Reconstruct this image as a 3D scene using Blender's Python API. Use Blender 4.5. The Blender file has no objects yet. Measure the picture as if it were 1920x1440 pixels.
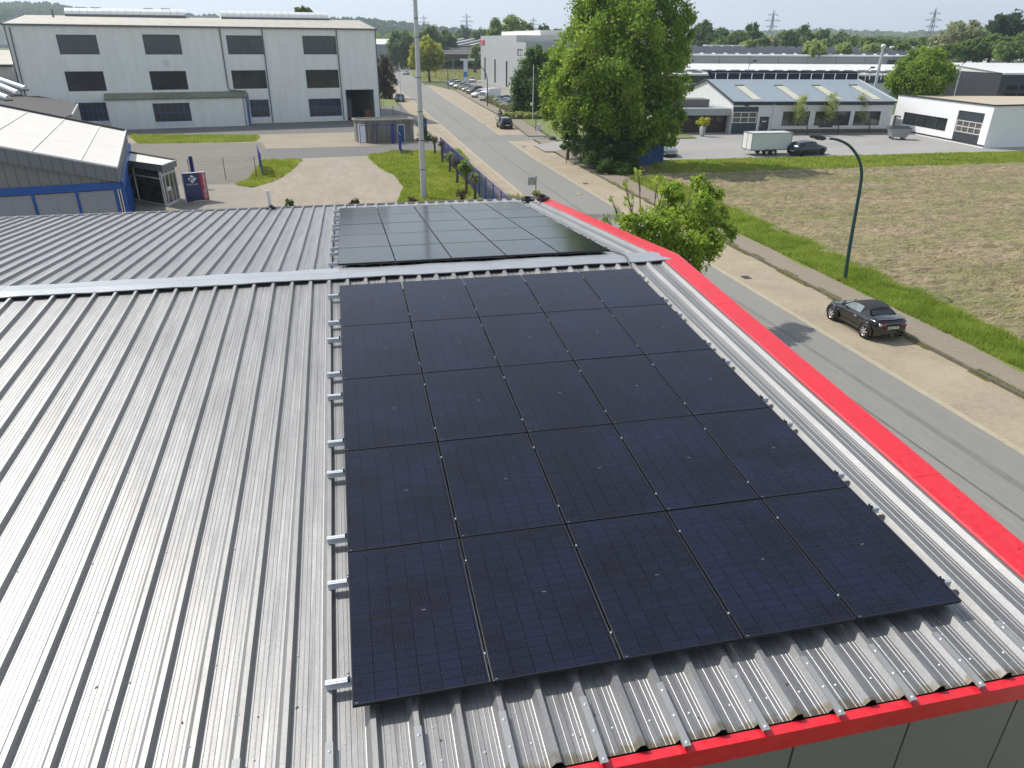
import bpy, math, random
import numpy as np
from mathutils import Vector, Matrix
rad=math.radians
SC=bpy.context.scene
COL=SC.collection
# ---------------------------------------------------------------- camera maths (photo grid 1920x1440)
FPX=1338.87; YAW=rad(12.71); PIT=rad(25.67); ROL=rad(.49)
CAM=Vector((.35,-13.954,11.03))
_f=Vector((math.sin(YAW)*math.cos(PIT),math.cos(YAW)*math.cos(PIT),-math.sin(PIT)))
_r=Vector((math.cos(YAW),-math.sin(YAW),0)); _u=_r.cross(_f)
RV=_r*math.cos(ROL)+_u*math.sin(ROL); UV=-_r*math.sin(ROL)+_u*math.cos(ROL)
def ray(x,y): return _f+RV*((x-960)/FPX)+UV*((720-y)/FPX)
def G(x,y,z=0.0):
    d=ray(x,y); return CAM+d*((z-CAM.z)/d.z)
def AT(x,dist,z=0.0):
    """ground point in the direction of column x, at horizontal distance dist"""
    d=ray(x,90); h=Vector((d.x,d.y)).normalized()*dist
    return Vector((CAM.x+h.x,CAM.y+h.y,z))
def ZAT(x,y,P):
    """height seen at photo point (x,y) above plan position P"""
    d=ray(x,y); h=Vector((d.x,d.y)); t=(Vector((P[0],P[1]))-CAM.xy).dot(h)/h.dot(h)
    return CAM.z+d.z*t
class Frame:
    """a facade: origin P0 on the ground, u along it, v into the building"""
    def __init__(s,P0,P1=None,ang=None):
        s.P0=Vector((P0[0],P0[1])); 
        if ang is None: t=Vector((P1[0],P1[1]))-s.P0; ang=math.atan2(t.y,t.x)
        s.a=ang; s.t=Vector((math.cos(ang),math.sin(ang))); s.n=Vector((-s.t.y,s.t.x))
    def uz(s,x,y,v=0.0):
        d=ray(x,y); P=s.P0+s.n*v; k=((P-CAM.xy).dot(s.n))/d.xy.dot(s.n); Q=CAM+d*k
        return (Q.xy-s.P0).dot(s.t), Q.z
    def vz(s,x,y,u):
        d=ray(x,y); P=s.P0+s.t*u; k=((P-CAM.xy).dot(s.t))/d.xy.dot(s.t); Q=CAM+d*k
        return (Q.xy-s.P0).dot(s.n), Q.z
    def loc(s,P):
        q=Vector((P[0],P[1]))-s.P0; return q.dot(s.t),q.dot(s.n)
    def w(s,u,v,z=0.0):
        q=s.P0+s.t*u+s.n*v; return Vector((q.x,q.y,z))
# ---------------------------------------------------------------- objects
def tag(o,label=None,cat=None,group=None,kind=None):
    if label: o['label']=label
    if cat: o['category']=cat
    if group: o['group']=group
    if kind: o['kind']=kind
    return o
def empty(name,loc=(0,0,0),rz=0,label=None,cat=None,group=None):
    o=bpy.data.objects.new(name,None); COL.objects.link(o)
    o.location=loc; o.rotation_euler=(0,0,rz); o.empty_display_size=.3
    return tag(o,label,cat,group)
def children(o): return [c for c in bpy.data.objects if c.parent==o]
KIDS={}
def copy_tree(o,parent=None):
    c=o.copy(); COL.objects.link(c); c.parent=parent
    for ch in KIDS.get(o.name,[]):
        KIDS.setdefault(c.name,[]).append(copy_tree(ch,c))
    return c
def dup(o,loc,rz,label=None,group=None,scale=None):
    c=copy_tree(o); c.location=loc; c.rotation_euler=(0,0,rz)
    if label: c['label']=label
    if group: c['group']=group
    if scale: c.scale=(scale,)*3 if not hasattr(scale,'__len__') else scale
    return c
class MB:
    def __init__(s): s.v=[]; s.f=[]; s.m=[]; s.M=None; s.sm=[]
    def add(s,vs,fs,mi=0,smooth=False):
        b=len(s.v)
        if s.M is not None: vs=[s.M@Vector(v) for v in vs]
        s.v+= [tuple(v) for v in vs]; s.f+=[tuple(i+b for i in f) for f in fs]; s.m+=[mi]*len(fs); s.sm+=[smooth]*len(fs)
        return s
    def box(s,x0,y0,z0,x1,y1,z1,mi=0):
        v=[(x0,y0,z0),(x1,y0,z0),(x1,y1,z0),(x0,y1,z0),(x0,y0,z1),(x1,y0,z1),(x1,y1,z1),(x0,y1,z1)]
        return s.add(v,[(0,3,2,1),(4,5,6,7),(0,1,5,4),(1,2,6,5),(2,3,7,6),(3,0,4,7)],mi)
    def bar(s,a,b,w,h,mi=0,up=(0,0,1)):
        a=Vector(a);b=Vector(b);d=(b-a).normalized();u=Vector(up)
        if abs(d.dot(u))>.99: u=Vector((1,0,0))
        x=d.cross(u).normalized(); y=x.cross(d).normalized()
        vs=[p+x*(i*w/2)+y*(j*h/2) for p in (a,b) for i,j in ((-1,-1),(1,-1),(1,1),(-1,1))]
        return s.add(vs,[(3,2,1,0),(4,5,6,7),(0,1,5,4),(1,2,6,5),(2,3,7,6),(3,0,4,7)],mi)
    def prism(s,poly,y0,y1,axis='y',mi=0):
        """extrude a 2-D outline along an axis: 'y' -> (x,z) outline, 'x' -> (y,z), 'z' -> (x,y)"""
        n=len(poly)
        P={'y':lambda p,t:(p[0],t,p[1]),'x':lambda p,t:(t,p[0],p[1]),'z':lambda p,t:(p[0],p[1],t)}[axis]
        vs=[P(p,y0) for p in poly]+[P(p,y1) for p in poly]
        fs=[tuple(range(n-1,-1,-1)),tuple(range(n,2*n))]+[(i,(i+1)%n,n+(i+1)%n,n+i) for i in range(n)]
        return s.add(vs,fs,mi)
    def tube(s,pts,rs,n=8,mi=0,smooth=True,caps=True):
        pts=[Vector(p) for p in pts]
        if not hasattr(rs,'__len__'): rs=[rs]*len(pts)
        vs=[];fs=[]; prev=None
        for i,p in enumerate(pts):
            d=(pts[min(i+1,len(pts)-1)]-pts[max(i-1,0)]).normalized()
            if prev is None:
                x=d.orthogonal().normalized()
            else:
                x=(prev-d*prev.dot(d)); x=x.normalized() if x.length>1e-6 else d.orthogonal().normalized()
            prev=x; y=d.cross(x)
            for k in range(n):
                a=2*math.pi*k/n; vs.append(p+(x*math.cos(a)+y*math.sin(a))*rs[i])
        for i in range(len(pts)-1):
            for k in range(n):
                a=i*n+k;b=i*n+(k+1)%n; fs.append((a,b,b+n,a+n))
        s.add(vs,fs,mi,smooth)
        if caps:
            L=len(vs); s.add(vs[:n],[tuple(range(n-1,-1,-1))],mi); s.add(vs[L-n:],[tuple(range(n))],mi)
        return s
    def lathe(s,prof,n=24,mi=0,origin=(0,0,0),axis='z',smooth=True):
        vs=[];fs=[];o=Vector(origin)
        for r,z in prof:
            for k in range(n):
                a=2*math.pi*k/n; c,q=r*math.cos(a),r*math.sin(a)
                p=(c,q,z) if axis=='z' else ((z,c,q) if axis=='x' else (q,z,c))
                vs.append(o+Vector(p))
        for i in range(len(prof)-1):
            for k in range(n):
                a=i*n+k;b=i*n+(k+1)%n; fs.append((a,b,b+n,a+n))
        return s.add(vs,fs,mi,smooth)
    def quad(s,a,b,c,d,mi=0): return s.add([a,b,c,d],[(0,1,2,3)],mi)
    def wall(s,u0,u1,z0,z1,holes=(),v=0.0,th=.3,mi=0,rev=.12,topz=None):
        """vertical wall sheet at depth v with real openings and reveals; holes (ua,ub,za,zb)"""
        us=sorted(set([u0,u1]+[h[0] for h in holes]+[h[1] for h in holes])); zs=sorted(set([z0,z1]+[h[2] for h in holes]+[h[3] for h in holes]))
        us=[u for u in us if u0<=u<=u1]; zs=[z for z in zs if z0<=z<=z1]
        for i in range(len(us)-1):
            for j in range(len(zs)-1):
                cu=(us[i]+us[i+1])/2;cz=(zs[j]+zs[j+1])/2
                if any(h[0]<cu<h[1] and h[2]<cz<h[3] for h in holes): continue
                s.quad((us[i],v,zs[j]),(us[i+1],v,zs[j]),(us[i+1],v,zs[j+1]),(us[i],v,zs[j+1]),mi)
        for a,b,c,d in holes:
            s.quad((a,v,c),(a,v,d),(a,v+rev,d),(a,v+rev,c),mi); s.quad((b,v,d),(b,v,c),(b,v+rev,c),(b,v+rev,d),mi)
            s.quad((a,v,d),(b,v,d),(b,v+rev,d),(a,v+rev,d),mi); s.quad((b,v,c),(a,v,c),(a,v+rev,c),(b,v+rev,c),mi)
        return s
    def build(s,name,mats,parent=None,bevel=0,recalc=False):
        me=bpy.data.meshes.new(name); me.from_pydata(s.v,[],s.f)
        if not isinstance(mats,(list,tuple)): mats=[mats]
        for m in mats: me.materials.append(m)
        me.polygons.foreach_set('material_index',s.m); me.polygons.foreach_set('use_smooth',s.sm); me.update()
        o=bpy.data.objects.new(name,me); COL.objects.link(o)
        if parent is not None: o.parent=parent; KIDS.setdefault(parent.name,[]).append(o)
        if bevel:
            b=o.modifiers.new('b','BEVEL'); b.width=bevel; b.segments=2; b.limit_method='ANGLE'; b.angle_limit=rad(40)
        return o
def npmesh(name,verts,faces,mats,parent=None,mi=None,smooth=False):
    """fast mesh from numpy arrays, all faces with k corners"""
    verts=np.asarray(verts,dtype=np.float32); faces=np.asarray(faces,dtype=np.int32); n,k=faces.shape
    me=bpy.data.meshes.new(name); me.vertices.add(len(verts)); me.vertices.foreach_set('co',verts.ravel())
    me.loops.add(n*k); me.loops.foreach_set('vertex_index',faces.ravel())
    me.polygons.add(n); me.polygons.foreach_set('loop_start',np.arange(0,n*k,k,dtype=np.int32)); me.polygons.foreach_set('loop_total',np.full(n,k,dtype=np.int32))
    if not isinstance(mats,(list,tuple)): mats=[mats]
    for m in mats: me.materials.append(m)
    if mi is not None: me.polygons.foreach_set('material_index',np.asarray(mi,dtype=np.int32))
    if smooth: me.polygons.foreach_set('use_smooth',np.ones(n,dtype=bool))
    me.update(calc_edges=True)
    o=bpy.data.objects.new(name,me); COL.objects.link(o)
    if parent is not None: o.parent=parent; KIDS.setdefault(parent.name,[]).append(o)
    return o
# ---------------------------------------------------------------- materials
MATS={}
def mat(name,col,rough=.6,metal=0,n1=None,n2=None,bump=0,bscale=30,spec=.5,coat=0,alpha=1,trans=0,emit=None,coord='Object',stretch=None,bdist=.02):
    """n1/n2 = (scale, amount, colour) noise blends over the base colour"""
    if name in MATS: return MATS[name]
    m=bpy.data.materials.new(name); m.use_nodes=True; nt=m.node_tree; N=nt.nodes; L=nt.links
    b=N['Principled BSDF']; b.inputs['Roughness'].default_value=rough; b.inputs['Metallic'].default_value=metal
    b.inputs['Specular IOR Level'].default_value=spec; b.inputs['Coat Weight'].default_value=coat
    b.inputs['Base Color'].default_value=(*col,1)
    if trans: b.inputs['Transmission Weight'].default_value=trans
    if emit: b.inputs['Emission Color'].default_value=(*emit[0],1); b.inputs['Emission Strength'].default_value=emit[1]
    tc=N.new('ShaderNodeTexCoord'); src=tc.outputs[coord]
    if coord=='World': pass
    if stretch:
        mp=N.new('ShaderNodeMapping'); mp.inputs['Scale'].default_value=stretch; L.new(src,mp.inputs['Vector']); src=mp.outputs['Vector']
    cur=None
    for k,nn in enumerate((n1,n2)):
        if not nn: continue
        sc,am,c2=nn[:3]; det=nn[3] if len(nn)>3 else 4
        nz=N.new('ShaderNodeTexNoise'); nz.inputs['Scale'].default_value=sc; nz.inputs['Detail'].default_value=det; nz.inputs['Roughness'].default_value=.62
        L.new(src,nz.inputs['Vector'])
        rp=N.new('ShaderNodeMapRange'); rp.inputs['From Min'].default_value=.36; rp.inputs['From Max'].default_value=.66; rp.inputs['To Max'].default_value=am
        L.new(nz.outputs['Fac'],rp.inputs['Value'])
        mx=N.new('ShaderNodeMix'); mx.data_type='RGBA'; L.new(rp.outputs['Result'],mx.inputs['Factor'])
        if cur: L.new(cur,mx.inputs['A'])
        else: mx.inputs['A'].default_value=(*col,1)
        mx.inputs['B'].default_value=(*c2,1); cur=mx.outputs['Result']
    if cur: L.new(cur,b.inputs['Base Color'])
    if bump:
        nz=N.new('ShaderNodeTexNoise'); nz.inputs['Scale'].default_value=bscale; nz.inputs['Detail'].default_value=5
        L.new(src,nz.inputs['Vector']); bp=N.new('ShaderNodeBump'); bp.inputs['Strength'].default_value=bump; bp.inputs['Distance'].default_value=bdist
        L.new(nz.outputs['Fac'],bp.inputs['Height']); L.new(bp.outputs['Normal'],b.inputs['Normal'])
    MATS[name]=m; return m
def leafmat(name,c1,c2,c3,scale=.35):
    if name in MATS: return MATS[name]
    m=bpy.data.materials.new(name); m.use_nodes=True; nt=m.node_tree; N=nt.nodes; L=nt.links
    N.remove(N['Principled BSDF']); out=[n for n in N if n.type=='OUTPUT_MATERIAL'][0]
    tc=N.new('ShaderNodeTexCoord')
    nz=N.new('ShaderNodeTexNoise'); nz.inputs['Scale'].default_value=scale; nz.inputs['Detail'].default_value=3; L.new(tc.outputs['Object'],nz.inputs['Vector'])
    wn=N.new('ShaderNodeTexNoise'); wn.inputs['Scale'].default_value=scale*14; L.new(tc.outputs['Object'],wn.inputs['Vector'])
    ad=N.new('ShaderNodeMath'); ad.operation='ADD'; L.new(nz.outputs['Fac'],ad.inputs[0]); L.new(wn.outputs['Fac'],ad.inputs[1])
    rp=N.new('ShaderNodeMapRange'); rp.inputs['From Min'].default_value=.72; rp.inputs['From Max'].default_value=1.28; L.new(ad.outputs[0],rp.inputs['Value'])
    cr=N.new('ShaderNodeValToRGB'); e=cr.color_ramp.elements; e[0].position=0;e[0].color=(*c1,1); e[1].position=1;e[1].color=(*c3,1)
    k=e.new(.5); k.color=(*c2,1); L.new(rp.outputs['Result'],cr.inputs['Fac'])
    df=N.new('ShaderNodeBsdfPrincipled'); df.inputs['Roughness'].default_value=.55; df.inputs['Specular IOR Level'].default_value=.35; L.new(cr.outputs['Color'],df.inputs['Base Color'])
    tr=N.new('ShaderNodeBsdfTranslucent')
    hs=N.new('ShaderNodeHueSaturation'); hs.inputs['Hue'].default_value=.48; hs.inputs['Value'].default_value=1.45; L.new(cr.outputs['Color'],hs.inputs['Color']); L.new(hs.outputs['Color'],tr.inputs['Color'])
    mx=N.new('ShaderNodeMixShader'); mx.inputs[0].default_value=.5; L.new(df.outputs[0],mx.inputs[1]); L.new(tr.outputs[0],mx.inputs[2]); L.new(mx.outputs[0],out.inputs['Surface'])
    MATS[name]=m; return m
def grid_layer(m,width,height):
    return m
# ================================================================ our hall: ribbed metal roof, ridge cap, red trims
SL=rad(4.64); RZ=7.0
MN=Matrix.Translation((0,0,RZ))@Matrix.Rotation(SL,4,'X')      # near slope: local y = -distance from ridge
MF=Matrix.Translation((0,0,RZ))@Matrix.Rotation(-SL,4,'X')     # far slope: local y = +distance
PAN=-.162; RIB=-.104; RP=.3433; RX0=.1626
def roofmat():
    m=bpy.data.materials.new('roof_metal'); m.use_nodes=True; nt=m.node_tree; N=nt.nodes; L=nt.links; b=N['Principled BSDF']
    tc=N.new('ShaderNodeTexCoord'); mp=N.new('ShaderNodeMapping'); mp.inputs['Scale'].default_value=(1,.12,1); L.new(tc.outputs['Object'],mp.inputs['Vector'])
    n1=N.new('ShaderNodeTexNoise'); n1.inputs['Scale'].default_value=5; n1.inputs['Detail'].default_value=8; n1.inputs['Roughness'].default_value=.7; L.new(mp.outputs[0],n1.inputs['Vector'])
    n2=N.new('ShaderNodeTexNoise'); n2.inputs['Scale'].default_value=55; n2.inputs['Detail'].default_value=4; L.new(tc.outputs['Object'],n2.inputs['Vector'])
    c=N.new('ShaderNodeValToRGB'); e=c.color_ramp.elements; e[0].position=.3;e[0].color=(.250,.241,.219,1);e[1].position=.72;e[1].color=(.335,.326,.300,1); L.new(n1.outputs['Fac'],c.inputs['Fac'])
    mx=N.new('ShaderNodeMix'); mx.data_type='RGBA'; mx.blend_type='OVERLAY'; mx.inputs['Factor'].default_value=.35; L.new(c.outputs['Color'],mx.inputs['A']); L.new(n2.outputs['Color'],mx.inputs['B'])
    hs=N.new('ShaderNodeHueSaturation'); hs.inputs['Saturation'].default_value=.25; L.new(mx.outputs['Result'],hs.inputs['Color'])
    # dirt and lichen collected along the lower edge of the near slope, by the gutter
    sp=N.new('ShaderNodeSeparateXYZ'); L.new(tc.outputs['Object'],sp.inputs[0])
    n3=N.new('ShaderNodeTexNoise'); n3.inputs['Scale'].default_value=9; n3.inputs['Detail'].default_value=6; L.new(tc.outputs['Object'],n3.inputs['Vector'])
    a=N.new('ShaderNodeMapRange'); a.inputs['From Min'].default_value=-10.26; a.inputs['From Max'].default_value=-10.44; L.new(sp.outputs['Y'],a.inputs['Value'])
    g=N.new('ShaderNodeMath'); g.operation='MULTIPLY'; L.new(a.outputs[0],g.inputs[0]); L.new(n3.outputs['Fac'],g.inputs[1])
    g2=N.new('ShaderNodeMapRange'); g2.inputs['From Min'].default_value=.28; g2.inputs['From Max'].default_value=.46; g2.inputs['To Max'].default_value=.7; L.new(g.outputs[0],g2.inputs['Value'])
    m2=N.new('ShaderNodeMix'); m2.data_type='RGBA'; L.new(g2.outputs[0],m2.inputs['Factor']); L.new(hs.outputs[0],m2.inputs['A']); m2.inputs['B'].default_value=(.16,.13,.07,1)
    L.new(m2.outputs['Result'],b.inputs['Base Color'])
    b.inputs['Metallic'].default_value=.80; 
    rr=N.new('ShaderNodeMapRange'); rr.inputs['To Min'].default_value=.46; rr.inputs['To Max'].default_value=.58; L.new(n1.outputs['Fac'],rr.inputs['Value']); L.new(rr.outputs[0],b.inputs['Roughness'])
    n4=N.new('ShaderNodeTexNoise'); n4.inputs['Scale'].default_value=2.2; n4.inputs['Detail'].default_value=2; L.new(tc.outputs['Object'],n4.inputs['Vector'])
    bp=N.new('ShaderNodeBump'); bp.inputs['Strength'].default_value=.35; bp.inputs['Distance'].default_value=.02; L.new(n4.outputs['Fac'],bp.inputs['Height']); L.new(bp.outputs['Normal'],b.inputs['Normal'])
    return m
M_ROOF=roofmat()
M_CAP=mat('ridge_cap_metal',(.42,.435,.44),.42,.45,n1=(1.5,.5,(.34,.355,.37)),n2=(14,.25,(.46,.47,.46)),bump=.25,bscale=3,bdist=.03)
M_RED=mat('red_trim_paint',(.72,.008,.022),.38,0,n1=(1.6,.7,(.56,.012,.024),7),n2=(14,.4,(.66,.06,.065),7),coat=.1,bump=.2,bscale=3)
M_GALV=mat('galvanised_steel',(.66,.69,.71),.4,.45,n1=(25,.4,(.52,.55,.57)))
M_STRAP=mat('strap_steel',(.33,.34,.335),.55,.35,n1=(12,.4,(.28,.285,.28)))
M_BLACK=mat('black_gap',(.008,.008,.008),.9)
M_WALLG=mat('grey_wall_panel',(.21,.20,.175),.5,.1,n1=(.8,.3,(.19,.18,.16)))
M_RUBBER=mat('black_rubber',(.012,.012,.013),.5)
M_WHITEP=mat('white_plastic',(.72,.72,.70),.4)
hall=empty('industrial_hall',(0,0,0),0,'ribbed light grey metal roof hall with red edge trim that carries both solar arrays','building')
SEND=10.46/math.cos(SL); FEND=11.15/math.cos(SL)
def rib_profile(x0,x1):
    k0=math.floor((x0-RX0)/RP); pts=[]
    k=k0
    while True:
        c=RX0+k*RP
        if c-RP>x1: break
        pts+=[(c-.071,PAN),(c-.064,PAN+.003),(c-.022,RIB),(c+.022,RIB),(c+.048,PAN+.003),(c+.055,PAN)]
        for t,h in ((.077,-1),(.120,1),(.163,-1),(.207,1),(.250,1)):
            if h>0: pts+=[(c+t-.006,PAN),(c+t-.001,PAN+.003),(c+t+.002,PAN+.003),(c+t+.005,PAN)]
            else: pts+=[(c+t-.003,PAN),(c+t-.001,PAN-.005),(c+t+.001,PAN-.005),(c+t+.003,PAN)]
        k+=1
    return [p for p in pts if x0<=p[0]<=x1]
XL=-24.0
def sheet(M,y0,y1,name,x0,x1):
    # two lengths, the upper one lapping over the lower one; slight unevenness along each rib
    b=MB(); b.M=M; pr=rib_profile(x0,x1); n=len(pr); ym=-5.62 if y0<0 else 6.1
    for (a0,a1,dz) in ((y0,ym,0),(ym if y0<0 else ym,y1,0)):
        ys=np.linspace(a0,a1,9); vs=[(x+.0022*math.sin(y*1.7+int(x/RP)*2.1),y,z+dz+(.0016*math.sin(y*2.3+int(x/RP)*1.3))) for y in ys for x,z in pr]; fs=[]
        for j in range(8):
            for i in range(n-1):
                a=j*n+i; fs.append((a,a+1,a+1+n,a+n))
        b.add(vs,fs)
    return b
rng=random.Random(5)
def screw(b,x,y,z,r=.012,mi=1):
    b.lathe([(0,z+.007),(r*.45,z+.007),(r*.5,z+.003),(r,z+.0025),(r*1.05,z)],8,mi,origin=(x,y,0))
bn=sheet(MN,-SEND,-.10,'x',XL,6.76)
bf=sheet(MF,.10,FEND,'x',XL,6.76)
for b,sg,L in ((bn,-1,SEND),(bf,1,FEND)):
    for k in range(-60,20):
        x=RX0+k*RP
        if not(-11<x<6.6): continue
        for s in np.arange(1.3,L,1.55):
            if -.2<x<6.1 and s<9.8: continue
            if (k%2==0): screw(b,x+.066,sg*(s+rng.uniform(-.05,.05)),PAN)
            if rng.random()<.5: screw(b,x-.02,sg*(s+.5+rng.uniform(-.3,.3)),RIB,.008)
for k in range(-4,20):
    x=RX0+k*RP
    screw(bn,x+.17+rng.uniform(-.02,.02),-(SEND-.23),PAN,.012); 
    if k%2: screw(bn,x+.12,-(SEND-.52),PAN,.011)
bn.build('roof_sheet',[M_ROOF,M_GALV],hall); bf.build('roof_sheet',[M_ROOF,M_GALV],hall)
# ridge cap: two wings bent over the ridge, laid in overlapping lengths
b=MB(); x=XL; i=0
while x<6.9:
    x1=min(x+3.0,6.97); lift=.003*(i%2)
    nx=13
    for yy0,yy1,M in ((-.30,0,MN),(0,.42,MF)):
        rows=[]
        for yk in (0,.5,.92,1):
            y=yy0+(yy1-yy0)*yk
            edge=min(abs(y-yy0) if yy0<0 else abs(y-yy1),1)
            row=[]
            for q in range(nx):
                X=x+(x1+.02-x)*q/(nx-1)
                zz=-.088+lift+.006*math.sin(X*3.1+y*4)*(abs(y)>.1)+.004*math.sin(X*7.7)*(abs(y)>.2)
                row.append((X,y,zz))
            rows.append(row)
        b.M=M
        vs=[p for r in rows for p in r]; fs=[]
        for j in range(3):
            for q in range(nx-1):
                a=j*nx+q; fs.append((a,a+1,a+nx+1,a+nx))
        b.add(vs,fs,0,True)
        # turned-down outer lip
        ye=yy0 if yy0<0 else yy1; r=rows[0] if yy0<0 else rows[-1]
        b.add([p for p in r]+[(p[0],p[1],p[2]-.018) for p in r],[(q,q+1,nx+q+1,nx+q) for q in range(nx-1)],0)
    b.M=MN
    for dx in (.04,.16):
        screw(b,x+dx,-.12,-.082+lift,.01,1); 
    b.M=MF; screw(b,x+.04,.12,-.082+lift,.01,1)
    x=x1; i+=1
b.M=MN
for k in range(-58,19):
    screw(b,RX0+k*RP,-.28,-.084,.008,1)
b.build('ridge_cap',[M_CAP,M_GALV],hall)
b=MB(); b.M=MN; b.box(XL,-.285,PAN+.002,6.7,-.27,-.112); b.M=MF; b.box(XL,.38,PAN+.002,6.7,.39,-.112); b.build('ridge_filler',M_BLACK,hall)
# red verge trim along the right gable, in lengths that lap
def verge(M,y0,y1,sgn):
    b=MB(); L=abs(y1-y0); n=int(L/2.9)+1
    for k in range(n):
        a=y0+(y1-y0)*k/n; c=y0+(y1-y0)*(k+1)/n; lift=.0025*(k%2)
        lo,hi=min(a,c),max(a,c)
        out=[(6.715,-.135),(6.715,-.098+lift),(6.735,-.086+lift),(7.10,-.078+lift),(7.135,-.084+lift),(7.15,-.10+lift),(7.15,-.40),(7.14,-.40),(7.14,-.11),(7.10,-.09),(6.74,-.10),(6.73,-.135)]
        b.M=M; b.prism(out,lo,hi+.0,'y')
        for q in range(3):
            yy=lo+(hi-lo)*(q+.5)/3; screw(b,7.0+.05*rng.random(),yy,-.079+lift,.009,1)
    return b
verge(MN,-SEND-.02,0,-1).build('verge_trim',[M_RED,M_RUBBER],hall,bevel=.004)
verge(MF,0,FEND,1).build('verge_trim',[M_RED,M_RUBBER],hall,bevel=.004)
# eave gutter of the near side: red box profile with a dark trough
ye=-10.46; ze=RZ-1.0
gy=G(1754.6,1317,5.985).y
b=MB(); xg0,xg1=XL,7.15
out=[(gy+.085,5.985),(gy,5.985),(gy,5.79),(gy+.05,5.745),(gy+.30,5.745),(gy+.30,5.96),(gy+.295,5.96),(gy+.295,5.755),(gy+.055,5.755),(gy+.012,5.80),(gy+.012,5.975),(gy+.085,5.975)]
b.prism(out,xg0,xg1,'x'); b.build('eave_gutter',M_RED,hall,bevel=.003)
b=MB(); b.box(XL,gy+.012,5.78,7.13,gy+.29,5.80); b.box(XL,gy+.295,5.70,7.0,gy+.31,5.965); b.build('gutter_trough',M_BLACK,hall)
# dark gutter behind the far eave
b=MB(); yf=11.15; zf=RZ-yf*math.tan(SL)
b.box(XL,yf-.02,zf-.32,7.15,yf+.20,zf-.14); b.build('far_gutter',mat('anthracite_metal',(.05,.05,.052),.5,.2),hall)
# steel straps lying on every second rib, running out over the gutter
for xx in (RX0+RP*k for k in range(-11,19,2)):
    b=MB(); b.M=MN
    s0,s1=9.98,(-gy-.02)/math.cos(SL)+.012
    z=RIB+.004
    b.box(xx-.027,-s1,z,xx+.027,-s0,z+.003)
    b.box(xx-.030,-s1,z-.026,xx-.027,-s0,z+.003); b.box(xx+.027,-s1,z-.026,xx+.030,-s0,z+.003)
    for s in (s0+.08,s0+.32,s1-.03): screw(b,xx+.002,-s,z+.003,.014,1)
    b.build('gutter_strap',[M_STRAP,M_GALV],hall)
# walls
b=MB(); ta=math.tan(SL)
b.prism([(-10.42,0),(10.95,0),(10.95,RZ-.26-10.95*ta),(0,RZ-.26),(-10.42,RZ-.26-10.42*ta)],XL+.3,7.03,'x'); b.build('wall',mat('wall_core',(.05,.05,.045),.8),hall)
b=MB()
x=6.99
while x>XL:
    b.box(x-1.12,-10.47,.1,x-.012,-10.43,5.80); x-=1.13
y=-10.4
while y<10.9:
    b.box(7.032,y+.01,.1,7.062,min(y+1.13,10.9),6.0-.02); y+=1.14
b.build('wall_panel',M_WALLG,hall)
# vent pipe near the far eave
P=Vector((G(508,391,RZ-1.03).x,G(508,391,RZ-1.03).y,RZ-1.01))
t=empty('vent_pipe',P,0,'short white plastic vent pipe standing on the far roof edge','vent pipe')
b=MB(); b.tube([(0,0,-.05),(-.03,.02,.35),(-.045,.03,.56)],[.055,.055,.055],14); b.build('pipe',M_WHITEP,t)
b=MB(); b.lathe([(.17,-.02),(.16,.02),(.08,.06),(.06,.10)],16); b.build('collar',M_RUBBER,t)
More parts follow.
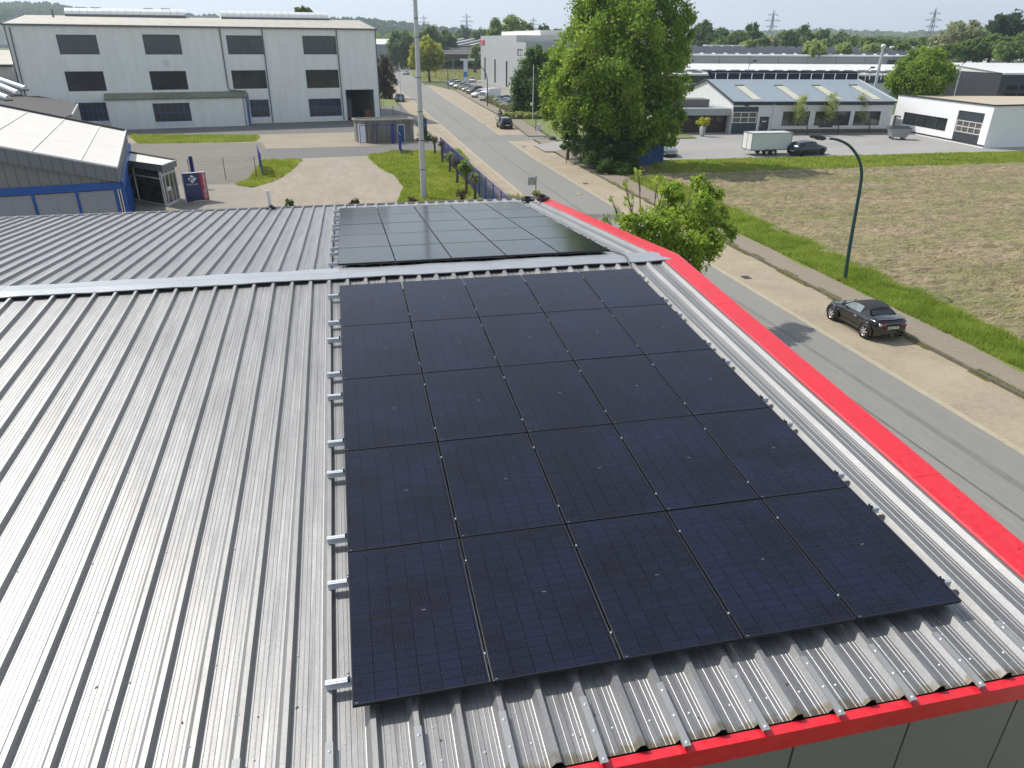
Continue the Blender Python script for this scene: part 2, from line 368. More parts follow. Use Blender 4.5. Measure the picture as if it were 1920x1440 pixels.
# ---------------------------------------------------------------- solar panels
def glassmat():
    m=bpy.data.materials.new('solar_glass'); m.use_nodes=True; nt=m.node_tree; N=nt.nodes; L=nt.links; b=N['Principled BSDF']
    tc=N.new('ShaderNodeTexCoord'); sp=N.new('ShaderNodeSeparateXYZ'); L.new(tc.outputs['Object'],sp.inputs[0])
    def math_(op,a,c=None,d=None):
        n=N.new('ShaderNodeMath'); n.operation=op
        for i,v in enumerate((a,c,d)):
            if v is None: continue
            if isinstance(v,(int,float)): n.inputs[i].default_value=v
            else: L.new(v,n.inputs[i])
        return n.outputs[0]
    X=sp.outputs['X'];Y=sp.outputs['Y']
    cx=math_('DIVIDE',X,.1835); fx=math_('FRACT',cx); ix=math_('FLOOR',cx)
    cy=math_('DIVIDE',Y,.0945); fy=math_('FRACT',cy); iy=math_('FLOOR',cy)
    wire=math_('FRACT',math_('MULTIPLY',fx,15.0))
    w=math_('LESS_THAN',wire,.2)
    gapx=math_('LESS_THAN',math_('ABSOLUTE',math_('SUBTRACT',fx,.5)),.487)   # 1 inside a cell
    gapy=math_('LESS_THAN',math_('ABSOLUTE',math_('SUBTRACT',fy,.5)),.475)
    cell=math_('MULTIPLY',gapx,gapy)
    cb=N.new('ShaderNodeCombineXYZ'); L.new(ix,cb.inputs[0]); L.new(iy,cb.inputs[1])
    oi=N.new('ShaderNodeObjectInfo'); L.new(math_('MULTIPLY',oi.outputs['Random'],97.0),cb.inputs[2])
    wn=N.new('ShaderNodeTexWhiteNoise'); wn.noise_dimensions='3D'; L.new(cb.outputs[0],wn.inputs['Vector'])
    va=N.new('ShaderNodeVectorMath'); va.operation='ADD'; L.new(tc.outputs['Object'],va.inputs[0])
    cb2=N.new('ShaderNodeCombineXYZ'); L.new(math_('MULTIPLY',oi.outputs['Random'],53.0),cb2.inputs[0]); L.new(cb2.outputs[0],va.inputs[1])
    nz=N.new('ShaderNodeTexNoise'); nz.inputs['Scale'].default_value=1.1; nz.inputs['Detail'].default_value=2; L.new(va.outputs[0],nz.inputs['Vector'])
    d1=N.new('ShaderNodeTexNoise'); d1.inputs['Scale'].default_value=90; d1.inputs['Detail'].default_value=3; L.new(va.outputs[0],d1.inputs['Vector'])
    c=N.new('ShaderNodeMix'); c.data_type='RGBA'; c.inputs['A'].default_value=(.0030,.0033,.0060,1); c.inputs['B'].default_value=(.0075,.0100,.034,1)
    r=N.new('ShaderNodeMapRange'); r.inputs['From Min'].default_value=.42;r.inputs['From Max'].default_value=.66; L.new(nz.outputs['Fac'],r.inputs['Value'])
    L.new(math_('ADD',math_('MULTIPLY',r.outputs[0],.62),math_('MULTIPLY',wn.outputs['Value'],.38)),c.inputs['Factor'])
    c1=N.new('ShaderNodeMix'); c1.data_type='RGBA'; L.new(cell,c1.inputs['Factor']); c1.inputs['A'].default_value=(.0028,.0028,.0045,1); L.new(c.outputs['Result'],c1.inputs['B'])
    c2=N.new('ShaderNodeMix'); c2.data_type='RGBA'; L.new(math_('MULTIPLY',math_('MULTIPLY',w,cell),.55),c2.inputs['Factor']); L.new(c1.outputs['Result'],c2.inputs['A']); c2.inputs['B'].default_value=(.050,.058,.082,1)
    # dust: fine speckle
    ds=N.new('ShaderNodeMapRange'); ds.inputs['From Min'].default_value=.55; ds.inputs['From Max'].default_value=.78; ds.inputs['To Max'].default_value=.5; L.new(d1.outputs['Fac'],ds.inputs['Value'])
    c3=N.new('ShaderNodeMix'); c3.data_type='RGBA'; L.new(ds.outputs[0],c3.inputs['Factor']); L.new(c2.outputs['Result'],c3.inputs['A']); c3.inputs['B'].default_value=(.060,.061,.068,1)
    L.new(c3.outputs['Result'],b.inputs['Base Color'])
    b.inputs['IOR'].default_value=1.34; b.inputs['Coat Weight'].default_value=.0; b.inputs['Coat Roughness'].default_value=.12
    rr=N.new('ShaderNodeMapRange'); rr.inputs['To Min'].default_value=.07; rr.inputs['To Max'].default_value=.20; L.new(d1.outputs['Fac'],rr.inputs['Value']); L.new(rr.outputs[0],b.inputs['Roughness'])
    bp=N.new('ShaderNodeBump'); bp.inputs['Strength'].default_value=.06; bp.inputs['Distance'].default_value=.01; L.new(nz.outputs['Fac'],bp.inputs['Height']); L.new(bp.outputs['Normal'],b.inputs['Normal'])
    return m
M_CELL=glassmat(); M_FRAME=mat('black_anodised',(.030,.031,.034),.30,.5); M_LAB=mat('silver_label',(.20,.21,.23),.6,0)
PW,PL=1.134,1.762; GW,GH=1.154,1.780
def make_panel():
    t=empty('solar_panel')
    b=MB(); w=.011; 
    b.box(0,0,-.035,w,PL,0); b.box(PW-w,0,-.035,PW,PL,0); b.box(w,0,-.035,PW-w,w,0); b.box(w,PL-w,-.035,PW-w,PL,0)
    b.build('frame',M_FRAME,t,bevel=.0015)
    b=MB(); 
    b.quad((w,w,-.0018),(PW-w,w,-.0018),(PW-w,PL-w,-.0018),(w,PL-w,-.0018)); b.quad((w,w,-.010),(w,PL-w,-.010),(PW-w,PL-w,-.010),(PW-w,w,-.010),1)
    z=-.0012
    b.quad((.65,PL/2-.003,z),(.69,PL/2-.003,z),(.69,PL/2+.003,z),(.65,PL/2+.003,z),2)
    b.quad((.02,.017,z),(.045,.017,z),(.045,.023,z),(.02,.023,z),2)
    # the dark strip between the two half-cell fields and the cross-connector glints at the top edge
    b.quad((w,PL/2-.008,-.0015),(PW-w,PL/2-.008,-.0015),(PW-w,PL/2+.006,-.0015),(w,PL/2+.006,-.0015),3)
    for k in range(5):
        x=.19+.185*k
        b.quad((x,PL-.075,z),(x+.005,PL-.075,z),(x+.005,PL-.045,z),(x,PL-.045,z),4)
    b.build('glass',[M_CELL,M_FRAME,M_LAB,mat('cell_gap',(.003,.003,.005),.2),mat('busbar_glint',(.06,.07,.09),.3,.5)],t)
    return t
ORD=['first','second','third','fourth','fifth']
p0=make_panel(); first=True
for arr,M,S0,X0,sgn in (('near',MN,.883,0.0,-1),('far',MF,.4345,-.0155,1)):
    for j in range(5):
        for i in range(5):
            o=p0 if first else copy_tree(p0); first=False
            y=-(S0+j*GH)-PL if sgn<0 else S0+j*GH
            o.matrix_world=M@Matrix.Translation((X0+i*GW+.010+rng.uniform(-.002,.002),y,rng.uniform(-.0015,.0015)))
            side='blue-black solar panel, near slope' if arr=='near' else 'grey gleaming solar panel, far slope'
            tag(o,f'{side}, {ORD[j]} row from ridge, {ORD[i]} column from left','solar panel','solar panels of the near array' if arr=='near' else 'solar panels of the far array')
# rails under the panels
def make_rail(long=6.10):
    t=empty('mounting_rail')
    b=MB(); z=-.036
    b.box(0,-.024,z-.003,long,.024,z-.0); b.box(0,-.020,z-.040,long,-.016,z-.003); b.box(0,.016,z-.040,long,.020,z-.003)
    b.box(0,-.030,z-.066,long,-.016,z-.062); b.box(0,.016,z-.066,long,.030,z-.062); b.box(0,-.020,z-.066,long,-.016,z-.040); b.box(0,.016,z-.066,long,.020,z-.040)
    b.box(0,-.006,z,long,.006,z+.003)
    b.build('rail_profile',M_GALV,t)
    return t
def clampm():
    b=MB(); b.box(-.009,-.03,-.04,.009,.03,.002); b.lathe([(0,.012),(.007,.012),(.008,.002)],8,1); return b
r0=make_rail(); c0=clampm().build('clamp',[M_FRAME,M_GALV],r0)
for i in range(5):
    c=c0.copy(); COL.objects.link(c); c.parent=r0; KIDS[r0.name].append(c); c.location=(.20+GW*(i+1) if i<4 else 5.79+.198,0,0)
c0.location=(.195,0,0)
first=True
for arr,M,S0,sgn in (('near',MN,.883,-1),('far',MF,.4345,1)):
    for j in range(5):
        for q,o_ in enumerate((.337,1.475)):
            o=r0 if first else copy_tree(r0); first=False
            o.matrix_world=M@Matrix.Translation((-.20+rng.uniform(-.012,.012),sgn*(S0+j*GH+o_),-.0))
            tag(o,f'galvanised rail nearer {"the ridge" if q==0 else "the eave"} under the {ORD[j]} row of the {arr} array','mounting rail','mounting rails under the solar panels')
# conduit over the ridge and cable coil at the far corner
b=MB(); pts=[MF@Vector((5.74,.62,-.06)),MF@Vector((5.82,.45,-.04)),MF@Vector((5.90,.30,-.052)),MF@Vector((5.95,.1,-.062)),MN@Vector((5.94,-.05,-.066)),MN@Vector((5.90,-.25,-.06)),MN@Vector((5.88,-.42,-.09)),MN@Vector((5.87,-.9,-.12))]
b.tube(pts,.019,10); tag(b.build('conduit',mat('grey_conduit',(.10,.10,.11),.5)),'dark grey flexible conduit bent over the ridge cap between the arrays','conduit')
pc=G(1003,378,RZ-.85)
def coil(cx,cy,cz,R,n,tilt,seed,label):
    r=random.Random(seed); b=MB()
    for k in range(n):
        rr=R*r.uniform(.75,1.1); ox,oy=r.uniform(-.06,.06),r.uniform(-.06,.06); tx=r.uniform(-.35,.35)+tilt; pts=[]
        for a in range(25):
            th=2*math.pi*a/24*1.0
            pts.append((cx+ox+rr*math.cos(th)*(1+.08*math.sin(3*th+k)),cy+oy+rr*.75*math.sin(th),cz+.03+.02*k/3+rr*math.sin(th)*math.sin(tx)*.5+rr*.3*(1+math.cos(th*2+k))*.25))
        b.tube(pts,.014,6)
    o=b.build('cable_coil',M_RUBBER); tag(o,label,'cable coil','cable coils on the far roof corner'); return o
zc=RZ-9.6*math.tan(SL)-.10
coil(6.3,10.2,RZ-10.2*ta-.12,.20,9,.2,3,'tangled black cable lying beside the last solar panel at the far roof corner')
coil(6.75,9.9,RZ-9.9*ta-.08,.18,12,.5,4,'thick upright coil of black cable against the red verge trim')

# loose twigs and dead leaves blown onto the near slope
b=MB(); b.M=MN; rg=random.Random(8)
for k in range(22):
    x=rg.uniform(-3.2,-.3) if k<14 else rg.uniform(.6,6.4); y=-rg.uniform(8.9,10.3) if k<14 else -rg.uniform(9.95,10.4); a=rg.uniform(0,3.14); L=rg.uniform(.01,.03)
    b.bar((x,y,PAN+.004),(x+L*math.cos(a),y+L*math.sin(a),PAN+.009),.006,.005)
tag(b.build('roof_debris',mat('dead_twig',(.07,.05,.03),.9)),'scattered twigs and dead leaf bits lying on the near roof slope','debris',kind='stuff')
# ================================================================ ground, road, yards, field, grass
def gpx(pts,z=0): return [ (G(x,y,z).x,G(x,y,z).y) for x,y in pts]
def sheet2d(name,poly,z,m,kind='structure',sub=None):
    b=MB(); b.add([(x,y,z) for x,y in poly],[tuple(range(len(poly)))]); 
    # consistent upward winding
    A=sum(poly[i][0]*poly[(i+1)%len(poly)][1]-poly[(i+1)%len(poly)][0]*poly[i][1] for i in range(len(poly)))
    if A<0: b.f=[tuple(reversed(f)) for f in b.f]
    return tag(b.build(name,m),kind=kind)
def strip(name,left,right,z,m):
    b=MB(); n=len(left); vs=[(x,y,z) for x,y in left]+[(x,y,z) for x,y in right]
    b.add(vs,[(i,n+i,n+i+1,i+1) for i in range(n-1)]); return tag(b.build(name,m),kind='structure')
def wobble(poly,amp,step=1.2,seed=1):
    r=random.Random(seed); out=[]
    for i in range(len(poly)):
        a=Vector(poly[i]); c=Vector(poly[(i+1)%len(poly)]); n=max(1,int((c-a).length/step)); d=(c-a); nn=Vector((-d.y,d.x)).normalized() if d.length>0 else Vector((0,0))
        for k in range(n):
            p=a+d*(k/n)+nn*(r.uniform(-amp,amp)); out.append((p.x,p.y))
    return out
M_GROUND=mat('grass_land',(.075,.105,.028),.9,0,n1=(.02,.8,(.13,.15,.05)),n2=(.3,.5,(.05,.08,.02)),bump=.3,bscale=3)
M_ROAD=mat('asphalt_road',(.235,.228,.200),.85,0,n1=(.35,.6,(.27,.26,.23),6),n2=(9,.4,(.175,.170,.150)),bump=.25,bscale=60,bdist=.01,stretch=(1,.16,1))
M_ROADD=mat('asphalt_patch',(.195,.19,.168),.85,0,n1=(.9,.8,(.245,.238,.21)),bump=.3,bscale=50)
M_SEAM=mat('tar_seam',(.115,.115,.105),.7,n1=(2,.6,(.165,.165,.15)))
M_PAVER=mat('sandy_paver_strip',(.37,.305,.205),.9,0,n1=(.45,.9,(.265,.215,.15),8),n2=(5,.5,(.42,.36,.265),7),bump=.4,bscale=35)
M_GUTTER=mat('gutter_stones',(.42,.37,.26),.85,n1=(4,.6,(.32,.27,.19)),bump=.3,bscale=20)
M_WALK=mat('dusty_pavement',(.245,.205,.150),.9,n1=(1.3,.6,(.205,.175,.135),7),n2=(22,.45,(.30,.26,.19)),bump=.4,bscale=30)
M_KERB=mat('mossy_kerb',(.10,.088,.062),.9,n1=(3,.7,(.20,.18,.13)),n2=(12,.4,(.07,.08,.03)),bump=.5,bscale=20)
M_GRAVEL=mat('pale_gravel',(.330,.280,.205),.92,0,n1=(.22,.8,(.255,.222,.17),7),n2=(7,.35,(.38,.33,.25)),bump=.5,bscale=25)
M_DGRAVEL=mat('grey_gravel',(.195,.175,.145),.92,0,n1=(.3,.7,(.155,.140,.12),7),n2=(8,.4,(.26,.235,.19)),bump=.5,bscale=25)
M_YASPH=mat('yard_asphalt',(.155,.150,.140),.88,n1=(.4,.6,(.19,.18,.16),6),n2=(14,.3,(.12,.118,.11)),bump=.3,bscale=40)
M_YPAVE=mat('yard_paving',(.285,.255,.205),.9,n1=(.5,.6,(.23,.21,.175),6),n2=(11,.3,(.33,.30,.24)),bump=.3,bscale=30)
M_CONC=mat('concrete_forecourt',(.335,.320,.295),.88,n1=(.14,.8,(.255,.245,.23),8),n2=(1.6,.4,(.40,.385,.355),6),bump=.25,bscale=18,stretch=(.35,1,1))
M_DIRT=mat('dirt_verge',(.265,.195,.125),.95,n1=(.6,.7,(.20,.15,.095),7),n2=(9,.5,(.14,.13,.07)),bump=.6,bscale=20)
M_TURF=mat('turf',(.17,.225,.035),.95,n1=(.35,.8,(.23,.26,.06),6),n2=(5,.5,(.12,.16,.03)),bump=.8,bscale=18,bdist=.06)
M_TURF2=mat('dry_turf',(.175,.205,.060),.95,n1=(.12,.8,(.225,.245,.085),6),n2=(2,.5,(.12,.16,.04)),bump=.8,bscale=10,bdist=.08)
sheet2d('ground',[(-2500,-300),(2600,-300),(2600,2800),(-2500,2800)],0,M_GROUND)
# yard left of the street
sheet2d('yard',[(-75,12),(12.2,12),(12.2,66),(10.5,90),(10,100),(-75,90)],.006,M_GRAVEL)
sheet2d('yard_asphalt',[(-60,82.5),(-9.5,86.6),(2,87.5),(7,89.5),(12,96),(13.7,100),(13.7,128),(7,128),(6,103),(-9.5,100.9),(-60,91)],.010,M_YASPH)
sheet2d('drive',wobble(gpx([(500,279),(690,274),(800,268),(838,262),(872,277),(846,282),(690,292),(500,300),(455,303)]),.12,1.5,2),.014,M_YASPH)
sheet2d('dark_gravel',wobble(gpx([(246,269),(488,267),(500,281),(492,300),(470,336),(452,347),(240,352),(120,300)]),.35,1.4,3),.012,M_DGRAVEL)
sheet2d('paving',gpx([(338,347),(470,346),(482,372),(476,400),(200,410)]),.016,M_YPAVE)
sheet2d('worn_track',wobble(gpx([(500,306),(660,300),(700,318),(752,345),(745,385),(540,389),(505,372),(478,352),(540,330)]),.35,1.2,9),.014,mat('worn_gravel',(.31,.262,.195),.92,n1=(.5,.8,(.385,.335,.26),7),n2=(1.8,.5,(.25,.21,.155)),bump=.4,bscale=25,stretch=(1,.25,1)))
GP_MAIN=gpx([(688,292),(735,284),(800,283),(862,281),(944,383),(742,386),(757,352),(740,330),(708,312)])
sheet2d('lawn',wobble(GP_MAIN,.25,.8,4),.020,M_TURF)
GP_GATE=gpx([(492,300),(566,300),(545,322),(520,338),(472,352),(440,347),(468,335)])
sheet2d('lawn',wobble(GP_GATE,.25,.8,5),.020,M_TURF)
GP_P=gpx([(240,252),(484,254),(487,259),(478,266),(258,270)])
sheet2d('lawn',wobble(GP_P,.25,.8,6),.020,M_TURF)
# sandy strips, road, gutters, kerb and pavement
RL=[(13.7,-40),(13.7,60),(14.0,100),(14.4,156),(15.0,200),(17,240),(20.6,284),(25,360),(32,470)]
RR=[(19.35,-40),(19.35,60),(20.6,100),(21.9,156),(22.9,200),(24,240),(26.6,284),(31,360),(38,470)]
strip('verge_strip',[(11.55,-40),(11.55,60),(11.2,100),(11,156),(12,200)],[(13.7,-40),(13.7,60),(14.0,100),(14.4,156),(15.0,200)],.022,M_PAVER)
strip('road',RL,RR,.024,M_ROAD)
KR=[(22.42,-40),(22.42,60),(22.95,76),(25.0,105),(26.1,140),(27.2,172),(24.6,196)]
strip('verge_strip',[(19.35,-40),(19.35,60),(19.75,76),(20.7,105),(21.5,140),(22.3,172),(22.9,196)],KR,.022,M_PAVER)
strip('gutter',[(19.25,-40),(19.25,60),(19.65,76),(20.6,105),(21.4,140),(22.2,172)],[(19.52,-40),(19.52,60),(19.92,76),(20.87,105),(21.67,140),(22.5,172)],.028,M_GUTTER)
strip('gutter',[(13.55,-40),(13.55,60),(13.85,100),(14.25,156)],[(13.82,-40),(13.82,60),(14.12,100),(14.52,156)],.028,M_GUTTER)
strip('paver_joint',[(12.6,-40),(12.6,60),(12.6,100)],[(12.65,-40),(12.65,60),(12.65,100)],.027,M_SEAM)
def kerb(pts,w=.14,h=.13):
    b=MB()
    for (x0,y0),(x1,y1) in zip(pts[:-1],pts[1:]):
        L=math.hypot(x1-x0,y1-y0); n=max(1,int(L/1.0))
        for k in range(n):
            a=(x0+(x1-x0)*k/n,y0+(y1-y0)*k/n); c=(x0+(x1-x0)*(k+.985)/n,y0+(y1-y0)*(k+.985)/n)
            b.bar((a[0]+w/2,a[1],h/2+random.Random(k).uniform(-.006,.006)),(c[0]+w/2,c[1],h/2),w,h)
    return tag(b.build('kerb',M_KERB),kind='structure')
kerb([(22.42,-8),(22.42,62)]); kerb([(25.2,105),(26.1,140),(27.2,172)]); kerb([(23.1,79),(25.0,100)])
strip('pavement',[(22.56,-40),(22.56,60),(23.1,76)],[(24.4,-40),(24.4,40),(25.4,76)],.115,M_WALK)
strip('pavement',[(23.2,79),(25.1,104),(26.2,140),(27.3,172)],[(25.6,79),(27.5,104),(28.4,140),(29.4,172)],.115,M_WALK)
strip('dirt_verge',[(24.4,33),(24.4,60),(25.0,67)],[(31,33),(31,60),(29,67)],.05,M_DIRT)
sheet2d('side_drive',gpx([(1000,272),(1068,262),(1085,272),(1040,284),(1022,284)],.12),.125,M_CONC)
sheet2d('side_street',[(23,101.5),(26,101),(80,98),(80,104),(26,106.5),(24.8,105.5)],.030,M_CONC)
sheet2d('lawn',[(25.6,74),(27.2,100.2),(48,98),(44,74)],.119,M_TURF2)
# seams, patches and covers in the carriageway
strip('road_seam',[(16.45,-30),(16.5,20),(16.42,60),(17.0,100),(17.9,156),(18.6,200)],[(16.53,-30),(16.60,20),(16.52,60),(17.12,100),(18.05,156),(18.8,200)],.028,M_SEAM)
strip('road_seam',[(17.6,-5),(17.7,12),(17.45,30)],[(17.95,-5),(17.85,12),(17.55,30)],.028,mat('skid_mark',(.165,.163,.148),.8,n1=(1.5,.7,(.2,.198,.178))))
sheet2d('road_patch',wobble(gpx([(856,262),(880,254),(1000,253),(1028,258),(985,264),(880,267)]),.1,1,7),.029,M_ROADD)
sheet2d('road_patch',wobble(gpx([(1095,402),(1160,403),(1175,412),(1110,410)]),.08,.8,8),.029,M_SEAM)
def cover(px,py,label,r=.36,m=None):
    P=G(px,py,.03); t=empty('manhole_cover',(P.x,P.y,.028),0,label,'manhole cover','manhole covers in the road')
    b=MB(); b.lathe([(r,.0),(r,.006),(r*.8,.006),(r*.8,.004)],28); b.build('frame_ring',M_SEAM,t)
    b=MB(); b.lathe([(0,.007),(r*.72,.007),(r*.78,.003)],28); 
    b.build('lid',m or M_GUTTER,t)
cover(1084,363,'round pale manhole cover beside the dark road seam, nearest the roof corner')
cover(903,256,'small manhole cover on the left of the rough road patch')
cover(920,257,'small manhole cover on the right of the rough road patch')
def drain(px,py,label):
    P=G(px,py,.03); t=empty('storm_drain',(P.x,P.y,.03),0,label,'drain','storm drains along the right road edge')
    b=MB(); b.box(-.22,-.28,0,.22,.28,.006); b.build('drain_frame',M_SEAM,t)
    b=MB(); [b.box(-.18+.08*k,-.24,.006,-.14+.08*k,.24,.012) for k in range(5)]; b.build('grate',M_BLACK,t)
drain(909,233,'dark storm drain grate level with the parked black hatchback'); drain(983,275,'dark storm drain grate just past the side drive'); drain(1098,344,'dark storm drain grate in the tree shade'); drain(1399,520,'dark storm drain grate at the road edge by the maple'); 
# forecourt right of the big tree, parking lot, meadow
sheet2d('forecourt',[(31,57.5),(44,57),(110,57),(110,100),(49,100),(31,72)],.020,M_CONC)
sheet2d('far_grass_strip',wobble([(26.9,48.6),(120,48.6),(120,57),(30,57.6)],.25,1.5,10),.024,M_TURF)
sheet2d('shade_strip',[(57,75.2),(75,73.6),(75,74.8),(57,76.3)],.026,M_DGRAVEL)  # darker strip laid on the concrete for the shade before the workshop
sheet2d('parking_lot',[(29.8,112),(41.5,112),(41.5,208),(36,212),(30.5,196)],.03,M_YPAVE)
sheet2d('parking_lot',[(30,206),(75,212),(75,219),(30,212)],.03,M_CONC)
sheet2d('meadow',[(24,216),(90,222),(90,400),(31,400)],.02,M_TURF2)
sheet2d('meadow',[(-12,128),(10.5,128),(12,200),(-12,200)],.02,M_TURF2)
sheet2d('planting_bed',[(27.4,104),(29.8,107),(30.4,150),(31.2,180),(29.6,196),(28.6,172)],.05,M_TURF2)
# ---------------------------------------------------------------- ploughed field
def nprand(seed): return np.random.default_rng(seed)
def vnoise(x,y,seed=0):
    """smooth value noise"""
    xi=np.floor(x).astype(np.int64); yi=np.floor(y).astype(np.int64); fx=x-xi; fy=y-yi
    def h(a,b): 
        v=np.sin(a*127.1+b*311.7+seed*74.7)*43758.5453; return v-np.floor(v)
    u=fx*fx*(3-2*fx); v=fy*fy*(3-2*fy)
    return (h(xi,yi)*(1-u)+h(xi+1,yi)*u)*(1-v)+(h(xi,yi+1)*(1-u)+h(xi+1,yi+1)*u)*v
ys=np.concatenate([np.arange(-6,22,.16),np.arange(22,49.0,.24)]); xs=np.concatenate([np.arange(26.2,60,.17),np.arange(60,112,.4)])
X,Y=np.meshgrid(xs,ys); 
Z=.06*vnoise(X*.5,Y*1.2,1)+.12*vnoise(X*1.3,Y*2.9,2)**2+.16*vnoise(X*3.3,Y*3.9,3)**2+.045*np.sin(Y*8.4+X*.25+.8*vnoise(X*.2,Y*.3,5)*6)
def seg(ax,ay,bx,by):
    dx,dy=bx-ax,by-ay; L=math.hypot(dx,dy); t=((X-ax)*dx+(Y-ay)*dy)/L; d=((X-ax)*dy-(Y-ay)*dx)/L
    return t,d,(t>0)&(t<L)
for (p,q) in (((1700,468),(1905,552)),((1725,455),(1925,528)),((1455,368),(1545,392)),((1480,362),(1560,384))):
    A=G(*p);B_=G(*q); t,d,ok=seg(A.x,A.y,B_.x,B_.y); w=np.abs(d)<.32
    Z=np.where(ok&w,.02+.15*(np.sin((t+np.abs(d)*1.2)*2*np.pi/.45)>0),Z)
for yy,sl in ((41.5,.02),(43.6,-.01),(38.2,.03),(34.5,.015),(30.1,.02)):
    d=np.abs(Y-yy-sl*(X-40)-.3*vnoise(X*.1,Y*0,9)); Z=np.where(d<.22,Z*.3-.02,Z)
Z+=.03; edge=np.clip((X-26.2)/.6,0,1); Z=Z*edge-.05*(1-edge)
n,mm=X.shape; V_=np.stack([X.ravel(),Y.ravel(),Z.ravel()],1); idx=np.arange(n*mm).reshape(n,mm)
F_=np.stack([idx[:-1,:-1].ravel(),idx[:-1,1:].ravel(),idx[1:,1:].ravel(),idx[1:,:-1].ravel()],1)
M_SOIL=mat('ploughed_soil',(.44,.34,.205),.95,n1=(.22,.9,(.20,.235,.065),9),n2=(2.6,.9,(.19,.145,.088),9),bump=1.0,bscale=7,bdist=.2,stretch=(.55,1.5,1))
tag(npmesh('field',V_,F_,M_SOIL,smooth=False),kind='structure')
# ---------------------------------------------------------------- grass blades
def inpoly(x,y,poly):
    r=np.zeros(x.shape,bool); n=len(poly)
    for i in range(n):
        x0,y0=poly[i];x1,y1=poly[(i+1)%n]
        c=((y0>y)!=(y1>y)); xi=(x1-x0)*(y-y0)/((y1-y0) if abs(y1-y0)>1e-9 else 1e-9)+x0
        r^=c&(x<xi)
    return r
def blades(name,poly,n,h,w,m,seed,z=0.0,dens=None,kind='stuff',label='',cat='grass'):
    g=nprand(seed); px=[p[0] for p in poly];py=[p[1] for p in poly]
    x=g.uniform(min(px),max(px),n*2); y=g.uniform(min(py),max(py),n*2); k=inpoly(x,y,poly)
    if dens is not None: k&=g.random(n*2)<dens(x,y)
    x=x[k][:n];y=y[k][:n]; n=len(x)
    cl=vnoise(x*1.3,y*1.3,seed); hh=h*(.35+cl*.9)*g.uniform(.6,1.25,n); a=g.uniform(0,2*np.pi,n); ln=g.uniform(0,.6,n)*hh; la=g.uniform(0,2*np.pi,n)
    ww=w*g.uniform(.7,1.3,n)
    v=np.zeros((n,3,3)); v[:,0]=np.stack([x-np.cos(a)*ww,y-np.sin(a)*ww,np.full(n,z)],1); v[:,1]=np.stack([x+np.cos(a)*ww,y+np.sin(a)*ww,np.full(n,z)],1)
    v[:,2]=np.stack([x+np.cos(la)*ln,y+np.sin(la)*ln,z+hh],1)
    o=npmesh(name,v.reshape(-1,3),np.arange(n*3).reshape(n,3),m); tag(o,label,cat,kind=kind); return o
M_BLADE=leafmat('grass_blade',(.15,.24,.03),(.24,.34,.05),(.36,.42,.10),.5)
M_BLADE2=leafmat('lush_blade',(.16,.24,.03),(.24,.32,.04),(.35,.39,.085),.3)
M_BLADE3=leafmat('dry_blade',(.22,.25,.08),(.30,.31,.12),(.38,.37,.17),.3)
VG=[(24.2,-6),(24.25,30),(24.5,47),(27.6,47),(27.4,28),(27.1,18),(26.7,10),(26.3,5),(26.2,-6)]
sheet2d('verge_turf',wobble(VG,.2,.7,11),.118,M_TURF)
blades('grass',VG,70000,.34,.016,M_BLADE,1,.11,label='tall green grass verge between the pavement and the ploughed field')
blades('grass',GP_MAIN,52000,.22,.035,M_BLADE2,2,.02,dens=lambda x,y:np.clip(.15+1.5*vnoise(x*.5,y*.5,4),0,1),label='bright green grass around the grey mast and pollarded trees')
blades('grass',GP_GATE,9000,.22,.035,M_BLADE2,3,.02,label='patch of grass beside the left blue gate')
blades('grass',GP_P,9000,.2,.05,M_BLADE2,4,.02,label='mown grass strip in front of the white hall annex')
blades('grass',[(27,48.8),(100,48.8),(100,56.6),(31,57)],40000,.22,.05,M_BLADE2,5,.02,label='green grass strip between the field and the forecourt')
blades('meadow_grass',[(24,218),(88,223),(88,300),(30,300)],14000,.7,.3,M_BLADE3,6,.0,label='pale meadow beyond the parking lot')
blades('planting',[(27.6,104),(29.6,106.8),(30.2,150),(31,180),(29.6,194),(28.8,172)],16000,1.0,.09,leafmat('bed_leaf',(.09,.12,.04),(.16,.18,.07),(.26,.25,.12),.4),7,.05,label='loose flowering shrubs between the pavement and the parked cars',cat='shrubs')
blades('grass',[(11.9,24),(13.4,24),(13.2,39),(11.6,40.5)],6000,.7,.035,M_BLADE3,8,.02,label='tall weeds at the end of the blue fence')
blades('weeds',[(22.28,-3),(22.46,-3),(22.46,48),(22.30,48)],9000,.10,.012,M_BLADE3,12,.02,dens=lambda x,y:(vnoise(x*0,y*.7,6)>.52)*1.0,label='dry weeds growing along the foot of the kerb')
blades('weeds',[(22.56,-3),(22.72,-3),(22.72,48),(22.56,48)],6000,.08,.012,M_BLADE3,13,.115,dens=lambda x,y:(vnoise(x*0,y*.6,8)>.55)*1.0,label='dry weeds growing on the pavement behind the kerb')
blades('crop_shoots',[(27,-4),(60,-4),(75,30),(90,47),(27,47)],90000,.15,.035,M_BLADE,14,.03,dens=lambda x,y:np.clip((vnoise(x*.13,y*.30,3)-.38)*2.2,0,1),label='sparse green shoots spread over the ploughed field',cat='shoots')
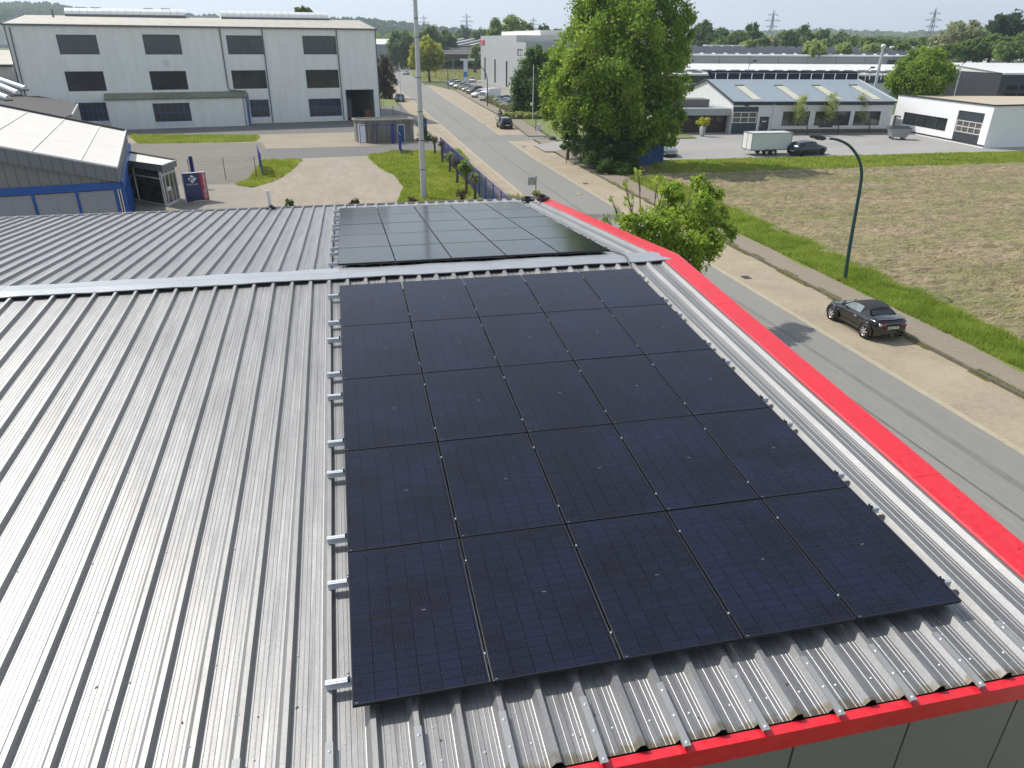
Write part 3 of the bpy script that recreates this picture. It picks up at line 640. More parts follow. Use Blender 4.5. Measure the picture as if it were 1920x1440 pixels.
# leaf litter on the pavement
g=nprand(21); n=420; x=g.uniform(22.7,24.2,n); y=g.uniform(-2,26,n); a=g.uniform(0,6.28,n); s=g.uniform(.02,.045,n); V_=np.zeros((n,4,3))
for k,(cx,cy) in enumerate(((-1,-.6),(1,-.6),(1,.6),(-1,.6))):
    V_[:,k]=np.stack([x+s*(cx*np.cos(a)-cy*np.sin(a)),y+s*(cx*np.sin(a)+cy*np.cos(a)),np.full(n,.121)],1)
tag(npmesh('leaf_litter',V_.reshape(-1,3),np.arange(n*4).reshape(n,4),mat('dead_leaf',(.42,.34,.24),.8)),'pale dead leaves scattered on the pavement','leaves',kind='stuff')
# wooded hills on the horizon
def hill(name,pts,depth,m):
    """ridge line given as (column, row, distance)"""
    vs=[];fs=[]
    for i,(px,py,D) in enumerate(pts):
        P=AT(px,D); z=ZAT(px,py,P); Q=AT(px,D+depth); P0=AT(px,D-depth*.8)
        vs+=[(P0.x,P0.y,-1),(P.x,P.y,z),(Q.x,Q.y,-1)]
    for i in range(len(pts)-1):
        a=i*3; fs+=[(a,a+3,a+4,a+1),(a+1,a+4,a+5,a+2)]
    b=MB(); b.add(vs,fs,0,True); return tag(b.build(name,m),kind='structure')
M_HILL=mat('wooded_hill',(.035,.055,.022),.95,n1=(.02,.8,(.05,.075,.03)),bump=1,bscale=.05,bdist=8)
hill('hill',[(-900,10,2100),(-300,2,2100),(0,6,2000),(100,10,1900),(200,26,1900),(330,34,1900),(430,37,2000),(600,44,2000),(700,44,2000),(780,54,2000),(860,60,2100),(1000,64,2300),(1200,66,2400)],500,M_HILL)
hill('hill',[(900,66,2600),(1150,62,2600),(1400,60,2600),(1560,58,2600),(1700,62,2600),(1900,64,2600),(2500,60,2600)],500,M_HILL)
# ================================================================ helpers for facades, windows and lettering
def cladmat(name,col,spacing=.25,depth=.01,stain=(.3,.3,.28),rough=.6,amt=.35,vert=True,metal=0,sc=.9,joint=0):
    if name in MATS: return MATS[name]
    m=mat(name,col,rough,metal,n1=(sc,amt,stain,6),n2=(.25,.25,tuple(c*.86 for c in col)),stretch=(1,1,.10) if vert else None)
    nt=m.node_tree;N=nt.nodes;L=nt.links;b=N['Principled BSDF']; tc=[n for n in N if n.type=='TEX_COORD'][0]
    sp=N.new('ShaderNodeSeparateXYZ'); L.new(tc.outputs['Object'],sp.inputs[0])
    ad=N.new('ShaderNodeMath'); ad.operation='ADD'
    if vert: L.new(sp.outputs['X'],ad.inputs[0]); L.new(sp.outputs['Y'],ad.inputs[1])
    else: L.new(sp.outputs['Z'],ad.inputs[0]); ad.inputs[1].default_value=0
    dv=N.new('ShaderNodeMath'); dv.operation='DIVIDE'; L.new(ad.outputs[0],dv.inputs[0]); dv.inputs[1].default_value=spacing
    fr=N.new('ShaderNodeMath'); fr.operation='FRACT'; L.new(dv.outputs[0],fr.inputs[0])
    pp=N.new('ShaderNodeMath'); pp.operation='PINGPONG'; L.new(dv.outputs[0],pp.inputs[0]); pp.inputs[1].default_value=.5
    mr=N.new('ShaderNodeMapRange'); mr.inputs['From Max'].default_value=.12; L.new(pp.outputs[0],mr.inputs['Value'])
    if joint:
        jr=N.new('ShaderNodeMapRange'); jr.inputs['From Min'].default_value=joint*.6; jr.inputs['From Max'].default_value=joint; L.new(pp.outputs[0],jr.inputs['Value'])
        old=b.inputs['Base Color'].links[0].from_socket; jm=N.new('ShaderNodeMix'); jm.data_type='RGBA'; L.new(jr.outputs[0],jm.inputs['Factor']); jm.inputs['A'].default_value=tuple(c*.35 for c in col)+(1,); L.new(old,jm.inputs['B']); L.new(jm.outputs['Result'],b.inputs['Base Color'])
    bp=N.new('ShaderNodeBump'); bp.inputs['Strength'].default_value=.8; bp.inputs['Distance'].default_value=depth; L.new(mr.outputs[0],bp.inputs['Height']); L.new(bp.outputs['Normal'],b.inputs['Normal'])
    return m
def text_obj(s,size,m,parent,name='lettering',loc=(0,0,0),rot=(0,0,0),depth=.004,align='LEFT'):
    cu=bpy.data.curves.new(name,'FONT'); cu.body=s; cu.size=size; cu.extrude=depth; cu.align_x=align
    o=bpy.data.objects.new('tmp',cu); COL.objects.link(o); dg=bpy.context.evaluated_depsgraph_get()
    me=bpy.data.meshes.new_from_object(o.evaluated_get(dg)); bpy.data.objects.remove(o)
    me.materials.clear(); me.materials.append(m)
    q=bpy.data.objects.new(name,me); COL.objects.link(q); q.location=loc; q.rotation_euler=rot
    if parent: q.parent=parent; KIDS.setdefault(parent.name,[]).append(q)
    return q
M_GLASSD=mat('dark_window_glass',(.018,.024,.026),.06,0,n1=(.35,.7,(.040,.046,.046)),n2=(1.7,.4,(.014,.018,.020)),spec=.6)
M_GLASSG=mat('clear_facade_glass',(.03,.045,.03),.04,0,n1=(.9,.7,(.09,.06,.045)),n2=(2.4,.6,(.012,.02,.03)),spec=.7)
M_WHITE=mat('white_frame',(.68,.69,.68),.45)
M_BLUEF=mat('blue_frame_paint',(.010,.090,.36),.4,n1=(3,.4,(.015,.11,.40)))
M_BLUEM=mat('blue_mesh_paint',(.018,.030,.25),.4)
M_DGREY=mat('dark_grey_paint',(.035,.038,.042),.5)
M_PIPE=mat('downpipe_zinc',(.10,.10,.10),.5,.3)
def window(par,u0,u1,z0,z1,v=.10,nx=1,nz=1,fm=None,fw=.06,gm=None,name='window',bars=.04,zs=None,us=None):
    b=MB(); fm=fm or M_DGREY
    b.box(u0,v-.05,z0,u0+fw,v+.02,z1); b.box(u1-fw,v-.05,z0,u1,v+.02,z1); b.box(u0+fw,v-.05,z0,u1-fw,v+.02,z0+fw); b.box(u0+fw,v-.05,z1-fw,u1-fw,v+.02,z1)
    us=us or [u0+(u1-u0)*k/nx for k in range(1,nx)]; zs=zs or [z0+(z1-z0)*k/nz for k in range(1,nz)]
    for u in us: b.box(u-bars/2,v-.045,z0+fw,u+bars/2,v+.015,z1-fw)
    for z in zs: b.box(u0+fw,v-.040,z-bars/2,u1-fw,v+.012,z+bars/2)
    w=b.build(name,fm,par)
    g=MB(); g.quad((u0+.01,v,z0+.01),(u1-.01,v,z0+.01),(u1-.01,v,z1-.01),(u0+.01,v,z1-.01)); g.build('pane',gm or M_GLASSD,w)
    return w
def holes_px(fr,rects,v=0):
    out=[]
    for (x0,y0,x1,y1,x2,y2) in rects:   # top-left, top-right(x only), bottom-left
        a=fr.uz(x0,y0,v); c=fr.uz(x1,y0,v); d=fr.uz(x2,y2,v); out.append((a[0],c[0],d[1],a[1]))
    return out
# ================================================================ big white hall on the left
FH=Frame(G(514,230.6),G(713,224)); 
M_WCLAD=cladmat('white_trapezoid_cladding',(.86,.87,.82),.30,.02,(.66,.65,.58),amt=.45,sc=1.6)
M_WROOF=cladmat('weathered_pale_roof',(.50,.47,.39),.9,.06,(.30,.28,.22),amt=.6,vert=True)
M_ROOFE=mat('grey_eave_trim',(.14,.14,.135),.5)
H=empty('factory_hall',FH.w(0,0),FH.a,'large white three storey hall with dark windows and an open gateway on the right','building')
EAV=12.42; UL,UR=-30.3,15.75; UM=FH.uz(414,52)[0]
wins=[(-25.0,-20.5,9.03,11.3),tuple(holes_px(FH,[(265.8,64.4,336,64.4,273,102.2)])[0]),tuple(holes_px(FH,[(423,66,490.5,66,428,102)])[0]),(5.28,10.0,9.05,11.45),
 tuple(holes_px(FH,[(120,134,193,134,128.6,171.5)])[0]),tuple(holes_px(FH,[(279,133.5,348,133.5,285,169)])[0]),tuple(holes_px(FH,[(433,132,497.5,132,437,167)])[0]),tuple(holes_px(FH,[(572.5,131,634,131,576,165.5)])[0])]
low=[tuple(holes_px(FH,[(578,185.5,639,185.5,582,219)])[0]),tuple(holes_px(FH,[(467,187,503,187,471,220)])[0]),tuple(holes_px(FH,[(141,193,198,193,150,228)])[0])]
gu0=FH.uz(647.5,167.5)[0]; gu1=FH.uz(700,167.5)[0]; gz=FH.uz(675,168)[1]
gate=(gu0,gu1,0.0,gz)
b=MB(); b.wall(UL,UR,0,EAV,wins+low+[gate],0,rev=.2)
vr,zr,vl,zl=9.95,13.67,20.0,13.8
DB=26
# gable ends and rear
b.add([(UR,0,0),(UR,DB,0),(UR,DB,EAV),(UR,vr,zr),(UR,0,EAV)],[(0,1,2,3,4)]); b.add([(UL,0,0),(UL,DB+8,0),(UL,DB+8,EAV),(UL,vl,zl),(UL,0,EAV)],[(4,3,2,1,0)])
b.quad((UR,DB,0),(UL,DB+8,0),(UL,DB+8,EAV),(UR,DB,EAV)); b.build('wall',M_WCLAD,H)
b=MB(); b.add([(UL-.2,-.15,EAV+.06),(UR+.2,-.15,EAV+.06),(UR+.2,vr,zr+.06),(UL-.2,vl,zl+.06),(UL-.2,DB+8,EAV+.06),(UR+.2,DB,EAV+.06)],[(0,1,2,3),(3,2,5,4)]); b.build('roof',M_WROOF,H)
b=MB(); b.box(UL-.25,-.28,EAV-.16,UR+.25,-.02,EAV+.04); b.build('gutter',M_ROOFE,H)
for U_,vv,zz_,e_ in ((UR,vr,zr,.05),(UL,vl,zl,0)):
    s_=1 if U_==UR else -1; b=MB(); b.bar((U_+.22*s_,-.1,EAV+.02),(U_+.22*s_,vv,zz_+.08),.12,.28); b.build('rake_trim',mat('blue_grey_trim',(.03,.10,.16),.5),H); b=MB(); b.bar((U_+e_,-.05,0),(U_+e_,-.05,EAV),.10,.10); b.build('corner_trim',MATS['blue_grey_trim'],H)
for w_ in wins: window(H,*w_,v=.14,nx=5 if w_[3]>9 else 1,fm=M_DGREY,fw=.07,bars=.02)
for i,w_ in enumerate(low): window(H,*w_,v=.14,nx=6 if i!=1 else 4,zs=[w_[2]+(w_[3]-w_[2])*.55],fm=M_BLUEF,fw=.08,bars=.06)
# the open gateway: dark hall interior with pillars and a few crates
b=MB(); y1=16
b.quad((gate[0]-6,.35,0.03),(gate[1]+.2,.35,.03),(gate[1]+.2,y1,.03),(gate[0]-6,y1,.03),0)
b.quad((gate[0]-6,y1,0),(gate[1]+.2,y1,0),(gate[1]+.2,y1,7),(gate[0]-6,y1,7),1); b.quad((gate[0]-6,.4,7),(gate[1]+.2,.4,7),(gate[1]+.2,y1,7),(gate[0]-6,y1,7),1)
b.quad((gate[0]-6,.4,0),(gate[0]-6,y1,0),(gate[0]-6,y1,7),(gate[0]-6,.4,7),1)
for k in range(4): b.box(gate[0]+.2+k*.9,6+k*2,.03,gate[0]+.5+k*.9,6.3+k*2,6.5,2)
b.box(gate[0]+.3,3.2,.1,gate[0]+1.4,4.0,2.9,2); b.box(gate[1]-1.3,.8,.03,gate[1]-.5,1.6,1.3,3)
b.build('gateway_interior',[mat('hall_floor',(.05,.05,.05),.6),mat('hall_inside',(.035,.035,.04),.8),mat('hall_pillar',(.16,.16,.19),.6),mat('rusty_crate',(.16,.06,.03),.7)],H)
b=MB(); b.box(gate[0]-.12,-.03,0,gate[0],.06,gz+.12); b.box(gate[1],-.03,0,gate[1]+.12,.06,gz+.12); b.box(gate[0],-.03,gz,gate[1],.06,gz+.12); b.build('gate_frame',M_WHITE,H)
def pipe_px(fr,par,pts,r=.07,v=-.12,m=None):
    b=MB(); q=[fr.uz(x,y,v) for x,y in pts]; b.tube([(u,v,max(z,.1)) for u,z in q],r,8); b.build('downpipe',m or M_PIPE,par)
pipe_px(FH,H,[(17,51),(46,172),(60,232)]); pipe_px(FH,H,[(411,54),(427,160),(430,169),(460,171),(464,176),(470,232)]); pipe_px(FH,H,[(490.5,54),(512,230)]); pipe_px(FH,H,[(630,55),(645.5,227)])
b=MB(); u,z=FH.uz(305,112); b.box(u,-.08,z-.75,u+.75,.02,z); [b.box(u+.1,-.10,z-.65+.11*k,u+.65,-.08,z-.6+.11*k) for k in range(5)]; b.build('air_vent',M_WHITE,H)
# barrel rooflights along the ridge
M_BARREL=mat('milky_rooflight',(.78,.79,.76),.35,n1=(1.1,.5,(.66,.67,.62)))
def barrel(u0,u1,va,vb,za):
    b=MB(); n=9; st=16
    for q in range(st):
        ua=u0+(u1-u0)*q/st; ub=u0+(u1-u0)*(q+1)/st
        def P(u,k):
            f=(u-u0)/(u1-u0); vc=va+(vb-va)*f; a=math.pi*k/n; return (u,vc-math.cos(a)*1.5,za+math.sin(a)*1.1)
        for k in range(n): b.add([P(ua,k),P(ub-.03,k),P(ub-.03,k+1),P(ua,k+1)],[(0,1,2,3)],0,True)
    def cap(u):
        f=(u-u0)/(u1-u0); vc=va+(vb-va)*f
        b.add([(u,vc-math.cos(math.pi*k/n)*1.5,za+math.sin(math.pi*k/n)*1.1) for k in range(n+1)],[tuple(range(n+1))],0)
    cap(u0); cap(u1-.03)
    b.bar((u0,va-1.52,za),(u1,vb-1.52,za),.1,.5,1)
    return b.build('rooflight',[M_BARREL,M_ROOFE],H)
def uline(px,py,v): return FH.uz(px,py,v)[0]
barrel(uline(124,30,18.2),uline(348,33,14.8),18.4,14.8,13.75); barrel(uline(414,36,13.5),uline(614,38,11.2),13.6,11.2,13.65)
b=MB()
for px in (150,178,278,310): u=uline(px,20,16.5); f=(u-UL)/(UR-UL); v=vl+(vr-vl)*f; b.box(u-.6,v-.5,14.86,u+.7,v+.5,14.98); b.box(u-.5,v-.4,14.6,u-.4,v+.4,14.86); b.box(u+.5,v-.4,14.6,u+.6,v+.4,14.86)
b.build('vent_flap',mat('aluminium_flap',(.5,.52,.54),.4,.5),H)
b=MB(); u=uline(104,35,16); b.tube([(u,14,13.0),(u,14,14.5)],[.13,.12],8); b.build('flue',mat('green_grey_flue',(.10,.14,.11),.6),H)
# lean-to annex in front
FA=Frame(G(467,235.5),ang=FH.a); A_=empty('hall_annex',FA.w(0,0),FA.a,'low white lean-to with mossy roof and blue barred window built against the white hall','building')
uw=FA.loc((G(467,235.5).x,G(467,235.5).y))[0]; aw=holes_px(FA,[(285,194,355,194,290,229)])[0]
az0=FA.uz(300,184)[1]; ua0=FA.uz(197,184)[0]
b=MB(); b.wall(ua0,uw,0,az0,[aw],0,rev=.12); b.quad((uw,0,0),(uw,3,0),(uw,3,az0),(uw,0,az0)); b.quad((ua0,3,0),(ua0,0,0),(ua0,0,az0),(ua0,3,az0)); b.build('wall',M_WCLAD,A_)
b=MB(); b.add([(ua0-.15,-.15,az0),(uw+.15,-.15,az0),(uw+.15,2.6,az0+.6),(ua0-.15,2.6,az0+.6)],[(0,1,2,3)]); b.build('roof',cladmat('mossy_roof',(.26,.25,.18),.30,.04,(.15,.15,.10),amt=.6),A_)
b=MB(); b.box(ua0-.2,-.25,az0-.14,uw+.2,-.10,az0-.01); b.build('gutter',M_ROOFE,A_)
window(A_,*aw,v=.09,nx=6,nz=2,fm=M_BLUEF,fw=.05,bars=.05); b=MB(); b.box(aw[0]-.05,-.06,.35,aw[1]+.05,0-.003,aw[2]-.02); b.build('sill_panel',M_WHITE,A_)
b=MB(); b.box(uw-.35,-.12,0,uw-.27,-.03,az0); b.box(uw+.02,-.12,0,uw+.22,-.03,az0,1); b.build('downpipe',[M_PIPE,M_BLUEF],A_)
# older halls further left
FL=Frame(FH.w(UL-22,2.0),FH.w(UL-.4,2.0)); LW=FL.loc(FH.w(UL-.45,2))[0]; lz=FL.uz(10,121)[1]
O=empty('side_hall',FL.w(0,0),FL.a,'lower pale side hall with dark gutter at the left edge of the big white hall','building')
b=MB(); h0=FL.uz(0,147); wu=FL.uz(8,160)[0]; b.wall(0,LW,0,lz,[(wu-3,wu,FL.uz(3,164)[1],FL.uz(3,147)[1])],0,rev=.15); b.box(0,.3,0,LW,18,lz-.05); b.build('wall',cladmat('grey_render',(.48,.47,.43),2,.005,(.33,.33,.30)),O)
window(O,wu-3,wu,FL.uz(3,164)[1],FL.uz(3,147)[1],v=.1); b=MB(); b.add([(0,-.2,lz+.02),(LW,-.2,lz+.02),(LW,12,lz+1.5),(0,12,lz+1.5)],[(0,1,2,3)]); b.build('roof',M_WROOF,O)
b=MB(); b.box(0,-.3,lz-.25,LW,-.1,lz); b.build('gutter',M_DGREY,O)
FL2=Frame(FH.w(UL-60,30),FH.w(UL-4,30)); P=FL2; z1=P.uz(2,62)[1]; O=empty('distant_hall',P.w(0,0),P.a,'blue grey hall with a white roof edge behind the left side hall','building')
b=MB(); b.box(0,0,0,50,20,z1); b.build('wall',mat('blue_grey_wall',(.28,.31,.38),.6),O); b=MB(); b.add([(0,-.3,z1),(51,-.3,z1),(51,12,z1+1.3),(0,12,z1+1.3)],[(0,1,2,3)]); b.build('roof',M_BARREL,O)
# ================================================================ office building with tilted white roof, blue band and blinds
PC=G(229.7,353.3,2.8); FO=Frame((PC.x,PC.y),ang=rad(12.1)); OF=empty('office_building',FO.w(0,0),FO.a,'grey panelled office with sloping white roof, blue band and closed silver blinds','building')
M_FASC=cladmat('grey_seam_panels',(.17,.185,.195),.52,.02,(.14,.15,.16),.5,.4,joint=.035)
M_FASC2=cladmat('office_wall_panels',(.21,.22,.22),.52,.02,(.18,.19,.19),.5,.4,joint=.035)  # office wall panels, a lighter grey than the fascia
ub,zb=FO.uz(229.7,340.5); bandz=3.2; 
a=FO.uz(219,315,-.35); c=FO.uz(0,276,-.35); d=FO.uz(0,305,-.35); e=FO.uz(223,342,-.35)
sl=(a[1]-c[1])/(a[0]-c[0]); UE=-16
ztop=lambda u:a[1]+sl*(u-a[0]); fh=a[1]-e[1]
back=FO.vz(234,237,a[0]); DV=back[0]+.35
b=MB(); b.add([(UE,-.35,ztop(UE)-fh),(a[0],-.35,ztop(a[0])-fh),(a[0],-.35,ztop(a[0])),(UE,-.35,ztop(UE))],[(0,1,2,3)])
b.add([(a[0],-.35,ztop(a[0])-fh),(a[0],DV-.35,ztop(a[0])-fh),(a[0],DV-.35,ztop(a[0])),(a[0],-.35,ztop(a[0]))],[(0,1,2,3)])
b.add([(UE,-.35,ztop(UE)-fh),(a[0],-.35,ztop(a[0])-fh),(a[0],DV-.35,ztop(a[0])-fh),(UE,DV-.35,ztop(UE)-fh)],[(0,3,2,1)]); b.build('fascia',M_FASC,OF)
b=MB(); w_=.14
b.add([(UE,-.35,ztop(UE)-.02),(a[0],-.35,ztop(a[0])-.02),(a[0],DV-.35,ztop(a[0])-.02),(UE,DV-.35,ztop(UE)-.02)],[(0,1,2,3)]); 
for uu in np.arange(UE,a[0]-1,2.35): b.bar((uu,-.2,ztop(uu)-.008),(uu,DV-.5,ztop(uu)-.008),.16,.02)
b.build('roof',mat('white_membrane_roof',(.74,.71,.64),.6,n1=(.5,.5,(.64,.60,.51),6),n2=(2.2,.3,(.56,.51,.42)),stretch=(.4,1.6,1),bump=.15,bscale=4),OF)
b=MB(); b.bar((UE,-.35,ztop(UE)+.03),(a[0],-.35,ztop(a[0])+.03),.06,.10); b.bar((a[0],-.35,ztop(a[0])+.03),(a[0],DV-.35,ztop(a[0])+.03),.10,.12); b.bar((UE,DV-.35,ztop(UE)+.05),(a[0],DV-.35,ztop(a[0])+.05),.16,.20,1); b.build('roof_edge',[M_WHITE,M_DGREY],OF)
b=MB(); b.add([(UE,0,bandz),(0,0,bandz),(0,0,ztop(0)-fh),(UE,0,ztop(UE)-fh)],[(0,1,2,3)]); b.build('wall',M_FASC2,OF)
b=MB(); b.box(UE,-.12,2.8,.08,.02,bandz); b.box(-.03,-.12,2.8,.12,DV-1,bandz); b.build('blue_band',M_BLUEF,OF)
us_=[FO.uz(x,y)[0] for x,y in ((148,380),(68,391))]; us_=[us_[0]]+[us_[0]-k*(us_[0]-us_[1]) for k in range(1,7)]
M_BLIND=mat('silver_blind',(.42,.42,.42),.45,.2)
b=MB(); right=-.42
for q,u in enumerate([right]+us_):
    lo=u-(us_[0]-us_[1]) if q else us_[0]
    if lo<UE: break
    hi=u
    bb=MB()
    for k in range(30):
        z=2.74-k*.075; bb.add([(lo+.08,-.02,z),(hi-.08,-.02,z),(hi-.08,-.055,z-.062),(lo+.08,-.055,z-.062)],[(0,3,2,1)])
    bb.box((lo+hi)/2-.01,-.06,.5,(lo+hi)/2+.01,-.05,2.75); bb.build('blind',M_BLIND,OF)
    mm=MB(); mm.box(hi-.07,-.09,0,hi+.07,.0,2.8); mm.build('mullion',M_BLUEF,OF)
b=MB(); b.quad((UE,.05,0),(0,.05,0),(0,.05,2.8),(UE,.05,2.8)); b.build('glazing',M_GLASSD,OF)
b=MB(); b.box(-.30,-.10,0,-.24,0,2.8); b.box(-.16,-.10,0,-.10,0,2.8); b.box(-.05,-.10,0,.10,.05,2.8,1); b.build('corner_posts',[M_WHITE,M_BLUEF],OF)
b=MB(); 
for k in range(9): v=.5+k*.95; b.box(-.02,v,0,.08,v+.09,2.8)
for z in (.9,1.9): b.box(0,.1,z,.06,DV-1,z+.06)
b.build('side_frame',M_BLUEF,OF); b=MB(); b.quad((.0,.1,0),(.0,DV-1,0),(.0,DV-1,2.8),(.0,.1,2.8)); b.build('side_glazing',M_GLASSG,OF)
# tubular rooflights lying on the white roof
for (x0,y0,x1,y1,lab) in ((12,200,60,211,'upper'),(-10,205,47,222,'middle'),(-22,222,30,235,'lower')):
    q0=FO.uz(x0,y0,4.0); 
    P0=G(x0,y0,4.6); P1=G(x1,y1,4.3); l0=FO.loc(P0); l1=FO.loc(P1)
    b=MB(); b.tube([(l0[0],l0[1],ztop(l0[0])+.18),(l1[0],l1[1],ztop(l1[0])+.18)],.24,12); b.bar((l0[0],l0[1],ztop(l0[0])+.02),(l1[0],l1[1],ztop(l1[0])+.02),.62,.10,1); b.build('rooflight',[M_GALV,M_DGREY],OF)
# glazed entrance with its own flat roof
ca=FO.loc(G(303,310,2.95)); cb=FO.loc(G(330,300,2.95)); cc=FO.loc(G(232,297,2.95)); cd=FO.loc(G(238,281,2.95))
EN=empty('entrance_porch',FO.w(cc[0],cc[1]),FO.a,'glazed entrance porch with white door frames and grey edged white roof','building')
def L(p,z): return (p[0]-cc[0],p[1]-cc[1],z)
cc=(cc[0]-.6,cc[1]); EN.location=FO.w(cc[0],cc[1])
A1=L(ca,0);B1=L(cb,0);C1=(0,0,0);D1=L(cd,0); D1=(min(D1[0],.2),D1[1],0)
top=2.95; bot=2.50
def Z(p,z): return (p[0],p[1],z)
b=MB()
for p,q in ((C1,A1),(A1,B1),(B1,D1)): b.quad(Z(p,bot),Z(q,bot),Z(q,top),Z(p,top))
b.quad(Z(D1,bot),Z(B1,bot),Z(A1,bot),Z(C1,bot)); b.build('fascia',M_FASC,EN)
b=MB(); b.quad(Z(C1,top-.06),Z(A1,top-.06),Z(B1,top-.06),Z(D1,top-.06)); b.build('roof',MATS['white_membrane_roof'],EN)
b=MB(); b.bar(Z(D1,top),Z(B1,top),.10,.12); b.bar(Z(A1,top),Z(B1,top),.06,.05,1); b.bar(Z(C1,top),Z(A1,top),.04,.04); b.build('roof_edge',[M_DGREY,M_WHITE],EN)
ins=.18
def lerp(p,q,t): return tuple(p[i]+(q[i]-p[i])*t for i in range(3))
A2=lerp(A1,lerp(C1,D1,.5),.06); B2=lerp(B1,lerp(C1,D1,.5),.06); C2=lerp(C1,D1,.08)
b=MB()
for t in (0,.38,.97): p=lerp(C2,A2,t); b.bar(Z(p,0),Z(p,bot),.09,.09)
for t in (.02,.2,.5,.78,1): p=lerp(A2,B2,t); b.bar(Z(p,0),Z(p,bot),.09,.09)
for z in (1.95,): b.bar(Z(C2,z),Z(A2,z),.09,.09)
b.bar(Z(A2,2.2),Z(B2,2.2),.09,.09); b.bar(Z(A2,.08),Z(B2,.08),.09,.16); b.bar(Z(C2,.1),Z(A2,.1),.08,.12)
b.build('glazing_frame',M_WHITE,EN)
b=MB(); b.quad(Z(C2,0),Z(A2,0),Z(A2,bot),Z(C2,bot)); b.quad(Z(A2,0),Z(B2,0),Z(B2,bot),Z(A2,bot)); b.build('glazing',M_GLASSG,EN)
dn=MB(); p=lerp(A2,B2,.22); q=lerp(A2,B2,.48); dn.bar(Z(lerp(p,q,0),1.15),Z(lerp(p,q,1),1.15),.1,.28); dn.build('door_rail',M_WHITE,EN)
# dark gravel roof building behind the office
z=4.2; pts=[(-60,155),(0,165),(146,195),(135,215),(60,240),(-60,215)]
q=[G(x,y,z) for x,y in pts]; o0=q[2]; D=empty('flat_roof_annex',(o0.x,o0.y,0),FO.a,'flat roofed annex with dark gravel roof between office and white hall','building')
lq=[Frame(o0,ang=FO.a).loc(p) for p in q]
b=MB(); b.prism([(x,y) for x,y in lq],0,z-.12,'z'); b.build('wall',mat('annex_wall',(.40,.39,.36),.7),D); b=MB(); b.prism([(x,y) for x,y in lq],z-.118,z,'z'); b.build('roof',mat('dark_roofing_felt',(.085,.078,.072),.9,n1=(3,.6,(.12,.11,.10)),n2=(20,.4,(.05,.05,.05)),bump=.5,bscale=30),D)
b=MB(); b.bar((*lq[2],z-.05),(*lq[3],z-.05),.1,.2); b.build('roof_edge',M_WHITE,D)
# ---------------------------------------------------------------- welcome sign
PS=G(350.5,380); PE=G(393,376); FS=Frame(PS,PE); SW=FS.loc(PE)[0]; SH=2.08
S=empty('welcome_sign',FS.w(0,0),FS.a,'dark blue upright sign with white diamond logo and red strip reading Willkommen','sign')
M_SB=mat('sign_navy',(.008,.014,.11),.35,coat=.3); M_SR=mat('sign_red',(.42,.008,.025),.35,coat=.3); M_SWH=mat('sign_white',(.75,.77,.82),.4)
b=MB(); b.box(0,0,.06,SW,.14,SH); b.build('panel',M_SB,S)
b=MB(); b.box(SW*.74,-.006,.08,SW,0-.001,SH-.02); b.build('red_strip',M_SR,S)
b=MB(); b.box(-.03,-.01,.03,0-.001,.16,SH+.03); b.box(SW,-.01,.03,SW+.03,.16,SH+.03); b.box(-.03,-.01,SH,SW+.03,.16,SH+.03); b.build('edge_frame',M_SWH,S)
text_obj('Willkommen',.36,M_SWH,S,loc=(SW*.965,-.008,.16),rot=(rad(90),rad(-90),0),depth=.003)
text_obj('RAPID LAN',.16,M_SWH,S,loc=(SW*.13,-.008,SH-.86),rot=(rad(90),0,0),depth=.003)
cx,cz=SW*.40,SH-.42; s=.30
def T(poly): return [(cx+x*s,cz+y*s) for x,y in poly]
b=MB(); 
for poly in ([(-.55,.42),(0,1),(.62,.42),(.55,.30),(.30,.42)],[(-.95,.05),(-.72,.28),(-.45,.28),(-.62,-.28),(-.68,-.25)],[(.72,.34),(1.0,.05),(0,-1),(-.52,-.46),(-.30,-.22),(-.12,-.30),(.10,-.52),(.28,-.45),(.02,-.05),(.45,.05),(.58,.2)],[(-.22,.02),(-.14,.2),(.25,.2),(.2,.02)]):
    b.prism(T(poly),-.008,-.002,'y')
b.build('logo',M_SWH,S)
def post(name,px,py,tx,ty,r,m,label,cat,taper=1,group=None,extra=None,n=10):
    P=G(px,py); h=ZAT(tx,ty,P); t=empty(name,P,0,label,cat,group); b=MB(); b.tube([(0,0,0),(0,0,h)],[r,r*taper],n); b.build('pole',m,t); return t,h
b=MB(); P=G(367,352); h=ZAT(358,293,P); tag(MB().box(-.13,-.13,0,.13,.13,h).build('gate_post',mat('navy_post',(.01,.022,.16),.4),None),'single dark blue square post standing behind the welcome sign','post'); bpy.data.objects['gate_post'].location=P
# ---------------------------------------------------------------- wire fence in the yard
def wirefence(A,B_,h,n,label,m):
    F=Frame(A,B_); Lg=F.loc(B_)[0]; t=empty('wire_fence',F.w(0,0),F.a,label,'fence')
    for k in range(n+1):
        b=MB(); u=Lg*k/n; b.tube([(u,0,0),(u,0,h)],.03,6); b.build('post',m,t)
    b=MB(); 
    for z in np.linspace(.1,h-.05,9): b.bar((0,0,z),(Lg,0,z),.008,.008)
    for u in np.arange(0,Lg,.25): b.bar((u,0,.05),(u,0,h-.05),.006,.006)
    b.build('wire_mesh',m,t); return t
wirefence(G(359,342),G(424,338),1.9,1,'thin grey wire fence running from the navy post toward the middle post',M_PIPE)
wirefence(G(424,338),G(482,336),1.9,1,'thin grey wire fence between its middle post and the left blue gate',M_PIPE)
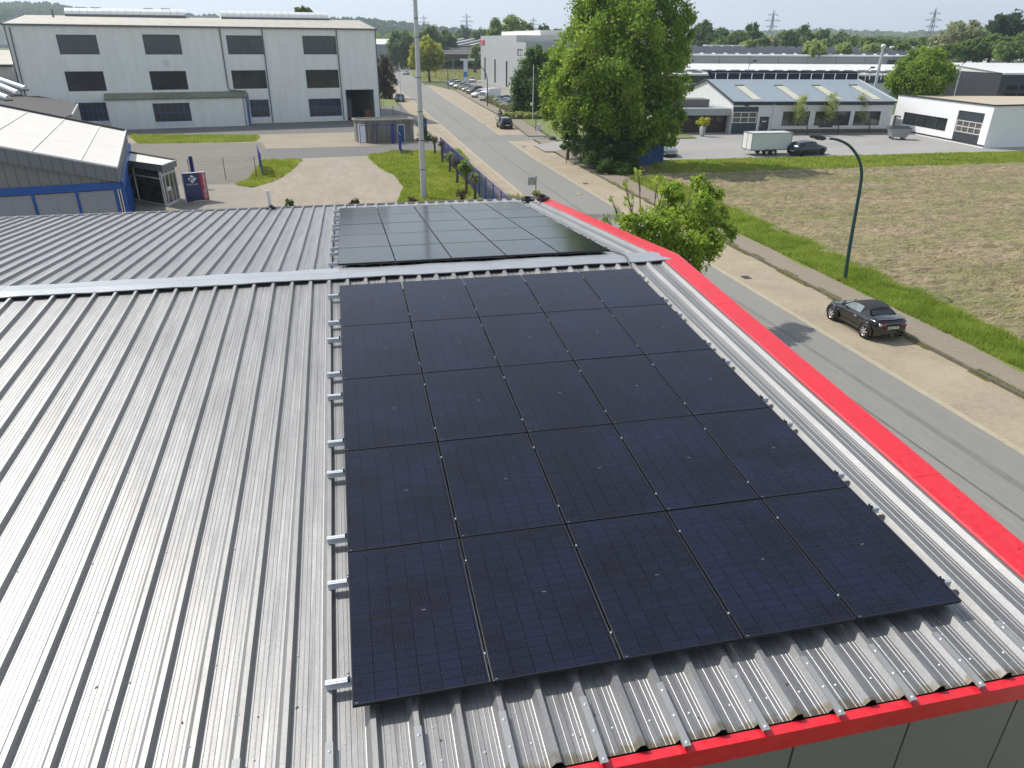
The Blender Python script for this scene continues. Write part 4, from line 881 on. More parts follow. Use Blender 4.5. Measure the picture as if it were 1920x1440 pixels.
# ---------------------------------------------------------------- blue mesh panels and gates
def meshpanel(name,A,B_,h,label,cat,posts,m=M_BLUEM,cell=.10,group=None,dense=True,bw=.014):
    F=Frame(A,B_); Lg=F.loc(B_)[0]; t=empty(name,F.w(0,0),F.a,label,cat,group)
    for u in posts(Lg): b=MB(); b.box(u-.04,-.03,0,u+.04,.03,h+.05); b.build('post',m,t)
    b=MB()
    for u in np.arange(.05,Lg,cell): b.bar((u,0,.06),(u,0,h),bw,bw)
    for z in np.arange(.08,h,.2 if dense else .4): b.bar((0,.012,z),(Lg,.012,z),bw*1.3,bw*1.3)
    b.bar((0,0,h),(Lg,0,h),.05,.05); b.build('mesh',m,t); return t
A=G(826,258,1.9);B_=G(940,358,1.9); A=Vector((A.x,A.y,0));B_=Vector((B_.x,B_.y,0)); dr=(B_-A)
meshpanel('mesh_fence',A,B_+dr*.18,1.9,'long blue steel mesh fence along the left verge beside the pollarded trees','fence',lambda L:[L*k/13 for k in range(14)],cell=.16,bw=.016)
meshpanel('mesh_gate',G(487.5,314),G(493.5,332),2.0,'open blue mesh gate wing standing in grass left of the gravel track','gate',lambda L:(0,L),cell=.14,bw=.03,group='blue gate wings')
meshpanel('mesh_gate',G(748.5,281),G(753.5,291),1.95,'open blue mesh gate wing on the grass left of the grey mast','gate',lambda L:(0,L),cell=.14,bw=.03,group='blue gate wings')
meshpanel('mesh_gate',G(793,255),G(801,259),2.3,'blue mesh gate wing just right of the grey mast beside the concrete hut','gate',lambda L:(0,L),cell=.12,bw=.03,group='blue gate wings')
# ---------------------------------------------------------------- concrete hut
FK=Frame(G(690,268.5),G(776.5,265.2)); kw=FK.loc(G(776.5,265.2))[0]; kh=FK.uz(740,225)[1]
K=empty('concrete_hut',FK.w(0,0),FK.a,'stained concrete hut with a blue door beyond the gravel yard','hut')
dz=holes_px(FK,[(744.5,234,758.5,234,745,266)])[0]; dz=(dz[0],dz[1],0.02,dz[3]); left=-1.05
b=MB(); b.wall(0,kw,0,kh,[dz],0,rev=.1); b.quad((kw,0,0),(kw,2.8,0),(kw,2.8,kh),(kw,0,kh)); b.quad((kw,2.8,0),(left,2.8,0),(left,2.8,kh),(kw,2.8,kh)); b.quad((left,2.8,0),(left,1.2,0),(left,1.2,kh),(left,2.8,kh)); b.quad((0,0,0),(left,1.2,0),(left,1.2,kh),(0,0,kh)); b.build('wall',cladmat('stained_concrete',(.30,.285,.245),2.7,.005,(.09,.08,.065),.85,.9,sc=2.6,joint=.012),K)
b=MB(); b.add([(-.05,-.1,kh),(kw+.1,-.1,kh),(kw+.1,2.9,kh),(left-.1,2.9,kh),(left-.1,1.15,kh)],[(0,1,2,3,4)]); r=[(-.05,-.1),(kw+.1,-.1),(kw+.1,2.9),(left-.1,2.9),(left-.1,1.15)]
for i in range(5): p=r[i];q=r[(i+1)%5]; b.bar((*p,kh+.02),(*q,kh+.02),.22,.16)
b.build('roof',mat('concrete_rim',(.34,.32,.28),.9,n1=(2,.7,(.18,.17,.14)),bump=.3,bscale=12),K)
b=MB(); b.quad((-.0,.05,kh+.012),(kw-.1,.05,kh+.012),(kw-.1,2.7,kh+.012),(left+.1,2.7,kh+.012)); b.build('roof_felt',MATS['dark_roofing_felt'],K)
b=MB(); b.box(dz[0]+.08,.04,.03,dz[1]-.08,.08,dz[3]-.06); b.build('door',mat('hut_door_blue',(.015,.075,.20),.45,n1=(3,.4,(.02,.09,.22))),K); b=MB(); b.box(dz[0],-.02,0,dz[0]+.08,.05,dz[3]+.02); b.box(dz[1]-.08,-.02,0,dz[1],.05,dz[3]+.02); b.box(dz[0],-.02,dz[3]-.06,dz[1],.05,dz[3]+.04); b.build('door_frame',M_WHITE,K)
b=MB(); b.M=Matrix.Translation((left+.02,1.17,0))@Matrix.Rotation(math.atan2(-1.2,1.05),4,'Z'); b.box(.25,-.05,.05,1.35,-.01,2.1); b.build('white_shutter',mat('white_shutter',(.62,.68,.75),.4),K)
FF=Frame(G(676,270),G(741,268)); fw_=FF.loc(G(741,268))[0]
t=empty('framed_fence',FF.w(0,-.35),FF.a,'blue framed wire panel standing in front of the concrete hut','fence')
zt=FF.uz(700,234,-.35)[1]
for u in (0,fw_*.46,fw_*.9): b=MB(); b.box(u-.035,-.03,0,u+.035,.03,zt); b.build('post',M_BLUEM,t)
b=MB(); b.box(0,-.025,zt-.06,fw_,.025,zt+.003); b.build('top_rail',M_BLUEM,t)
b=MB(); [b.bar((0,0,z),(fw_,0,z),.008,.008) for z in np.arange(.1,zt,.2)]; [b.bar((u,0,.05),(u,0,zt),.006,.006) for u in np.arange(0,fw_,.1)]; b.build('wire_mesh',M_DGREY,t)
b=MB(); b.box(fw_*.9,-.12,0,fw_*.9+.3,.12,zt+.12); b.build('gate_post',M_BLUEM,t)
# ---------------------------------------------------------------- tall grey mast
P=G(795,372.5); t=empty('steel_mast',P,0,'very tall tapering grey mast rising out of the frame from the lawn','mast')
b=MB(); b.tube([(0,0,z) for z in (0,4,8,12,16)],[.235,.205,.175,.150,.125],20); b.build('shaft',mat('mast_galvanised',(.46,.48,.47),.5,.25,n1=(2,.5,(.38,.40,.39)),n2=(9,.3,(.54,.55,.54)),stretch=(1,1,.3)),t)
for z,r in ((2.2,.225),(4.3,.208),(6.3,.192),(8.6,.176),(11.2,.160),(12.4,.152)): b=MB(); b.lathe([(r-.004,z-.03),(r+.012,z-.03),(r+.012,z+.03),(r-.004,z+.03)],20); b.build('clamp_band',M_PIPE,t)
for k in range(9):
    z=11.9+k*.32
    b=MB(); b.bar((-.12,0,z),(-.34,0,z),.02,.02); b.bar((.12,0,z+.16),(.2,0,z+.16),.02,.02); b.build('climbing_peg',M_GALV,t)
b=MB(); b.lathe([(.5,0),(.5,.06),(.30,.06),(.30,.0)],20); b.build('footing',M_CONC,t)
# ---------------------------------------------------------------- flagpoles, bollards by the white hall
M_POLE=mat('white_pole',(.62,.63,.60),.4)
for px,py,tx,ty,lab in ((719.8,181,715,107,'bare white flagpole against the dark shrubs right of the white hall, leftmost'),(726,182.5,721,104,'bare white flagpole against the dark shrubs, second from the white hall'),(753.6,217.5,748.4,118,'bare white flagpole in the shade of the white hall, nearest the grey mast')):
    t,h=post('flagpole',px,py,tx,ty,.06,M_POLE,lab,'flagpole',.7,'flagpoles'); b=MB(); b.lathe([(0,h+.1),(.07,h+.04),(.05,h)],8); b.build('cap',M_POLE,t)
M_YEL=mat('bollard_pale',(.55,.5,.35),.5)
def bollard(px,py,lab,h=.95,r=.07):
    P=G(px,py); t=empty('bollard',P,0,lab,'bollard','bollards by the white hall'); b=MB(); b.tube([(0,0,0),(0,0,h)],r,10); b.build('post',M_YEL,t)
    for z in (.2,.62): b=MB(); b.lathe([(r+.004,z),(r+.004,z+.2)],10); b.build('stripe',M_BLACK,t)
bollard(720,200,'thin striped bollard beside the white hall corner, farthest back',1.4,.05); bollard(716,200,'short black topped bollard beside the white hall corner'); bollard(737.8,217,'striped bollard in the shadow just behind the concrete hut',1.5,.08)
# thin barrier and sign behind our far roof corner
M_POST=mat('weathered_post',(.10,.10,.10),.6)
P=AT(1006,47); P=Vector((12.35,32.6,0)); zt=ZAT(1006.5,329,P)
t=empty('street_sign',P,0,'thin post with small white text plates behind the far roof corner','sign')
b=MB(); b.tube([(0,0,0),(0,0,zt)],.03,8); b.build('post',M_POST,t)
b=MB(); b.box(-.55,-.015,zt-.62,-.02,.015,zt-.10); b.build('plate',mat('dusty_white_plate',(.42,.42,.37),.6),t)
text_obj('AUS',.16,M_DGREY,t,loc=(-.40,-.018,zt-.27),rot=(rad(90),0,0),depth=.002); text_obj('0 1 8',.22,M_DGREY,t,loc=(-.52,-.018,zt-.50),rot=(rad(90),0,0),depth=.002)
# ================================================================ workshop with blue-grey roof on the right
FW=Frame(G(1368,251),G(1665,249)); W=empty('workshop_building',FW.w(0,0),FW.a,'long white workshop with blue grey ribbed roof, pale rooflight strips and dark sectional door','building')
wl=FW.uz(1678,189)[0]; we=FW.uz(1520,189.5)[1]
rects=holes_px(FW,[(1375.2,200.5,1423.3,200.5,1369.5,250.5),(1424.5,218.8,1440.5,218.8,1422,247),(1469,209,1519.5,209,1465,236),(1530,208.5,1596,208.5,1524,235.5),(1603.5,208,1652.8,208,1599.4,234)])
gd=(rects[0][0]+.05,rects[0][1],0.0,rects[0][3]); dr=(gd[1]+.35,rects[1][1]+.2,0.0,rects[1][3]); ws=rects[2:]; zz=(ws[0][2]+ws[1][2])/2; ws=[(w_[0],w_[1],zz,ws[0][3]) for w_ in ws]
M_WW=cladmat('white_block_wall',(.66,.665,.65),.5,.004,(.50,.50,.48),.7,.4,vert=False)
pv,pz=FW.vz(1327,150,0); dep=pv*2; M_BR=cladmat('blue_grey_ribbed_roof',(.27,.33,.37),.35,.06,(.35,.39,.40),.4,.5)
b=MB(); b.wall(0,wl,0,we,[gd,dr]+ws,0,rev=.15); b.add([(0,dep,0),(0,0,0),(0,0,we),(0,pv,pz),(0,dep,we)],[(0,1,2,3,4)]); b.add([(wl,0,0),(wl,dep,0),(wl,dep,we),(wl,pv,pz),(wl,0,we)],[(0,1,2,3,4)]); b.quad((wl,dep,0),(0,dep,0),(0,dep,we),(wl,dep,we)); b.build('wall',M_WW,W)
b=MB(); b.add([(-.25,-.3,we-.02),(wl+.2,-.3,we-.02),(wl+.2,pv,pz+.12),(-.25,pv,pz+.12)],[(0,1,2,3)]); b.add([(-.25,pv,pz+.12),(wl+.2,pv,pz+.12),(wl+.2,dep+.3,we),(-.25,dep+.3,we)],[(0,1,2,3)]); b.build('roof',M_BR,W)
b=MB(); b.bar((-.28,-.3,we-.05),(-.28,pv,pz+.1),.1,.22); b.bar((-.28,pv,pz+.1),(-.28,dep+.3,we-.05),.1,.22); b.bar((wl+.22,-.3,we),(wl+.22,pv,pz+.12),.1,.2,1); b.build('verge',[M_DGREY,M_GALV],W)
b=MB(); b.box(-.25,-.42,we-.22,wl+.1,-.05,we-.03); b.box(0,-.06,we-.50,wl,0-.005,we-.22); b.build('gutter',M_DGREY,W)
sl_=(pz+.12-(we-.02))/(pv+.3)
for x0,y0,x1 in ((1391,161.5,1416),(1467,161.5,1492),(1541,161.5,1562),(1614,161,1632)):
    u,z=FW.vz(x0,y0,0) if 0 else (0,0)
    ut=None
    # top of the strip lies on the roof plane: search along the ray
    def onroof(px,py):
        d=ray(px,py); lo,hi=20,200
        for _ in range(60):
            t=(lo+hi)/2; Q=CAM+d*t; l=FW.loc(Q); zr_=we-.02+sl_*(l[1]+.3)
            if Q.z>zr_: lo=t
            else: hi=t
        return FW.loc(CAM+d*lo)
    p=onroof(x0,y0); q=onroof(x1,187)
    um=(p[0]+q[0])/2; b=MB(); v0,v1=.35,p[1]
    b.add([(um-.6,v0,we+sl_*(v0+.3)+.03),(um+.6,v0,we+sl_*(v0+.3)+.03),(um+.6,v1,we+sl_*(v1+.3)+.03),(um-.6,v1,we+sl_*(v1+.3)+.03)],[(0,1,2,3)])
    b.build('rooflight_strip',cladmat('yellowed_rooflight',(.62,.60,.45),.2,.03,(.45,.43,.32),.5,.4),W)
    b=MB(); b.box(um-.6,v1+.02,we+sl_*(v1+.3)+.02,um+.6,v1+.35,we+sl_*(v1+.4)+.12); b.build('rooflight_hood',M_DGREY,W)
# sectional door
def garage(par,g,cols,m,fm=M_WHITE,z0=.42,z1=.80,rows=2):
    b=MB(); u0,u1,a,c=g; h=c-a
    zs=[a,a+h*z0,a+h*z1,c]
    b.box(u0,.10,a,u1,.14,zs[1]-.02); b.box(u0,.10,zs[2]+.02,u1,.14,c)
    b.box(u0,.10,zs[1]-.02,u0+.12,.14,zs[2]+.02); b.box(u1-.12,.10,zs[1]-.02,u1,.14,zs[2]+.02)
    for k in range(1,4): b.box(u0,.095,a+h*z0*k/4,u1,.0985,a+h*z0*k/4+.015,1)
    d=b.build('sectional_door',[m,M_BLACK],par)
    f=MB(); 
    for k in range(cols+1): u=u0+.12+(u1-u0-.24)*k/cols; f.box(u-.04,.075,zs[1]-.02,u+.04,.13,zs[2]+.02)
    for k in range(rows+1): z=zs[1]+(zs[2]-zs[1])*k/rows; f.box(u0+.12,.08,z-.04,u1-.12,.128,z+.04)
    f.build('window_frame',fm,d); g_=MB(); g_.quad((u0+.1,.125,zs[1]),(u1-.1,.125,zs[1]),(u1-.1,.125,zs[2]),(u0+.1,.125,zs[2])); g_.build('pane',mat('door_window_glass',(.10,.095,.08),.15,n1=(.9,.5,(.16,.15,.12))),d)
M_NAVYD=mat('door_blue_grey',(.022,.038,.062),.4,n1=(2,.3,(.03,.045,.07)))
garage(W,gd,3,M_NAVYD)
b=MB(); b.box(dr[0]+.06,.05,.03,dr[1]-.06,.09,dr[3]-.06); b.build('door',M_DGREY,W); b=MB(); b.box(dr[0]+.35,.03,1.5,dr[1]-.35,.05,1.62); b.build('door_plate',M_WHITE,W); b=MB(); b.box(dr[0]+.14,0,1.0,dr[0]+.2,.05,1.15); b.build('door_handle',M_GALV,W)
for i,w_ in enumerate(ws): window(W,*w_,v=.12,nx=(3,4,3)[i],fm=M_DGREY,fw=.07,bars=.07,gm=mat('reflecting_glass',(.035,.038,.036),.05,n1=(.45,.8,(.14,.14,.13),3),n2=(1.3,.5,(.015,.02,.02)),spec=.7))
b=MB(); b.box(dr[1]+.2,-.03,0,wl,-.003,.55); b.build('plinth',mat('dark_plinth',(.13,.115,.095),.9,n1=(2,.6,(.09,.08,.065))),W)
b=MB(); u=FW.uz(1451,195)[0]; b.tube([(u,-.12,0),(u,-.12,we-.3)],.05,8); b.build('downpipe',M_GALV,W); b=MB(); u=FW.uz(1400,196)[0]; b.box(u-.2,-.35,we-.62,u+.2,-.05,we-.48); b.build('wall_lamp',M_DGREY,W)
b=MB(); u=FW.uz(1547,241)[0]; b.box(u-1.,-.04,.78,u+1,-.006,.98); b.box(u-.95,-.06,.86,u+.95,-.04,.90,1); b.build('wall_grille',[M_DGREY,M_BLACK],W)
# raised collector rack along the ridge
SR=empty('roof_rack',FW.w(0,pv+.4,pz),FW.a,'dark row of raised collectors on posts along the workshop ridge','solar collector rack')
b=MB(); b.add([(.6,.2,.2),(wl+1,.2,.2),(wl+1,1.9,1.15),(.6,1.9,1.15)],[(0,1,2,3),(3,2,1,0)]); b.build('collectors',M_CELL,SR)
b=MB(); b.box(.6,.15,.0,wl+1,.22,.22); b.build('base_rail',M_BLACK,SR)
for k in range(16): u=1.2+k*1.82; b=MB(); b.box(u,-.1,.1,u+.09,0,.9); b.build('post',M_WHITE,SR)
b=MB(); b.bar((.6,-.05,.93),(wl+1,-.05,.93),.03,.03); b.build('top_rail',M_GALV,SR)
# low wing left of the workshop with brown timber front
FN=Frame(FW.w(-6.6,.9),ang=FW.a); O=empty('timber_front_annex',FN.w(0,0),FN.a,'low flat roofed annex with brown timber front left of the white gable','building')
nz=FN.uz(1330,213)[1]; ntop=FN.uz(1330,203)[1]; nh=ntop
b=MB(); b.box(0,.6,0,6.5,6,nh-.9); b.build('wall',mat('brown_timber',(.055,.036,.026),.8,n1=(2,.5,(.085,.055,.035)),stretch=(4,4,.4)),O)
b=MB(); b.box(-3,-.5,nh-.85,6.55,6,nh); b.build('roof_slab',mat('pale_fascia',(.36,.39,.385),.7,n1=(.7,.5,(.30,.32,.31))),O)
for k in range(4): window(O,.5+k*1.5,1.8+k*1.5,nh-1.75,nh-1.0,v=.58,fm=M_DGREY,fw=.05)
b=MB(); b.box(-2.5,1.5,nh+.002,4.2,4.5,nh+1.0); b.build('roof_box',mat('felt_grey_box',(.17,.16,.15),.9),O)
# ================================================================ modern white building with wide grey garage
Cc=G(1843.4,278.3); Q=G(1702.7,250.1); FB=Frame(Q,Cc); cu=FB.loc(Cc)[0]; u0=FB.uz(1678,210)[0]; bh=FB.uz(1865,198.3)[1]
B=empty('modern_workshop',FB.w(0,0),FB.a,'bright white flat roofed building with long ribbon window and grey glazed garage door','building')
hw=holes_px(FB,[(1696,209.7,1780.7,221,1692,232)])[0]; hg=holes_px(FB,[(1798.2,206.4,1849.3,211.5,1783.6,267.6)])[0]; hg=(hg[0],hg[1],0,hg[3]); hd=(u0+.25,FB.uz(1690,217)[0],0,FB.uz(1680,216)[1])
b=MB(); b.wall(u0,cu,.0,bh,[hw,hg,hd],0,rev=.16); 
er=G(1960,274); FR_=Frame(Cc,G(1920,275)); rr=FR_.w(30,0); rl=FB.loc(rr); 
b.quad((cu,0,0),(rl[0],rl[1],0),(rl[0],rl[1],bh),(cu,0,bh)); b.build('wall',mat('bright_white_render',(.80,.80,.79),.7,n1=(1,.2,(.76,.76,.75))),B)
# visible roof back edge
back=[FB.loc(G(x,y,bh)) for x,y in ((1760,177.5),(1822,178.5),(1940,187))]
b=MB(); ring=[(u0,0),(cu,0),(rl[0],rl[1]),(rl[0]+2,rl[1]+24),(u0+2,26)]
b.add([(x,y,bh-.12) for x,y in ring],[tuple(range(5))]); b.build('roof',mat('sandy_roof_gravel',(.50,.43,.31),.9,n1=(.4,.5,(.44,.38,.27)),n2=(9,.3,(.38,.33,.25)),bump=.3,bscale=20),B)
b=MB(); 
for i in range(4): p=ring[i];q=ring[i+1]; b.bar((*p,bh+.02),(*q,bh+.02),.25,.16)
b.build('roof_edge',M_DGREY,B)
b=MB(); b.bar((u0,-.02,.25),(cu,-.02,.25),.03,.18); b.bar((u0,-.03,.08),(cu,-.03,.08),.05,.14,1); b.build('base_trim',[M_DGREY,M_WHITE],B)
window(B,*hw,v=.12,us=[hw[0]+(hw[1]-hw[0])*k for k in (.25,.5,.53,.78)],fm=M_DGREY,fw=.09,bars=.05); garage(B,hg,4,mat('anthracite_door',(.045,.055,.062),.4),z0=.36,z1=.70)
b=MB(); b.box(hd[0]+.1,.1,.02,hd[1]-.08,.14,hd[3]-.08); b.build('door',M_WHITE,B); b=MB(); b.box(hd[0],.0,.0,hd[0]+.08,.12,hd[3]); b.box(hd[1]-.08,0,0,hd[1],.12,hd[3]); b.box(hd[0],0,hd[3]-.08,hd[1],.12,hd[3]); b.build('door_frame',M_DGREY,B)
# ================================================================ warehouses with solar roofs
M_PV=mat('far_solar_rows',(.022,.022,.024),.45,n1=(.4,.4,(.05,.05,.055)))
M_WROOF2=mat('bright_white_roof',(.72,.72,.69),.6,n1=(.06,.5,(.62,.61,.56)),n2=(.5,.3,(.55,.54,.50)))
def warehouse(px,D,ang,x0,x1,ye,yr,dep,label,wallm,rows,xr=None,lower=None,overhang=.5):
    P=AT(px,D); F=Frame(P,ang=ang); u0=F.uz(x0,ye)[0]; u1=F.uz(x1,ye)[0]; z=F.uz(px,ye)[1]; zr=F.uz(px,yr,dep)[1]
    O=empty('warehouse',F.w(u0,0),F.a,label,'building'); Lw=u1-u0
    b=MB(); b.box(0,0,0,Lw,dep*2,z-.05); b.build('wall',wallm,O)
    if lower: b=MB(); b.box(0,-.06,0,Lw,-.002,lower); b.build('lower_wall',M_WW,O)
    b=MB(); b.add([(-.3,-overhang,z),(Lw+.3,-overhang,z),(Lw+.3,dep,zr),(-.3,dep,zr)],[(0,1,2,3)]); b.add([(-.3,dep,zr),(Lw+.3,dep,zr),(Lw+.3,dep*2,z),(-.3,dep*2,z)],[(0,1,2,3)]); b.add([(Lw,0,z-.1),(Lw,dep*2,z-.1),(Lw,dep,zr-.02)],[(0,1,2)]); b.add([(0,dep*2,z-.1),(0,0,z-.1),(0,dep,zr-.02)],[(0,1,2)]); b.build('roof',M_WROOF2,O)
    b=MB(); b.box(-.3,-overhang-.15,z-.35,Lw+.3,-overhang,z+.02); b.build('eave_band',M_WHITE,O)
    if rows:
        b=MB(); s=(zr-z)/(dep+overhang)
        for (va,vb,nr,h) in rows:
            for k in range(nr):
                v=va+(vb-va)*k/nr; w_=(vb-va)/nr*.72
                for u in np.arange(.5,Lw-3,3.6): b.add([(u,v,z+s*(v+overhang)+.12),(u+2.6,v,z+s*(v+overhang)+.12),(u+2.6+1.2,v+w_,z+s*(v+w_+overhang)+.12+h),(u+1.2,v+w_,z+s*(v+w_+overhang)+.12+h)],[(0,1,2,3)])
        o=b.build('solar_rows',M_PV,O); o['kind']='stuff'
    return O,F,u0,Lw,z,zr
PB=G(1850,178); D1=(PB.xy-CAM.xy).length; an=rad(-5.4)
def dist_at(px,P,ang):   # distance along column px to the line through P with direction ang
    F=Frame(P,ang=ang); d=ray(px,90).xy; k=((F.P0-CAM.xy).dot(F.n))/d.dot(F.n); return (d*k).length
D1=dist_at(1500,PB,an)
O,F1,ua,L1,z1,zr1=warehouse(1500,D1,an,1180,1885,139,120,26,'long white roofed warehouse with dark upper wall and solar rows behind the workshop',cladmat('dark_green_cladding',(.045,.055,.052),.6,.03,(.07,.08,.075)),[(1.5,7.5,3,.15)],lower=2.6)
for x,y in ((1812,155),(1858,155)): 
    u,zq=F1.uz(x,y); window(O,u-ua-1.1,u-ua+1.1,zq-1.1,zq+.9,v=-.02,fm=M_WHITE,fw=.22)
for x in (1835,1774,1700): u=F1.uz(x,150)[0]-ua; b=MB(); b.tube([(u,-.2,0),(u,-.2,z1-.3)],.12,6); b.build('downpipe',M_GALV,O)
O2,F2,ub2,L2,z2,zr2=warehouse(1500,D1+52,an,1180,1846,103,89,28,'upper warehouse with grey wall band and wide rows of solar panels on its roof',cladmat('pale_grey_cladding',(.33,.35,.355),9,.03,(.28,.30,.30),joint=.012),[(1,26,6,.45)],overhang=.8)
b=MB(); 
for x in (1700,1785,1800,1846): u=F2.uz(x,110)[0]-ub2; b.box(max(u-6,0),-.05,z2-6,u,-.003,z2-1.2)
b.build('dark_bay',M_DGREY,O2)
b=MB()
for x0,x1 in ((1322,1412),(1675,1700),(1705,1712),(1735,1765)):
    u=F2.uz(x0,87,28)[0]-ub2; w_=F2.uz(x1,87,28)[0]-ub2; b.box(u,26,zr2-.3,w_,30,zr2+.55)
b.build('ridge_rooflight',M_BARREL,O2)
O3,F3,ub3,L3,z3,zr3=warehouse(1900,D1+4,an,1880,2160,137,118,20,'open sided warehouse bay with stacked goods at the right edge',M_DGREY,None,lower=None)
b=MB(); [b.box(2+3.2*k,-.25,3.4-.0+1.5*j-2.6,4.3+3.2*k,-.05,4.3+1.5*j-2.6) for k in range(8) for j in range(2)]; b.build('stacked_goods',M_BLACK,O3)
O4,F4,ub4,L4,z4,zr4=warehouse(1900,D1+75,an,1853,2160,112,104,14,'pale roofed hall beyond the right end of the solar warehouses',M_WW,None)
# flue and lamp poles by the warehouses
def farpost(name,px,D,y0,y1,r,m,label,cat,group=None):
    P=AT(px,D); za=ZAT(px,y1,P); zb=ZAT(px,y0,P); t=empty(name,P,0,label,cat,group); b=MB(); b.tube([(0,0,0),(0,0,zb)],[r,r*.85],10); b.build('pole',m,t); return t,zb
t,zb=farpost('flue',1656,D1-12,88,143,.32,mat('steel_flue',(.55,.57,.58),.4,.3),'white round flue rising in front of the warehouse roofs','flue'); b=MB(); b.lathe([(.42,zb-.1),(.50,zb+.25),(.3,zb+.5),(0,zb+.55)],12); b.build('cowl',M_WHITE,t)
for px,y,lab in ((1409,121,'left floodlight pole before the warehouse roofs'),(1634,134,'short floodlight pole left of the white flue'),(1812,121,'right floodlight pole in front of the dark warehouse wall')):
    t,zb=farpost('floodlight_pole',px,D1-8,y,150,.09,M_GALV,lab,'floodlight pole','floodlight poles'); b=MB(); b.bar((0,0,zb),(1.2,0,zb+.8),.12,.12); b.box(.9,-.2,zb+.6,1.7,.2,zb+.95); b.build('lamp_head',M_DGREY,t)
# ================================================================ grey building with red logo
FG=Frame(G(902,153),G(955,168)); GB=empty('grey_office',FG.w(0,0),FG.a,'tall smooth grey office block with slit windows and a small red logo','building')
uA=FG.uz(968.5,80)[0]; uB=FG.uz(986,80)[0]; zA=FG.uz(935,66.5)[1]; zB=FG.uz(978,79)[1]
slits=holes_px(FG,[(908,107.3,910.6,107.6,908,149),(926.7,111,929.5,111.3,926.7,155),(948.3,114.6,951.5,115,948.3,163),(969.9,92,980.8,93,970,104.5),(969.9,123,980.8,124,970,135)])
M_GC=cladmat('smooth_grey_cladding',(.40,.41,.41),6,.004,(.34,.345,.34),.45,.4,joint=.006); 
b=MB(); b.wall(0,uA,0,zA,slits[:3],0,rev=.25); b.wall(uA,uB,0,zB,slits[3:],0,rev=.25)
b.quad((uA,0,zB),(uA,32,zB),(uA,32,zA),(uA,0,zA)); b.quad((uB,0,0),(uB,34,0),(uB,34,zB),(uB,0,zB)); b.quad((0,34,0),(0,0,0),(0,0,zA),(0,34,zA)); b.build('wall',M_GC,GB)
b=MB(); b.quad((0,0,zA-.1),(uA,0,zA-.1),(uA,32,zA-.1),(0,32,zA-.1)); b.quad((uA,0,zB-.1),(uB,0,zB-.1),(uB,34,zB-.1),(uA,34,zB-.1)); b.build('roof',M_WROOF2,GB)
b=MB(); b.box(1,6,zA-.1,uA-1,30,zA+1.1); b.build('roof_storey',M_WROOF2,GB)
for s_ in slits[:3]: window(GB,*s_,v=.2,nz=6,fm=M_DGREY,fw=.1)
for s_ in slits[3:]: window(GB,*s_,v=.2,nx=2,fm=M_DGREY,fw=.15,bars=.15,gm=mat('pale_pane',(.45,.47,.48),.1))  # these two windows have panes of a plain pale colour
b=MB(); b.M=Matrix.Translation((uA,0,0))@Matrix.Rotation(rad(90),4,'Z'); b.box(10.5,-.06,zA-2.2,12.6,-.01,zA-.5); b.build('side_window_frame',M_WHITE,GB); b=MB(); b.M=Matrix.Translation((uA,0,0))@Matrix.Rotation(rad(90),4,'Z'); b.box(10.9,-.10,zA-1.9,12.2,-.061,zA-.8); b.build('side_window',M_GLASSD,GB)
q=holes_px(FG,[(902.3,75,908.4,75,902.3,83)])[0]; b=MB(); b.box(q[0],-.25,q[2],q[1],-.01,q[3]); lg=b.build('logo_board',mat('logo_red',(.55,.02,.03),.4),GB); b=MB(); m_=(q[0]+q[1])/2; zz=(q[2]+q[3])/2; b.M=Matrix.Translation((m_,-.27,zz))@Matrix.Rotation(rad(90),4,'X'); b.lathe([(.55,0),(.55,.02),(.32,.02),(.32,0)],16); b.build('emblem',mat('logo_pink',(.75,.35,.35),.4),lg)
b=MB(); b.box(-2,-1.0,0,uB,-.05,.35); b.build('plinth',M_CONC,GB)
# low brown buildings and grey hall far behind
def farbox(px,D,ang,x0,x1,yt,dep,label,wm,rm,ridge=None,name='far_building'):
    P=AT(px,D); F=Frame(P,ang=ang); a=F.uz(x0,yt)[0]; c=F.uz(x1,yt)[0]; z=F.uz(px,yt)[1]; O=empty(name,F.w(a,0),F.a,label,'building'); Lw=c-a
    b=MB(); b.box(0,0,0,Lw,dep,z-.05); b.build('wall',wm,O); zr=F.uz(px,ridge,dep/2)[1] if ridge else z+.3
    b=MB(); b.add([(-.5,-.5,z),(Lw+.5,-.5,z),(Lw+.5,dep/2,zr),(-.5,dep/2,zr),(Lw+.5,dep+.5,z),(-.5,dep+.5,z)],[(0,1,2,3),(3,2,4,5)]); b.build('roof',rm,O); return O,F,a,Lw,z
M_BRN=mat('brown_brick',(.10,.07,.055),.8,n1=(.3,.5,(.07,.05,.045))); M_DKR=mat('dark_far_roof',(.065,.058,.055),.7,n1=(.2,.5,(.10,.09,.085)))
O,F,a,Lw,z=farbox(860,330,0,770,903,100,24,'low brown brick hall with white bands behind the meadow',M_BRN,M_DKR,88)
b=MB(); b.box(0,-.7,z-.3,Lw,-.5,z+.2); b.box(0,-.75,z+.8,Lw*.9,-.5,z+1.1); b.build('white_band',M_WHITE,O); tag(O,cat='building')
O,F,a,Lw,z=farbox(850,390,0,760,1010,86,50,'wide dark roofed hall with slanted rooflights left of the grey office',M_BRN,M_DKR,74)
b=MB(); [b.bar((u,1,z+.4),(u+18,22,z+3.4),1.2,.3) for u in np.arange(2,Lw-20,6)]; o=b.build('rooflight_rows',M_WHITE,O); o['kind']='stuff'
farbox(722,360,0,690,742,83,40,'pale grey hall with white roof right behind the big white hall',mat('far_grey_wall',(.33,.35,.38),.6),M_WROOF2,73)
farbox(785,400,0,742,840,80,30,'low pale shed peeping out behind the street trees',mat('far_pale_wall',(.45,.45,.42),.6),M_WROOF2,77)
M_TILE=mat('red_roof_tiles',(.36,.13,.075),.7,n1=(.5,.4,(.28,.10,.06)))
